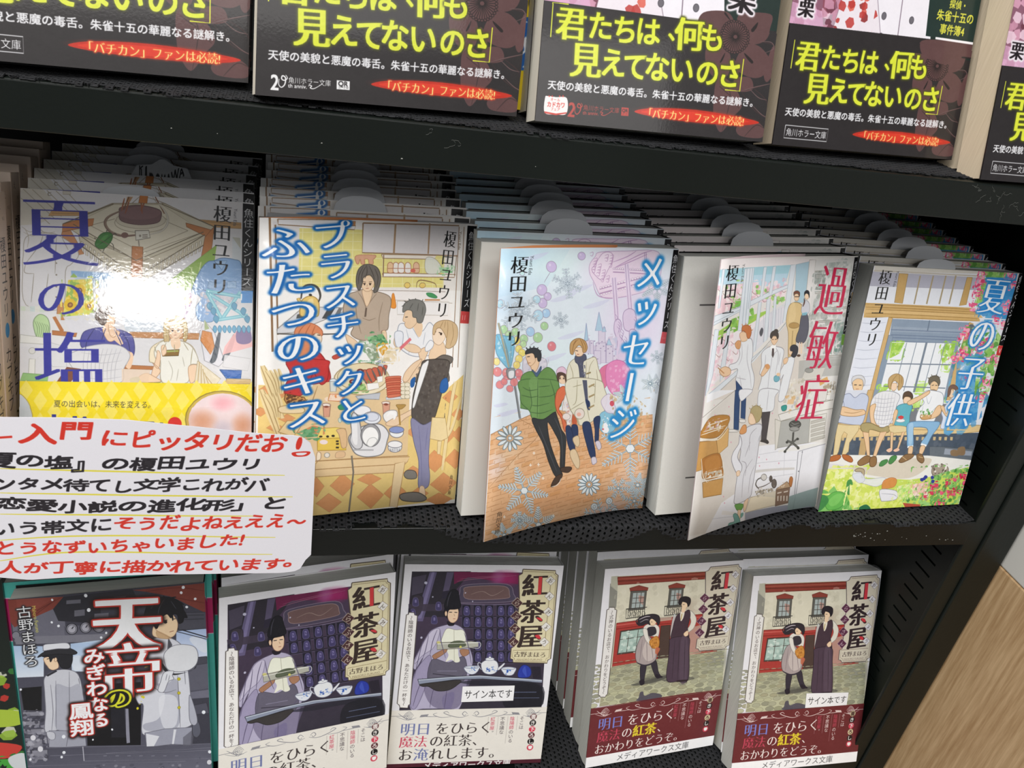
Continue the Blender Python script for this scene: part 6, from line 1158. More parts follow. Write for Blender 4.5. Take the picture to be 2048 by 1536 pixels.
ART['art_garden'] = (105, 149, 7.5, 'e6e8f0', '''
P d8d4cc 9 - 0.325 3 -8 1022 -5 1011 8 7 32
P c4bcb0 9 - 0.325 5 24 754 24 757 32 5 31
P d4d0c8 9 - 0.325 7 32 766 36 762 49 3 44
P b4b4c4 9 - 0.325 -3 33 758 37 767 110 1 114
P e8ebf4 9 - 0.325 -5 115 752 111 769 210 -1 209
P c8a468 9 94743c 0.325 238 37 248 207 192 203 177 36 | 691 39 697 199 650 207 653 38
P ac9c7c 9 - 0.325 319 43 329 43 334 208 324 206 | 409 39 419 39 421 205 410 203 | 496 35 506 35 509 202 498 201 | 565 32 576 33 579 200 568 199
P d0ac70 9 - 0.325 -1 209 756 216 824 284 828 296 7 293
P dcb97f 9 - 0.325 1 242 814 252 844 274 2 269
C a07c44 9 - 0.39 1 216 412 221 790 227 | 5 233 417 236 794 240 | 9 246 421 249 799 254 | 15 268 427 272 807 278 | 21 289 433 292 812 295
P e4e8f4 9 - 0.325 8 296 177 288 180 667 8 786 8 699
C b4b8c8 9 - 0.325 1 323 66 327 164 319 | 4 374 67 379 165 371 | 6 426 69 431 165 423 | 8 478 70 483 166 476 | 11 531 71 536 167 529 | 13 583 72 589 168 582 | 16 636 73 642 169 636 | 18 690 74 696 169 690 | 21 744 76 750 170 744
P d4b078 9 94743c 0.325 177 288 204 294 198 786 165 786
P 8c9cb0 9 - 0.325 204 297 754 304 720 439 216 429
P 9caabc 8 - 0.325 221 342 752 349 745 374 222 373
L 6c7c90 9 - 0.8 465 299 469 361
L 70809a 9 - 0.52 212 361 712 366 | 220 391 722 398 | 225 407 727 414 | 231 428 734 436
P 8c9cb0 9 6c7c90 0.26 206 392 236 397 247 699 235 787 198 786 198 572 | 690 395 715 401 736 789 689 789 691 568
P eef1f6 9 - 0.325 240 434 695 433 712 789 235 787 237 635
N a4d050/bce070/94c84c 8 70,51 1.5 240 437 328 436 310 502 246 534
N a4d050/bce070/94c84c 8 60,52 1.5 626 434 695 433 698 516 633 556 595 479
N b4dc68/c8e888 7 24,53 1.3 643 562 687 555 685 601 660 594
N b4dc68/a8d858 8 24,54 1.6 225 699 299 699 267 744 223 744
N b4dc68/c8e888 8 44,55 1.6 482 686 571 679 558 738 490 738
L 8c98a8 9 - 0.55 343 436 338 731 | 412 434 406 731 | 550 432 546 732 | 618 431 615 732
L 7c8898 9 - 1.5 483 433 482 738
L 7c8898 9 - 0.7 239 563 697 565 | 255 699 704 712
P d4b078 9 94743c 0.325 754 304 786 310 767 789 736 789 729 568
P dfe2ea 9 - 0.325 786 310 855 308 814 790 767 789
E 5c6470 8 - 0.325 781 342 809 341 790 370
N 3c8cc8/4898d0/5ca8d8 7 120,56 3 785 23 1009 1 1041 278 805 272
N 94c468/7cb454/a8d47c/68a44c 8 60,57 1.6 762 0 913 -7 917 30 788 35
N 7cb454/94c864/a8d870 8 60,58 1.4 770 48 804 59 807 183 763 191
N 8cc060/70a850/b0d888/5c9c48 8 330,59 1.8 732 407 969 344 1057 420 1081 632 1053 791 941 790 843 633 753 496
N 4894c8/3c84c0/6cb0dc 5 80,60 3.4 736 542 883 514 941 790 798 789
N e8608c/f084a8/d84874/f4a8c0 9 16,2040 1.4 732 40 789 47 795 82 753 79
E f8e8a0 9 - 0.325 766 61 771 61 768 64
N e8608c/f084a8/d84874/f4a8c0 9 16,2070 1.4 723 69 787 76 793 115 747 112
E f8e8a0 9 - 0.325 761 92 766 92 762 95
N e8608c/f084a8/d84874/f4a8c0 9 16,2120 1.4 732 118 779 123 784 153 749 150
E f8e8a0 9 - 0.325 760 135 765 135 761 139
N e8608c/f084a8/d84874/f4a8c0 9 16,2200 1.4 706 180 786 190 794 240 735 236
E f8e8a0 9 - 0.325 754 210 758 210 755 214
N e8608c/f084a8/d84874/f4a8c0 9 16,1970 1.4 735 -2 773 3 777 26 749 24
E f8e8a0 9 - 0.325 758 12 763 12 759 16
N e8608c/f084a8/d84874/f4a8c0 9 16,2240 1.4 924 -10 979 -4 985 30 944 27
E f8e8a0 9 - 0.325 957 10 962 10 958 13
N e8608c/f084a8/d84874/f4a8c0 9 16,2380 1.4 974 59 1023 64 1028 94 992 92
E f8e8a0 9 - 0.325 1003 76 1008 76 1004 80
N e8608c/f084a8/d84874/f4a8c0 9 16,2500 1.4 967 153 1032 161 1040 201 991 198
E f8e8a0 9 - 0.325 1006 177 1011 177 1008 181
N e8608c/f084a8/d84874/f4a8c0 9 16,2530 1.4 960 194 1019 201 1026 238 982 234
E f8e8a0 9 - 0.325 996 215 1001 215 997 219
N e8608c/f084a8/d84874/f4a8c0 9 16,2650 1.4 975 282 1034 290 1041 327 997 323
E f8e8a0 9 - 0.325 1010 305 1015 304 1012 308
N e8608c/f084a8/d84874/f4a8c0 9 16,2540 1.4 918 262 967 269 972 299 936 296
E f8e8a0 9 - 0.325 947 281 952 280 949 284
N e8608c/f084a8/d84874/f4a8c0 9 16,2370 1.4 701 331 781 342 790 393 730 388
E f8e8a0 9 - 0.325 749 362 753 362 750 365
N e8608c/f084a8/d84874/f4a8c0 9 16,2380 1.4 701 367 756 374 762 409 721 405
E f8e8a0 9 - 0.325 734 387 739 387 735 391
N e8608c/f084a8/d84874/f4a8c0 9 16,2630 1.4 857 411 907 418 912 449 876 445
E f8e8a0 9 - 0.325 887 430 892 430 888 433
N e8608c/f084a8/d84874/f4a8c0 9 16,2640 1.4 837 443 886 450 891 481 855 478
E f8e8a0 9 - 0.325 866 462 871 462 868 466
N e8608c/f084a8/d84874/f4a8c0 9 16,2520 1.4 728 464 776 471 781 502 745 499
E f8e8a0 9 - 0.325 757 483 761 483 758 487
N e8608c/f084a8/d84874/f4a8c0 9 16,2500 1.4 676 502 728 510 733 543 695 539
E f8e8a0 9 - 0.325 707 523 712 523 709 527
N e8608c/f084a8/d84874/f4a8c0 9 16,2590 1.4 753 486 811 494 818 532 774 528
E f8e8a0 9 - 0.325 788 509 793 509 789 513
N e8608c/f084a8/d84874/f4a8c0 9 16,2850 1.4 932 520 982 527 988 559 951 555
E f8e8a0 9 - 0.325 962 539 967 539 964 543
N e8608c/f084a8/d84874/f4a8c0 9 16,2940 1.4 999 506 1066 516 1074 558 1024 553
E f8e8a0 9 - 0.325 1039 532 1044 532 1041 536
N e8608c/f084a8/d84874/f4a8c0 9 16,2800 1.4 809 610 865 619 871 655 830 651
E f8e8a0 9 - 0.325 843 633 848 633 844 637
N e8608c/f084a8/d84874/f4a8c0 9 16,3040 1.4 955 644 1026 655 1034 700 982 694
E f8e8a0 9 - 0.325 998 672 1003 672 999 676
N e8608c/f084a8/d84874/f4a8c0 9 16,3140 1.4 966 746 1017 754 1023 787 985 782
E f8e8a0 9 - 0.325 997 766 1002 766 998 770
N e8608c/f084a8/d84874/f4a8c0 9 16,2700 1.4 921 406 964 412 969 439 938 436
E f8e8a0 9 - 0.325 947 422 952 422 949 426
N e0e8d8/d4b8c0 7 40,61 1.4 1030 434 1054 433 1085 791 1053 791
S eccaa0 9 a07c50 0.325 37 687 32 655 57 642 97 655 109 687 108 725 82 737 52 718
S d8d8dc 9 8c8c90 0.325 32 687 23 649 48 633 92 636 118 667 116 699 98 661 60 652 35 668
L 3a3430 9 - 0.455 48 690 66 690 | 81 692 99 692
L a05848 9 - 0.26 66 715 87 715
S c8d0e8 9 7c84a0 0.325 2 763 46 737 89 763 120 744 162 763 187 828 19 826
S f0d2b4 9 a07c50 0.26 299 686 316 680 347 686 349 718 329 728 310 712
S c4a470 9 846438 0.325 288 699 279 654 302 629 338 625 377 648 390 693 373 725 358 712 355 686 327 667 309 680 308 718
C 94743c 9 - 0.325 331 629 311 661 303 699 | 346 628 359 673 362 712 | 364 641 377 686
S eccaa0 9 a07c50 0.325 589 686 613 666 644 679 648 719 626 735 598 719
S 706858 9 3a3430 0.325 568 673 569 647 596 634 632 640 654 673 650 699 636 679 606 666 587 679 583 692
C 706858 9 - 0.52 571 653 554 647 | 585 637 575 627 | 611 634 612 624 | 638 647 647 640
L 3a3430 9 - 0.39 599 696 614 692 | 625 694 639 695
S 5c4838 5 - 0.325 597 725 621 719 647 729 635 740 609 740
E f0d2b4 9 a07c50 0.26 757 745 778 745 765 772
S 7c6054 9 5c4438 0.325 736 765 729 706 759 689 799 712 810 765 789 759 782 725 752 715 751 752
S 5c4838 9 3a3430 0.325 414 764 415 741 443 732 475 751 481 784 420 784
P d8dce8 9 - 0.325 -65 722 169 722 150 938 -55 1003 -52 895
P 6c7078 8 - 0.325 383 824 878 807 856 949 402 949
P 8c94a4 8 - 0.325 167 830 237 803 243 940 181 939
N b4dc68/c8e888 8 30,62 1.4 482 784 546 784 552 833 506 839
P d4b078 9 94743c 0.325 153 722 192 722 190 946 140 931
P e4c894 9 94743c 0.325 -7 923 1050 952 1056 995 698 1025 8 1011
L a88c5c 9 - 0.39 2 957 851 985
P e0c48c 8 - 0.325 3 991 879 1021 877 1043 10 1018
P 4c5868 9 - 0.325 -21 1018 1050 1002 1060 1194 249 1135 -10 1121
N 5c6878/44505c/6c7480 4 80,63 2.6 -11 1025 1048 1024 1049 1186 -2 1121
P dcc08c 8 - 0.325 46 1012 65 1012 67 1034 50 1033 | 86 1013 106 1013 107 1035 90 1034 | 126 1014 146 1014 148 1036 130 1034 | 167 1014 186 1015 188 1037 171 1035 | 207 1015 227 1016 229 1038 211 1036 | 248 1016 268 1016 270 1039 252 1037 | 289 1017 309 1017 311 1040 293 1038 | 330 1018 350 1018 352 1040 334 1039 | 371 1018 391 1019 393 1041 375 1039 | 413 1019 433 1020 435 1042 417 1040 | 454 1020 474 1020 477 1043 459 1041 | 496 1021 516 1021 519 1044 501 1042 | 538 1022 558 1022 561 1045 543 1043 | 580 1022 601 1023 603 1046 585 1044 | 623 1023 643 1024 646 1047 627 1045 | 665 1024 686 1024 689 1047 670 1046 | 708 1025 729 1025 732 1048 713 1047 | 751 1026 772 1026 775 1049 756 1047 | 794 1027 815 1027 818 1050 799 1048 | 838 1027 859 1028 862 1051 843 1049
P d4b078 8 - 0.325 183 1022 234 1023 241 1135 193 1130
P 6c747c 8 3c444c 0.325 801 1092 1043 1112 1049 1186 727 1177 701 1089
P a8b0c0 7 - 0.325 821 1103 1039 1127 1040 1156 825 1143
S 8c7458 9 - 0.325 869 1123 891 1112 936 1124 937 1154 886 1152 | 921 1102 970 1096 986 1148 935 1146
P ecebe6 9 - 0.325 -18 1121 702 1147 1049 1186 1056 1261 779 1296 460 1328 -18 1211
S d4c8b4 7 - 0.325 110 1201 340 1180 698 1162 736 1206 658 1277 532 1295 281 1257 196 1232
S d8d4dc 6 - 0.325 -27 1176 124 1195 196 1232 131 1223 -9 1219
P c8dc60 9 - 0.325 -18 1211 178 1225 287 1278 617 1305 777 1289 1047 1231 1046 1504 0 1489
N e8ec90/dce870/f0f4b8/c8dc58 8 260,64 2 -18 1211 177 1218 274 1350 182 1390 -7 1381
N 6cb458/58a448/84c468 9 40,65 4.5 -21 1388 170 1375 251 1502 0 1489
S 68b854 9 3c8438 0.39 31 1412 82 1364 154 1374 183 1426 141 1475 63 1478
S 84cc68 7 - 0.325 57 1420 101 1379 150 1388 125 1445 82 1457
S 3c8448 8 - 0.325 -21 1388 24 1383 57 1420 30 1469 -2 1482
S 4c944c 9 - 0.325 158 1295 187 1289 210 1347 190 1390 163 1346
N f0f4b0/dce870/e8ee98/d0e060 8 240,66 1.9 179 1317 379 1325 444 1416 370 1471 221 1479
N e4ec80/d0e058 8 120,67 1.9 358 1426 613 1408 631 1498 378 1501
S 2c7048 9 - 0.325 291 1475 335 1458 373 1482 370 1501 306 1501
S e8eaf0 8 a8a8b8 0.325 194 1225 245 1241 289 1286 416 1283 438 1306 383 1340 299 1322 229 1298 188 1261
S b8a888 9 6c5c44 0.39 194 1225 222 1213 261 1228 269 1271 255 1277 245 1241 205 1236
S dce0ea 8 a8a8b8 0.26 186 1253 247 1248 283 1293 249 1313 201 1283
S d88848 8 a05c28 0.26 422 1305 473 1285 518 1301 514 1345 460 1358 424 1356
S e8e8ee 9 8c8c98 0.39 413 1363 521 1371 553 1398 547 1435 459 1442 436 1430
C a8a8b4 9 - 0.39 429 1389 521 1400 550 1417
S a89c8c 9 5c5044 0.39 764 1244 771 1211 828 1209 875 1225 893 1256 857 1277 810 1286 777 1274
N f4f0ea/5c5044 8 26,68 1.2 763 1215 873 1218 881 1270 790 1274
N 68a850/84c068/4c8c40/9cd07c 8 420,69 1.3 618 1423 671 1351 777 1289 986 1229 1051 1246 1055 1504 639 1499
N a8d870/c8e880/e8ecb0 7 120,70 1.3 530 1346 663 1321 697 1442 564 1436
N dc3c5c/e86080/c82c4c 9 12,2270 1.2 983 1274 1038 1285 1044 1321 1004 1315
N dc3c5c/e86080/c82c4c 9 12,2350 1.2 1021 1324 1065 1333 1070 1363 1038 1358
N dc3c5c/e86080/c82c4c 9 12,2230 1.2 943 1304 976 1310 980 1332 955 1328
N dc3c5c/e86080/c82c4c 9 12,2180 1.2 875 1319 919 1328 923 1357 891 1352
N dc3c5c/e86080/c82c4c 9 12,2100 1.2 776 1341 830 1352 835 1388 796 1382
N dc3c5c/e86080/c82c4c 9 12,2230 1.2 866 1389 902 1397 906 1421 880 1417
N dc3c5c/e86080/c82c4c 9 12,2280 1.2 917 1385 950 1392 954 1414 930 1410
N dc3c5c/e86080/c82c4c 9 12,2340 1.2 954 1400 991 1408 995 1432 968 1428
N dc3c5c/e86080/c82c4c 9 12,2110 1.2 805 1333 845 1341 849 1367 820 1363
N dc3c5c/e86080/c82c4c 9 12,2140 1.2 790 1386 825 1393 829 1418 803 1413
N dc3c5c/e86080/c82c4c 9 12,2340 1.2 870 1457 942 1473 951 1522 897 1513
N dc3c5c/e86080/c82c4c 9 12,2300 1.2 958 1367 983 1372 986 1390 967 1387
N dc3c5c/e86080/c82c4c 9 12,2380 1.2 1002 1399 1028 1405 1031 1422 1012 1419
N dc3c5c/e86080/c82c4c 9 12,2110 1.2 745 1406 781 1414 785 1438 759 1434
N dc3c5c/e86080/c82c4c 9 12,2280 1.2 1009 1275 1046 1282 1050 1306 1023 1302
N f0c4b8/e8b0a8/f8dcd4 8 90,71 1.1 642 1335 763 1325 782 1415 674 1418
E 2c3494 9 - 0.325 708 1308 722 1309 712 1320 | 732 1291 746 1291 736 1303 | 784 1296 797 1297 787 1308 | 796 1323 809 1323 799 1335 | 723 1302 736 1302 726 1313
P b8503c 9 - 0.325 608 1460 750 1478 741 1504 638 1495
S c8d0e4 9 7c84a0 0.39 -10 761 30 742 74 768 113 742 164 762 173 823 169 925 134 938 23 923 -3 909 14 828
S ecc8a0 9 a07c50 0.39 -3 848 5 822 94 842 155 843 170 870 105 883 11 875
C a07c50 9 - 0.325 21 855 84 863 149 850
P e4d0a0 9 a88c5c 0.39 -5 929 73 937 150 938 151 973 109 1048 116 1104 92 1131 75 1123 79 992 53 978 45 1005 46 1102 38 1129 15 1129 2 1018
S b86c38 9 7c4420 0.39 -3 1135 52 1123 71 1137 53 1158 0 1163 | 79 1123 131 1132 162 1161 150 1174 97 1152
S e8e8ec 9 8c8c98 0.39 208 755 263 729 342 736 389 763 381 817 379 893 355 948 309 955 235 940 224 871 194 816
C a8a8b4 9 - 0.234 213 742 229 844 247 940 | 236 742 250 844 266 940 | 259 742 272 844 284 940 | 282 742 294 844 303 941 | 305 742 316 844 322 941 | 329 742 338 845 341 941 | 352 742 360 845 360 941 | 197 769 277 779 353 773 | 204 795 284 805 360 798 | 211 820 291 831 367 822 | 218 846 298 857 374 847 | 225 872 306 883 381 872 | 232 898 313 910 388 897 | 239 925 320 936 395 922
S ecc8a0 9 a07c50 0.39 196 823 231 810 234 878 265 933 292 947 272 961 233 933 205 871
S b0a070 9 6c5c34 0.39 163 932 224 926 310 958 355 948 373 983 335 990 235 967 225 988 174 973
P ecc8a0 9 a07c50 0.39 184 980 229 988 250 1051 276 1136 257 1135 218 1050 | 310 986 357 983 336 1053 322 1144 300 1136 303 1045
S 947048 9 5c4024 0.455 203 1169 249 1135 292 1150 290 1172 234 1198 207 1190 | 284 1150 322 1144 338 1187 323 1208 294 1200
S 5c4838 9 3a3430 0.325 413 777 411 742 443 732 478 756 474 784 460 763 429 763
S f0d2b4 9 a07c50 0.325 419 783 430 766 467 773 472 804 451 815 429 804
S 64b4c4 9 3c7c8c 0.39 385 831 419 811 474 811 496 832 494 881 498 950 401 942 401 887
S ecc8a0 9 a07c50 0.325 381 845 401 859 397 928 389 942 375 879
E f0f0f2 9 a0a0a8 0.325 436 915 468 915 440 926
S d04848 9 - 0.325 411 894 431 883 454 894 438 908
S e4d0a0 9 a88c5c 0.325 371 949 483 954 496 986 446 992 390 991
P ecc8a0 9 a07c50 0.325 385 987 406 991 429 1101 414 1097 | 469 989 489 989 474 1091 461 1102
S f0c4a8 9 - 0.325 386 1103 414 1090 430 1104 410 1118 | 438 1105 466 1091 483 1106 457 1116
S 4c8c4c 9 2c5c30 0.39 362 1202 370 1174 407 1164 416 1182 387 1206 | 424 1183 434 1147 468 1141 475 1163 447 1194
S f0f2f6 9 8c94a4 0.39 540 763 570 729 634 729 697 750 718 820 690 834 679 932 557 930 548 846 576 805
C b4bcc8 9 - 0.39 580 764 610 812 620 764 | 574 826 585 917 | 673 833 649 861
S ecc8a0 9 a07c50 0.39 454 797 524 763 572 736 594 729 592 750 532 791 476 818 | 679 827 708 827 715 876 663 907 581 903 584 885 648 886
S d4a870 9 8c6438 0.39 575 881 647 882 647 907 591 910
N 5c9c4c/f4f4f0 9 40,72 0.8 574 854 639 854 643 882 583 882
S 8cb8dc 9 5480a8 0.455 492 943 538 923 668 925 727 929 728 961 696 1018 674 1082 629 1066 659 1003 640 967 565 959 545 972 576 1079 537 1086 515 1021
L f4f4f6 9 - 1.3 536 1087 577 1083 | 630 1070 675 1083
S b4d4ec 6 - 0.325 506 951 535 937 561 1058 539 1064
S ecc8a0 9 a07c50 0.325 546 1089 574 1086 582 1130 556 1136 | 634 1084 668 1089 658 1139 636 1131
S 8c6c48 9 5c4024 0.455 501 1170 535 1136 593 1137 591 1159 534 1186 505 1185 | 621 1138 658 1139 686 1176 676 1197 636 1174
L c8a878 9 - 0.5 515 1149 554 1172 | 638 1153 673 1161
S dce4f4 9 8c98b8 0.39 758 792 791 764 814 813 795 884 794 962 747 968 744 905 723 862
S ecc8a0 9 a07c50 0.325 706 834 728 827 760 876 763 834 773 785 793 799 787 884 764 891
N 4898d0/5ca8dc/3c88c8 6 60,73 4 799 764 972 737 1017 980 815 977
T f0f4fa 9 vm,g2c84cc:.9:.7 0.86 888 22 854 969 夏の子供
T 181818 9 vm 0.98 90 17 96 464 榎田ユウリ
T 44444c 9 vp 1.0 166 22 164 114 Yuuri Eda
P 151518 9 - 0.325 1022 -5 1061 -2 1072 5 1061 441 1016 437
T e4e6ea 9 v 0.8 1051 12 1041 417 魚住くんシリーズ
P d03c3c 9 - 0.325 1015 439 1066 441 1070 504 1017 499
T f4f4f8 9 - 1.5 1027 472 1057 471 V
''')
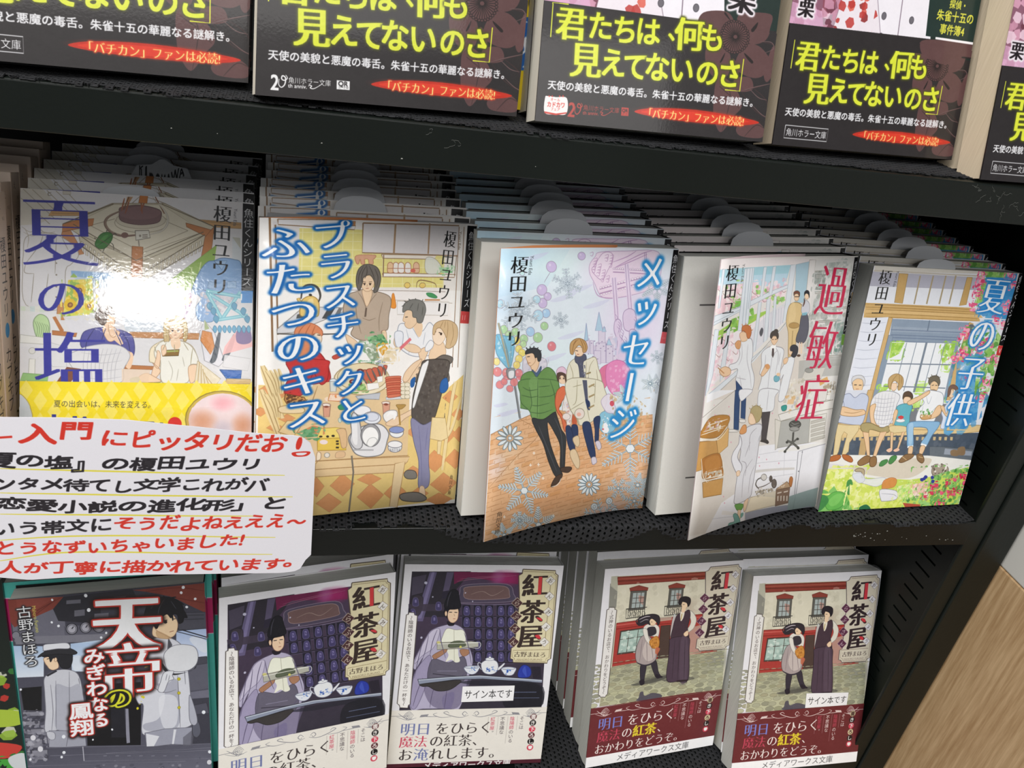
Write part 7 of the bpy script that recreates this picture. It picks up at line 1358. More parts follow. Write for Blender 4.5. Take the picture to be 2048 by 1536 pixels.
ART['art_tentei'] = (105, 149, 7.5, '4c4c58', '''
H 3c3c48/5c5c6c 9 y 0 1 -18 1062 3 1066 1402 6 1214
P 6a6a78 9 - 0.325 5 88 280 68 276 304 8 287
P 5a5a68 9 - 0.325 269 211 537 226 532 318 271 285
P 2c2c34 9 - 0.325 277 14 651 3 676 78 474 91 466 217 244 171 223 88
P 6c6c78 8 24242c 0.26 296 38 372 40 370 67 294 65 | 548 45 613 45 611 74 547 74 | 436 145 514 147 511 181 433 179 | 332 110 389 109 386 152 329 153
P 7c3c34 9 - 0.325 0 1 284 13 223 88 109 137 17 188 0 150 | 650 11 1062 7 1055 219 952 146 866 81 722 29
P 8c4840 6 - 0.325 40 2 243 10 120 93 41 66
C 5c2824 9 - 0.39 26 162 155 80 277 14 | 103 136 242 27 | 722 29 905 22 1060 66 | 858 80 1058 149
E 8c8c98 9 24242c 0.52 310 234 340 238 307 271
E a8a8b4 9 4c4c58 0.325 310 234 332 237 308 261
L 24242c 9 - 0.52 310 234 320 219
E 8c8c98 9 24242c 0.52 384 234 414 238 381 271
E a8a8b4 9 4c4c58 0.325 384 234 406 237 382 261
L 24242c 9 - 0.52 384 234 394 219
E 8c8c98 9 24242c 0.52 454 239 485 243 452 275
E a8a8b4 9 4c4c58 0.325 454 239 477 242 453 265
L 24242c 9 - 0.52 454 239 465 224
E 7c7c88 9 24242c 0.39 19 243 39 245 16 270
P 787884 9 - 0.325 11 251 533 295 530 346 296 325 13 306
P b8cce4 9 - 0.325 295 334 481 330 474 557 289 521
H a4bcdc/d8e0ec 9 y 0 -1 313 155 334 138 547 0 537
H a8c0e0/d0dcec 9 y 0 295 334 458 346 402 546 288 530
H a8bce0/d4dcf0 9 y 0 878 324 1052 327 1049 529 938 524 872 457
S e4e8f0 6 - 0.325 950 391 989 376 1049 422 1046 499 1001 474
S e4e8f0 5 - 0.325 295 437 339 424 362 503 303 523
L 24242c 9 - 0.7 813 269 1050 389
L 34343c 9 - 0.52 819 298 1049 403
P 4c4c58 9 24242c 0.325 891 195 1052 209 1052 327 893 317
L 34343c 9 - 0.52 927 218 1040 228 | 926 246 1039 256
P 4c4c5a 9 - 0.325 0 537 145 548 125 806 27 790
P 16161a 9 34343c 0.39 11 614 122 616 108 793 15 774
P 5c5c6a 9 - 0.325 920 580 1053 539 1061 768 944 771
P 484854 9 24242c 0.325 953 526 1045 528 1055 579 958 585
P 6c6c7c 9 - 0.325 936 780 1061 778 1067 840 942 831
P 3c3c48 9 - 0.325 949 832 1063 839 1063 1234 936 1213
P 50505e 9 24242c 0.325 955 884 1034 875 1047 959 961 956
P 121218 9 - 0.325 353 636 660 661 635 1141 336 1097
P 8c8c9c 9 - 0.325 556 843 579 847 575 1110 556 1112
P 24242e 7 - 0.325 486 714 568 706 555 1066 473 1052
H 484856/6c6c7c 9 y 0 6 1045 1056 1201 1058 1401 6 1214
C 2c2c38 9 - 0.5 111 1073 1048 1199
L 8c8c9c 9 - 0.26 111 1073 1048 1199
C 2c2c38 9 - 0.5 128 1137 1046 1252
L 8c8c9c 9 - 0.26 128 1137 1046 1252
C 2c2c38 9 - 0.5 314 1211 1052 1318
L 8c8c9c 9 - 0.26 314 1211 1052 1318
C 2c2c38 9 - 0.5 436 1170 1055 1233
L 8c8c9c 9 - 0.26 436 1170 1055 1233
C 2c2c38 9 - 0.5 -6 1195 892 1312
L 8c8c9c 9 - 0.26 -6 1195 892 1312
P 8c8c98 8 34343c 0.39 6 787 112 798 109 833 8 817 | 8 856 92 864 89 899 9 886 | 17 917 109 926 105 971 18 957 | 24 998 95 1004 90 1069 24 1058 | 32 1080 117 1088 112 1165 30 1151
N 70707e/a8a8b4/3c3c48/8c8c9a 7 110,81 1.3 0 786 119 795 118 1176 9 1178
L b8b8c4 9 - 0.5 310 1097 310 1210
N 8c8c9a/50505e 7 60,82 1.2 312 1242 971 1336 969 1385 310 1268
L 8c8c9c 9 - 0.39 420 1188 439 1190 | 487 1199 507 1202 | 555 1211 574 1213 | 623 1223 643 1225 | 692 1235 712 1237 | 761 1246 781 1249 | 831 1258 851 1261
S c8cad4 9 6c6c78 0.455 141 557 190 517 247 510 302 532 327 584 337 711 341 909 329 978 257 971 179 948 170 972 114 948 129 797 134 652
S a8aab8 7 - 0.325 197 613 266 642 324 631 335 789 330 968 179 943 186 756
P 34343c 9 - 0.325 150 539 205 509 211 520 159 550
C 7c7c88 9 - 0.39 199 584 175 943 | 274 528 247 954 | 169 609 168 803 150 948 | 320 583 324 631
P a0a2b0 9 5c5c68 0.325 136 946 250 965 329 978 329 1095 205 1084 126 1070
L 6c6c78 9 - 0.325 242 974 220 1081
S c4c6d0 9 6c6c78 0.325 124 954 163 966 163 1011 141 1017 125 994
S ecd0b0 9 94705c 0.325 149 417 198 414 217 445 220 492 191 507 171 495 162 475 153 455
S 26262c 9 101014 0.325 143 407 158 390 284 398 298 437 284 492 261 508 234 494 217 445 197 423 181 449 174 411
S 2e2e34 9 101014 0.325 116 408 152 375 216 359 286 365 325 398 304 412 227 398 157 399
S dcdee6 9 6c6c78 0.39 150 361 156 325 205 322 278 327 287 365 223 360 153 366
E ecd0b0 9 94705c 0.26 209 436 216 437 208 451
L 3a3430 9 - 0.52 163 426 176 424
S d4d6e0 9 6c6c78 0.455 626 734 703 687 716 591 708 436 742 364 831 361 911 443 934 621 942 821 951 996 910 1046 825 1038 731 1054 647 1048 665 840 637 816
S a4a6b6 7 - 0.325 705 657 793 700 863 670 873 811 856 1032 686 1036 658 980 752 944 791 759
S b4b6c4 7 - 0.325 717 571 766 637 748 693 695 705
S e4e6ee 6 - 0.325 759 794 858 809 849 1011 771 1019
C 74747f 9 - 0.455 872 642 871 1040 | 831 375 835 452 810 507 | 741 373 713 494 | 910 462 915 717 | 711 688 783 758 860 749
P 34343c 7 - 0.325 831 361 851 416 841 472 821 450
E c8bc30 9 7c7420 0.26 878 672 887 673 878 683 | 874 776 883 777 874 787 | 870 886 878 887 869 897
E d8cc28 9 - 0.325 695 700 703 701 695 710 | 669 776 676 777 668 785 | 631 853 638 854 630 863
C c8bc48 9 - 1 687 558 740 545 787 518 | 704 667 752 615 777 560
N d8cc3c/c8bc48 8 14,83 0.8 635 706 678 742 652 818 631 775
P 9c9eae 9 5c5c68 0.39 663 1048 778 1035 941 1051 928 1190 819 1162 726 1163 669 1157
P dcdee6 9 - 0.325 670 1054 745 1087 711 1160 669 1155 | 832 1049 847 1052 827 1163 816 1161
P 5c5c68 6 - 0.325 884 1120 957 1059 936 1197 881 1189
S 5c5e6c 9 34343c 0.39 952 986 982 1021 991 1096 970 1134 947 1120 941 1067
S b0b2c0 9 5c5c68 0.325 935 800 962 905 974 1010 950 1037 928 982
S ecd0ac 9 94705c 0.325 754 271 782 294 832 347 823 370 764 353 743 326 | 758 263 773 181 818 149 868 211 889 269 877 334 846 363 803 334 767 301
S b8946c 6 - 0.325 770 306 846 363 831 375 772 354
L 201c1c 9 - 0.6 805 240 831 239
E 242020 9 - 0.325 820 251 830 253 819 262
L 201c1c 9 - 0.52 859 236 878 235
L 8c5044 9 - 0.39 840 324 864 319
S 1c1c22 9 0c0c10 0.325 724 120 741 85 778 76 822 76 858 85 901 113 922 152 928 190 945 234 926 236 918 263 895 270 890 213 868 201 852 227 831 197 800 221 783 266 767 292 747 252 727 212 680 281 698 209
C 1c1c22 9 - 0.9 821 81 818 67 | 858 87 888 84 | 901 115 930 144 | 921 171 943 229 | 725 102 687 134 | 861 201 862 247 | 801 212 795 258
C 44444e 9 - 0.39 821 94 789 155 777 237 | 857 108 884 166 | 777 89 745 150
S 26262c 9 - 0.325 789 542 798 602 857 640 965 615 981 588 949 623 842 623
S dcdee4 9 6c6c78 0.39 799 495 820 450 866 423 926 426 979 452 996 512 982 579 934 616 865 616 814 585
S dcdee6 9 6c6c78 0.39 754 734 772 677 789 620 813 604 851 609 842 638 848 668 817 683 791 749 768 755
C 6c6c78 9 - 0.325 812 624 802 671 | 827 635 817 678
E e8ecf4 9 - 0.325 400 19 409 20 400 31 | 224 27 230 28 224 35 | 409 117 419 118 408 130 | 242 205 249 206 241 214 | 209 176 215 177 209 184 | 930 23 939 24 929 34 | 917 58 925 59 917 68 | 994 110 1002 110 994 119 | 944 161 952 162 944 170 | 491 285 497 286 490 293 | 462 314 469 315 462 323 | 470 56 475 56 469 63 | 12 624 18 625 11 632 | 480 992 486 993 480 1000 | 369 1053 374 1054 368 1060 | 1014 946 1025 948 1013 960
E dcdce4 9 - 0.325 47 986 61 989 45 1006 | 79 1077 93 1080 77 1098
E e8ecf4 9 - 0.325 204 1125 213 1126 203 1137 | 189 1158 196 1159 188 1168 | 1040 1264 1050 1266 1040 1277 | 19 1147 26 1148 18 1157 | 211 1004 221 1005 210 1018
E dcdce4 9 - 0.325 1035 1347 1049 1349 1034 1366
T f0f2f6 9 vmb,g281c1c:2.0:1.2,gb8342c:.9:.15 0.92 621 22 597 449 天
T f0f2f6 9 vm,g281c1c:2.0:1.2,gb8342c:.9:.15 0.9 607 346 586 788 帝
T 181814 9 vmb,g181814:2.1:.6,gd8d830:1.3:.25 1.0 526 685 520 833 の
T f0f2f6 9 vb,g281c1c:1.6:.9,gb8342c:.6:.15 1.0 413 377 415 967 みぎわなる
T f0f2f6 9 vb,g281c1c:1.6:.9,gb8342c:.6:.15 1.05 319 762 316 1016 鳳翔
T eceef2 9 v,g2c2c30:.6:.4 0.95 73 47 82 473 古野まほろ
T d4d060 9 vp 1.0 126 56 132 235 Mahoro Furuno
''')
ART['art_tea_a'] = (105, 149, 7.5, 'e6e6ec', '''
H 4c3c54/34303c 9 y 0 48 51 960 53 1011 1062 49 1058
P 2e2a34 9 - 0.325 48 51 430 47 365 149 298 230 292 373 57 373
P 6c2048 9 - 0.325 318 50 752 55 751 137 415 88 327 139
G a02868 8 - 0 661 96 795 95 668 168
G 9c5c90 6 - 0 613 86 670 86 619 148
C a06880 9 - 0.325 343 119 491 97 735 75
C a06880 9 - 0.26 361 103 490 87 706 70
P 6c648c 7 - 0.325 162 55 208 54 147 404 92 403
P 8c84b0 5 - 0.325 176 54 194 54 136 383 113 383
P 5c5470 8 - 0.325 273 54 319 53 295 200 258 200
P 2c2838 9 - 0.325 257 190 312 180 335 230 253 246
P 4c4658 8 24222c 0.39 52 90 145 70 129 200 58 221
S 3c3640 8 201c28 0.39 68 231 132 231 124 352 65 363
S 4c4458 9 84788c 0.455 369 200 402 144 675 137 730 209 743 245 678 266 414 271 371 261
S 6c5454 9 9c8484 0.39 397 189 422 157 657 151 701 209 676 240 430 245
C a08c84 9 - 0.325 445 210 519 189 588 219 660 178
P 403848 8 - 0.325 45 281 756 276 761 322 49 332
C 807490 9 - 0.52 373 276 566 286 756 276
L 24202c 9 - 0.7 385 367 747 372
L 5c5470 9 - 0.325 386 374 748 379
P 1c1a28 8 4c4660 0.325 393 287 449 287 456 363 400 363
S 443e68 9 6c6690 0.325 408 316 414 298 433 298 442 316 446 357 412 357
P 847cac 7 - 0.325 418 308 432 308 435 339 421 339
L 34305c 9 - 0.39 423 318 430 330
P 1c1a28 8 4c4660 0.325 468 287 524 287 532 364 475 363
S 443e68 9 6c6690 0.325 484 316 489 298 508 298 518 316 522 357 488 357
P 847cac 7 - 0.325 493 308 507 308 510 339 496 339
L 34305c 9 - 0.39 498 318 506 331
P 1c1a28 8 4c4660 0.325 543 287 600 287 608 364 551 364
S 443e68 9 6c6690 0.325 559 316 565 298 584 298 594 316 598 358 563 357
P 847cac 7 - 0.325 569 308 583 308 586 339 572 339
L 34305c 9 - 0.39 574 318 582 331
P 1c1a28 8 4c4660 0.325 621 287 679 287 686 364 629 364
S 443e68 9 6c6690 0.325 638 316 643 298 662 298 672 316 676 358 642 358
P 847cac 7 - 0.325 647 308 662 308 665 339 650 339
L 34305c 9 - 0.39 652 318 660 331
P 1c1a28 8 4c4660 0.325 688 287 746 287 754 364 696 364
S 443e68 9 6c6690 0.325 705 316 710 298 730 298 739 316 743 358 709 358
P 847cac 7 - 0.325 714 308 729 308 732 339 717 339
L 34305c 9 - 0.39 719 318 727 331
L 24202c 9 - 0.7 393 450 756 456
L 5c5470 9 - 0.325 393 456 756 462
P 1c1a28 8 4c4660 0.325 400 369 457 370 464 446 407 446
S 443e68 9 6c6690 0.325 416 398 422 380 441 380 450 398 454 440 420 440
P 847cac 7 - 0.325 426 390 440 390 443 421 429 421
L 34305c 9 - 0.39 430 400 438 413
P 1c1a28 8 4c4660 0.325 476 370 532 370 540 446 483 446
S 443e68 9 6c6690 0.325 492 399 497 380 516 380 526 399 530 440 496 440
P 847cac 7 - 0.325 501 390 515 390 518 421 504 421
L 34305c 9 - 0.39 506 401 514 413
P 1c1a28 8 4c4660 0.325 551 370 609 370 616 447 559 447
S 443e68 9 6c6690 0.325 568 399 573 380 592 380 602 399 606 441 572 440
P 847cac 7 - 0.325 577 391 591 391 595 422 580 422
L 34305c 9 - 0.39 582 401 590 413
P 1c1a28 8 4c4660 0.325 630 370 687 370 695 447 637 447
S 443e68 9 6c6690 0.325 646 399 652 380 671 380 680 399 685 441 650 441
P 847cac 7 - 0.325 656 391 670 391 673 422 659 422
L 34305c 9 - 0.39 660 401 668 414
P 1c1a28 8 4c4660 0.325 697 370 754 370 762 448 704 447
S 443e68 9 6c6690 0.325 713 399 719 381 738 381 748 399 752 441 717 441
P 847cac 7 - 0.325 723 391 737 391 740 422 726 422
L 34305c 9 - 0.39 728 401 736 414
L 24202c 9 - 0.7 401 538 765 545
L 5c5470 9 - 0.325 401 544 765 552
P 1c1a28 8 4c4660 0.325 484 458 541 458 548 535 491 535
S 443e68 9 6c6690 0.325 500 487 506 468 525 468 534 487 538 529 504 529
P 847cac 7 - 0.325 510 479 524 479 527 510 513 510
L 34305c 9 - 0.39 514 489 522 502
P 1c1a28 8 4c4660 0.325 560 458 617 458 625 536 567 535
S 443e68 9 6c6690 0.325 576 487 582 469 601 469 611 488 615 529 580 529
P 847cac 7 - 0.325 586 479 600 479 603 510 589 510
L 34305c 9 - 0.39 591 489 599 502
P 1c1a28 8 4c4660 0.325 638 458 696 459 704 536 646 536
S 443e68 9 6c6690 0.325 655 488 661 469 680 469 689 488 694 530 659 530
P 847cac 7 - 0.325 664 480 679 480 682 511 668 511
L 34305c 9 - 0.39 669 490 677 503
P 1c1a28 8 4c4660 0.325 706 459 764 459 772 537 714 536
S 443e68 9 6c6690 0.325 722 488 728 469 747 470 757 488 761 531 726 530
P 847cac 7 - 0.325 732 480 746 480 750 512 735 511
L 34305c 9 - 0.39 737 490 745 503
L 24202c 9 - 0.7 409 622 773 630
L 5c5470 9 - 0.325 409 628 774 636
P 1c1a28 8 4c4660 0.325 492 541 549 541 557 619 499 618
S 443e68 9 6c6690 0.325 508 570 514 552 533 552 542 571 546 613 512 612
P 847cac 7 - 0.325 518 562 532 562 535 594 521 593
L 34305c 9 - 0.39 522 573 530 585
P 1c1a28 8 4c4660 0.325 568 542 626 542 633 620 576 619
S 443e68 9 6c6690 0.325 584 571 590 552 609 552 619 571 623 613 588 613
P 847cac 7 - 0.325 594 563 608 563 612 594 597 594
L 34305c 9 - 0.39 599 573 607 586
P 1c1a28 8 4c4660 0.325 647 542 705 543 712 621 654 620
S 443e68 9 6c6690 0.325 663 572 669 553 688 553 698 572 702 614 667 614
P 847cac 7 - 0.325 673 563 687 564 691 595 676 595
L 34305c 9 - 0.39 678 574 686 587
P 1c1a28 8 4c4660 0.325 714 543 772 543 780 621 722 621
S 443e68 9 6c6690 0.325 731 572 737 553 756 554 766 573 770 615 735 615
P 847cac 7 - 0.325 741 564 755 564 758 596 744 596
L 34305c 9 - 0.39 745 575 754 587
L 24202c 9 - 0.7 416 706 782 715
L 5c5470 9 - 0.325 417 712 783 721
P 1c1a28 8 4c4660 0.325 500 625 557 625 565 703 507 703
S 443e68 9 6c6690 0.325 516 654 522 635 541 636 550 655 554 697 520 697
P 847cac 7 - 0.325 526 646 540 646 543 678 529 678
L 34305c 9 - 0.39 531 657 538 669
P 1c1a28 8 4c4660 0.325 576 626 634 626 642 705 584 704
S 443e68 9 6c6690 0.325 593 655 598 636 618 637 627 656 631 698 597 698
P 847cac 7 - 0.325 602 647 617 647 620 679 605 679
L 34305c 9 - 0.39 607 658 615 670
P 1c1a28 8 4c4660 0.325 655 626 713 627 721 706 663 705
S 443e68 9 6c6690 0.325 672 656 677 637 697 637 706 657 711 699 676 699
P 847cac 7 - 0.325 681 648 696 648 699 680 685 680
L 34305c 9 - 0.39 686 659 694 671
P 1c1a28 8 4c4660 0.325 723 627 781 628 789 707 731 706
S 443e68 9 6c6690 0.325 739 657 745 638 765 638 774 657 779 700 744 700
P 847cac 7 - 0.325 749 649 764 649 767 681 752 681
L 34305c 9 - 0.39 754 659 762 672
S 443e68 8 6c6690 0.325 72 255 78 237 96 237 105 255 108 292 75 292
P 847cac 7 - 0.325 82 249 94 249 96 271 84 271
S 443e68 8 6c6690 0.325 221 285 227 267 246 267 255 285 258 322 225 322
P 847cac 7 - 0.325 232 279 244 279 246 302 234 302
S 443e68 8 6c6690 0.325 202 382 208 364 226 364 235 382 239 419 205 419
P 847cac 7 - 0.325 213 376 225 376 227 399 215 399
S 443e68 8 6c6690 0.325 60 336 66 318 84 318 93 336 96 373 63 373
P 847cac 7 - 0.325 71 330 83 330 85 352 73 352
P 2c2838 9 - 0.325 47 312 61 312 135 1029 53 1048
S b4aec8 9 544c64 0.455 212 465 279 435 353 425 422 467 455 560 499 676 497 761 484 824 448 1048 372 1051 202 1050 122 1050 108 880 170 672 130 755 108 713 145 599 183 506
S c8c2d8 8 6c6480 0.325 208 476 263 466 237 590 168 651 118 713 153 589
S 9c94b4 8 5c5470 0.39 131 765 205 652 227 694 220 819 163 1030 121 1029 118 880
S 8c84b8 7 - 0.325 326 959 399 929 390 1046 343 1047
S 6c6480 6 - 0.325 205 872 357 885 502 803 475 930 429 1047 296 1046 224 978
S 5c5868 8 3c3848 0.39 231 683 341 706 441 665 465 824 357 885 222 851
L 34303c 9 - 0.5 245 788 426 812
L 8c88a0 9 - 0.39 271 768 403 770
S eceede 9 84807c 0.325 286 507 309 456 366 466 413 467 436 508 432 571 349 591 282 569
S e8e8d8 9 - 0.325 323 611 388 602 402 654 415 696 388 706 358 685 322 700 336 653
L a8a494 9 - 0.26 355 466 378 696
S 241f28 9 - 0.325 304 404 352 415 349 435 316 435
S eccdae 9 8c6450 0.325 295 322 304 302 366 312 374 353 369 394 343 415 313 394
L 3a3430 9 - 0.52 312 338 331 339 | 347 339 366 341
L a05848 9 - 0.325 342 386 357 386
L a8805c 9 - 0.26 344 351 351 367
S 201e28 9 - 0.325 284 332 281 302 303 286 369 291 378 332 366 312 324 317 307 332 302 384 291 363
E eccdae 9 8c6450 0.26 292 348 300 348 293 366
S 1c1b22 9 0c0c10 0.39 278 304 289 230 303 190 330 174 357 190 370 240 384 302 334 318
C 44424e 9 - 0.52 313 190 299 241 295 297
S a87c60 9 6c4838 0.325 233 652 295 611 322 601 315 632 263 673 245 678 | 408 612 465 613 468 644 431 660
P b4b4a8 9 5c5850 0.39 253 559 478 550 526 561 529 593 407 602 257 611
S 5c6450 9 34382c 0.325 329 575 364 549 421 550 443 581 406 591 340 596
L e8e8e0 9 - 0.39 254 569 526 561
E e0d870 6 - 0.325 262 557 275 557 263 567
E e0d870 8 - 0.325 410 591 418 591 411 600
C d8dcd8 9 - 0.39 441 560 536 561 530 603 463 592
C 5c5470 9 - 0.455 159 547 142 672 126 818 | 193 506 183 610 170 672 | 245 466 224 548 214 652 | 424 487 463 592 493 718 | 427 823 461 781 497 761 | 263 466 281 559 319 674 | 182 819 154 923 135 1029 | 263 883 251 968 248 1042 | 348 896 347 981 343 1045
C 14121a 9 - 0.5 281 302 280 343 290 373 | 303 289 302 322 | 340 287 338 314 | 368 302 379 343
P 8c94a8 9 24242c 0.39 150 828 369 811 559 804 993 846 994 871 581 831 400 833 163 866
L c8d0dc 9 - 0.5 156 834 370 817 560 809 992 853
S 3c3838 9 1c1a1c 0.39 168 866 260 852 429 839 413 876 359 912 284 916 225 883 188 882
S 24242e 6 - 0.325 430 855 582 842 976 876 1005 1051 857 1056 820 895 566 879
S 1c1c24 7 - 0.325 760 883 977 887 1006 1056 758 1053
L 5c6480 9 - 0.52 785 937 963 941
L 5c6480 9 - 0.39 770 980 988 985
S e0e4ec 9 6c7088 0.39 450 741 543 732 547 761 529 788 501 796 471 783
E d0d6e0 9 6c7088 0.325 498 742 544 742 499 752
S e4e6ea 9 6c7088 0.39 564 709 615 686 665 705 679 753 663 787 626 798 586 785 565 751
S e4e6ea 9 6c7088 0.325 677 753 697 732 714 716 721 722 699 753 681 769
C c8ccd8 9 - 0.6 565 719 542 708 540 730 566 762
E e8eaee 9 6c7088 0.325 615 684 645 684 616 695
E e8eaee 9 6c7088 0.26 615 673 623 674 616 682
S e0e4ec 9 6c7088 0.39 704 753 796 752 795 787 777 808 738 807 717 788
E d0d6e0 9 6c7088 0.325 749 756 794 757 751 767
N 3c64b8/5c84cc/2c50a0 9 10,655 0.6 493 744 527 744 530 770 495 769
N 3c64b8/5c84cc/2c50a0 9 10,795 0.6 627 741 662 742 664 767 629 767
N 3c64b8/5c84cc/2c50a0 9 10,762 0.6 596 752 631 752 633 778 599 777
N 3c64b8/5c84cc/2c50a0 9 10,905 0.6 736 764 771 765 773 791 738 790
S 2c3ca0 9 1c2460 0.39 819 787 834 745 862 732 899 756 911 799 892 826 828 825
S 4c64c8 5 - 0.325 847 777 864 745 881 820
P 24202c 7 - 0.325 903 746 972 747 987 838 928 837
E c8c8e0 8 - 0.325 143 130 153 130 144 140 | 196 229 201 229 196 234 | 148 522 155 522 148 530 | 460 261 464 261 460 266 | 407 200 412 199 407 205
S ddd4b0 0 - 0.325 762 60 791 54 793 34 982 32 990 58 1015 68 1030 683 1002 699 999 720 773 717 765 685 751 674 753 616 752 469 773 302 761 96
P ddd4b0 9 4c4034 0.7 774 29 997 37 999 58 1018 71 1035 688 1016 699 1014 722 777 712 772 690 754 682 753 605 772 595 774 260 750 75 772 60
L 8c7c5c 9 - 0.325 782 44 986 51 991 65 1007 77 1022 679 1003 687 1000 710 789 701 783 682 766 671 767 622 1018 619
L 8c7c5c 9 - 0.39 972 73 981 555
T 382c28 9 vmb 1.05 863 59 872 229 紅
P cc3c40 9 - 0.325 888 82 912 82 916 210 892 210
T 382c28 9 vmb 0.98 869 245 878 607 茶屋
S d03c44 9 - 0.325 903 380 933 383 945 404 923 398 | 907 512 935 510 948 538 923 533
P e6e4e0 9 8c7c6c 0.325 967 75 1006 109 975 145 936 110
T 44382f 9 vi 1 972 91 970 128 お
P e6e4e0 9 8c7c6c 0.325 972 188 1011 223 980 259 941 224
T 44382f 9 vi 1 977 205 975 242 ん
P e6e4e0 9 8c7c6c 0.325 977 303 1016 338 985 374 945 338
T 44382f 9 vi 1 982 319 980 357 み
P e6e4e0 9 8c7c6c 0.325 973 413 1013 449 981 485 942 449
T 44382f 9 vi 1 978 430 976 468 ょ
P e6e4e0 9 8c7c6c 0.325 973 527 1012 563 981 599 941 563
T 44382f 9 vi 1 978 544 976 582 う
P 4c3034 9 c8bca0 0.39 757 233 799 273 765 312 722 273
T d8ccb8 9 vi 1 762 250 759 295 ら
P 4c3034 9 c8bca0 0.39 760 330 803 369 768 409 725 369
T d8ccb8 9 vi 1 765 346 762 392 ぶ
P 4c3034 9 c8bca0 0.39 760 421 803 461 768 501 725 461
T d8ccb8 9 vi 1 765 438 762 484 さ
P 4c3034 9 c8bca0 0.39 760 518 803 558 768 598 725 558
T d8ccb8 9 vi 1 766 535 763 581 ん
T 483c34 9 m 1.0 776 650 1000 659 古野まほろ
T 8c7c64 9 p 1.0 799 691 976 695 MAHORO FURUNO
P eeecea 9 4c4440 0.585 38 357 51 354 54 340 86 342 91 358 109 365 116 1012 106 1020 102 1041 52 1037 46 1018 31 1005
T 4c4444 9 v 1.05 72 365 74 1022 〜陰陽師のいるお店で、あなただけの一杯を〜
P e8e4dc 9 - 0.325 0 1055 1050 1055 1050 1500 0 1500
L 84848c 9 - 0.325 0 1098 120 1098 | 920 1098 1050 1098
C 84848c 9 - 0.364 903 1098 935 1066 967 1098 935 1130 909 1100 | 913 1098 935 1076 957 1098 935 1120 917 1100 | 924 1098 935 1087 946 1098 935 1109 926 1100
C 84848c 9 - 0.455 905 1122 955 1116 1005 1078
C 84848c 9 - 0.325 885 1113 945 1128 1015 1103
C 84848c 9 - 0.455 545 1093 565 1075 580 1092 565 1106 555 1094 | 537 1103 585 1118 645 1108 705 1082 685 1072 670 1086
C 84848c 9 - 0.39 655 1111 725 1114 775 1092 750 1080 | 745 1108 815 1106 855 1100
P 84848c 8 - 0.325 805 1088 855 1092 865 1110 815 1106
C 84848c 9 - 0.364 147 1098 115 1066 83 1098 115 1130 141 1100 | 137 1098 115 1076 93 1098 115 1120 133 1100 | 126 1098 115 1087 104 1098 115 1109 124 1100
C 84848c 9 - 0.455 145 1122 95 1116 45 1078
C 84848c 9 - 0.325 165 1113 105 1128 35 1103
C 84848c 9 - 0.455 505 1093 485 1075 470 1092 485 1106 495 1094 | 513 1103 465 1118 405 1108 345 1082 365 1072 380 1086
C 84848c 9 - 0.39 395 1111 325 1114 275 1092 300 1080 | 305 1108 235 1106 195 1100
P 84848c 8 - 0.325 245 1088 195 1092 185 1110 235 1106
T 7078a8 9 m 1.0 65 1198 270 1198 明日
T 3c3434 9 m 1.02 295 1199 690 1199 をひらく
T c84860 9 m 1.0 65 1294 255 1294 魔法
T 3c3434 9 m 1.02 265 1294 650 1294 の紅茶、
T 3c3434 9 m 1.0 65 1393 165 1393 お
T 7078a8 9 m 1.0 165 1393 270 1393 淹
T 3c3434 9 m 1.0 270 1393 780 1393 れします。
T 5c5458 9 v 1.0 883 1121 883 1223 そこは
L a8a09c 9 - 0.195 851 1119 851 1228
T c84860 9 v 1.0 816 1121 816 1223 陰陽師
T 5c5458 9 v 1.0 816 1223 816 1325 のいる
L a8a09c 9 - 0.195 784 1119 784 1330
T 5c5458 9 v 1.0 749 1121 749 1257 不思議な
L a8a09c 9 - 0.195 717 1119 717 1262
T c84860 9 v 1.0 682 1121 682 1223 紅茶屋
T 5c5458 9 v 1.0 682 1223 682 1257 。
L a8a09c 9 - 0.195 650 1119 650 1262
E 5c2c30 9 - 0.325 962 1127 985 1127 962 1150
T f0ece8 9 vb 1.0 962 1108 962 1146 書
E 1c1818 9 - 0.325 962 1175 985 1175 962 1198
T f0ece8 9 vb 1.0 962 1156 962 1194 き
E d0485c 9 - 0.325 962 1223 985 1223 962 1246
T f0ece8 9 vb 1.0 962 1204 962 1242 下
E 5c2c30 9 - 0.325 962 1271 985 1271 962 1294
T f0ece8 9 vb 1.0 962 1252 962 1290 ろ
E 1c1818 9 - 0.325 962 1319 985 1319 962 1342
T f0ece8 9 vb 1.0 962 1300 962 1338 し
E d0485c 9 - 0.325 962 1367 985 1367 962 1390
S f4f0ee 9 - 0.325 950 1356 976 1356 972 1378 954 1378
P 50202c 9 - 0.325 0 1460 1050 1460 1050 1500 0 1500
T e8e4e4 9 b 1.0 240 1484 840 1484 メディアワークス文庫
''')
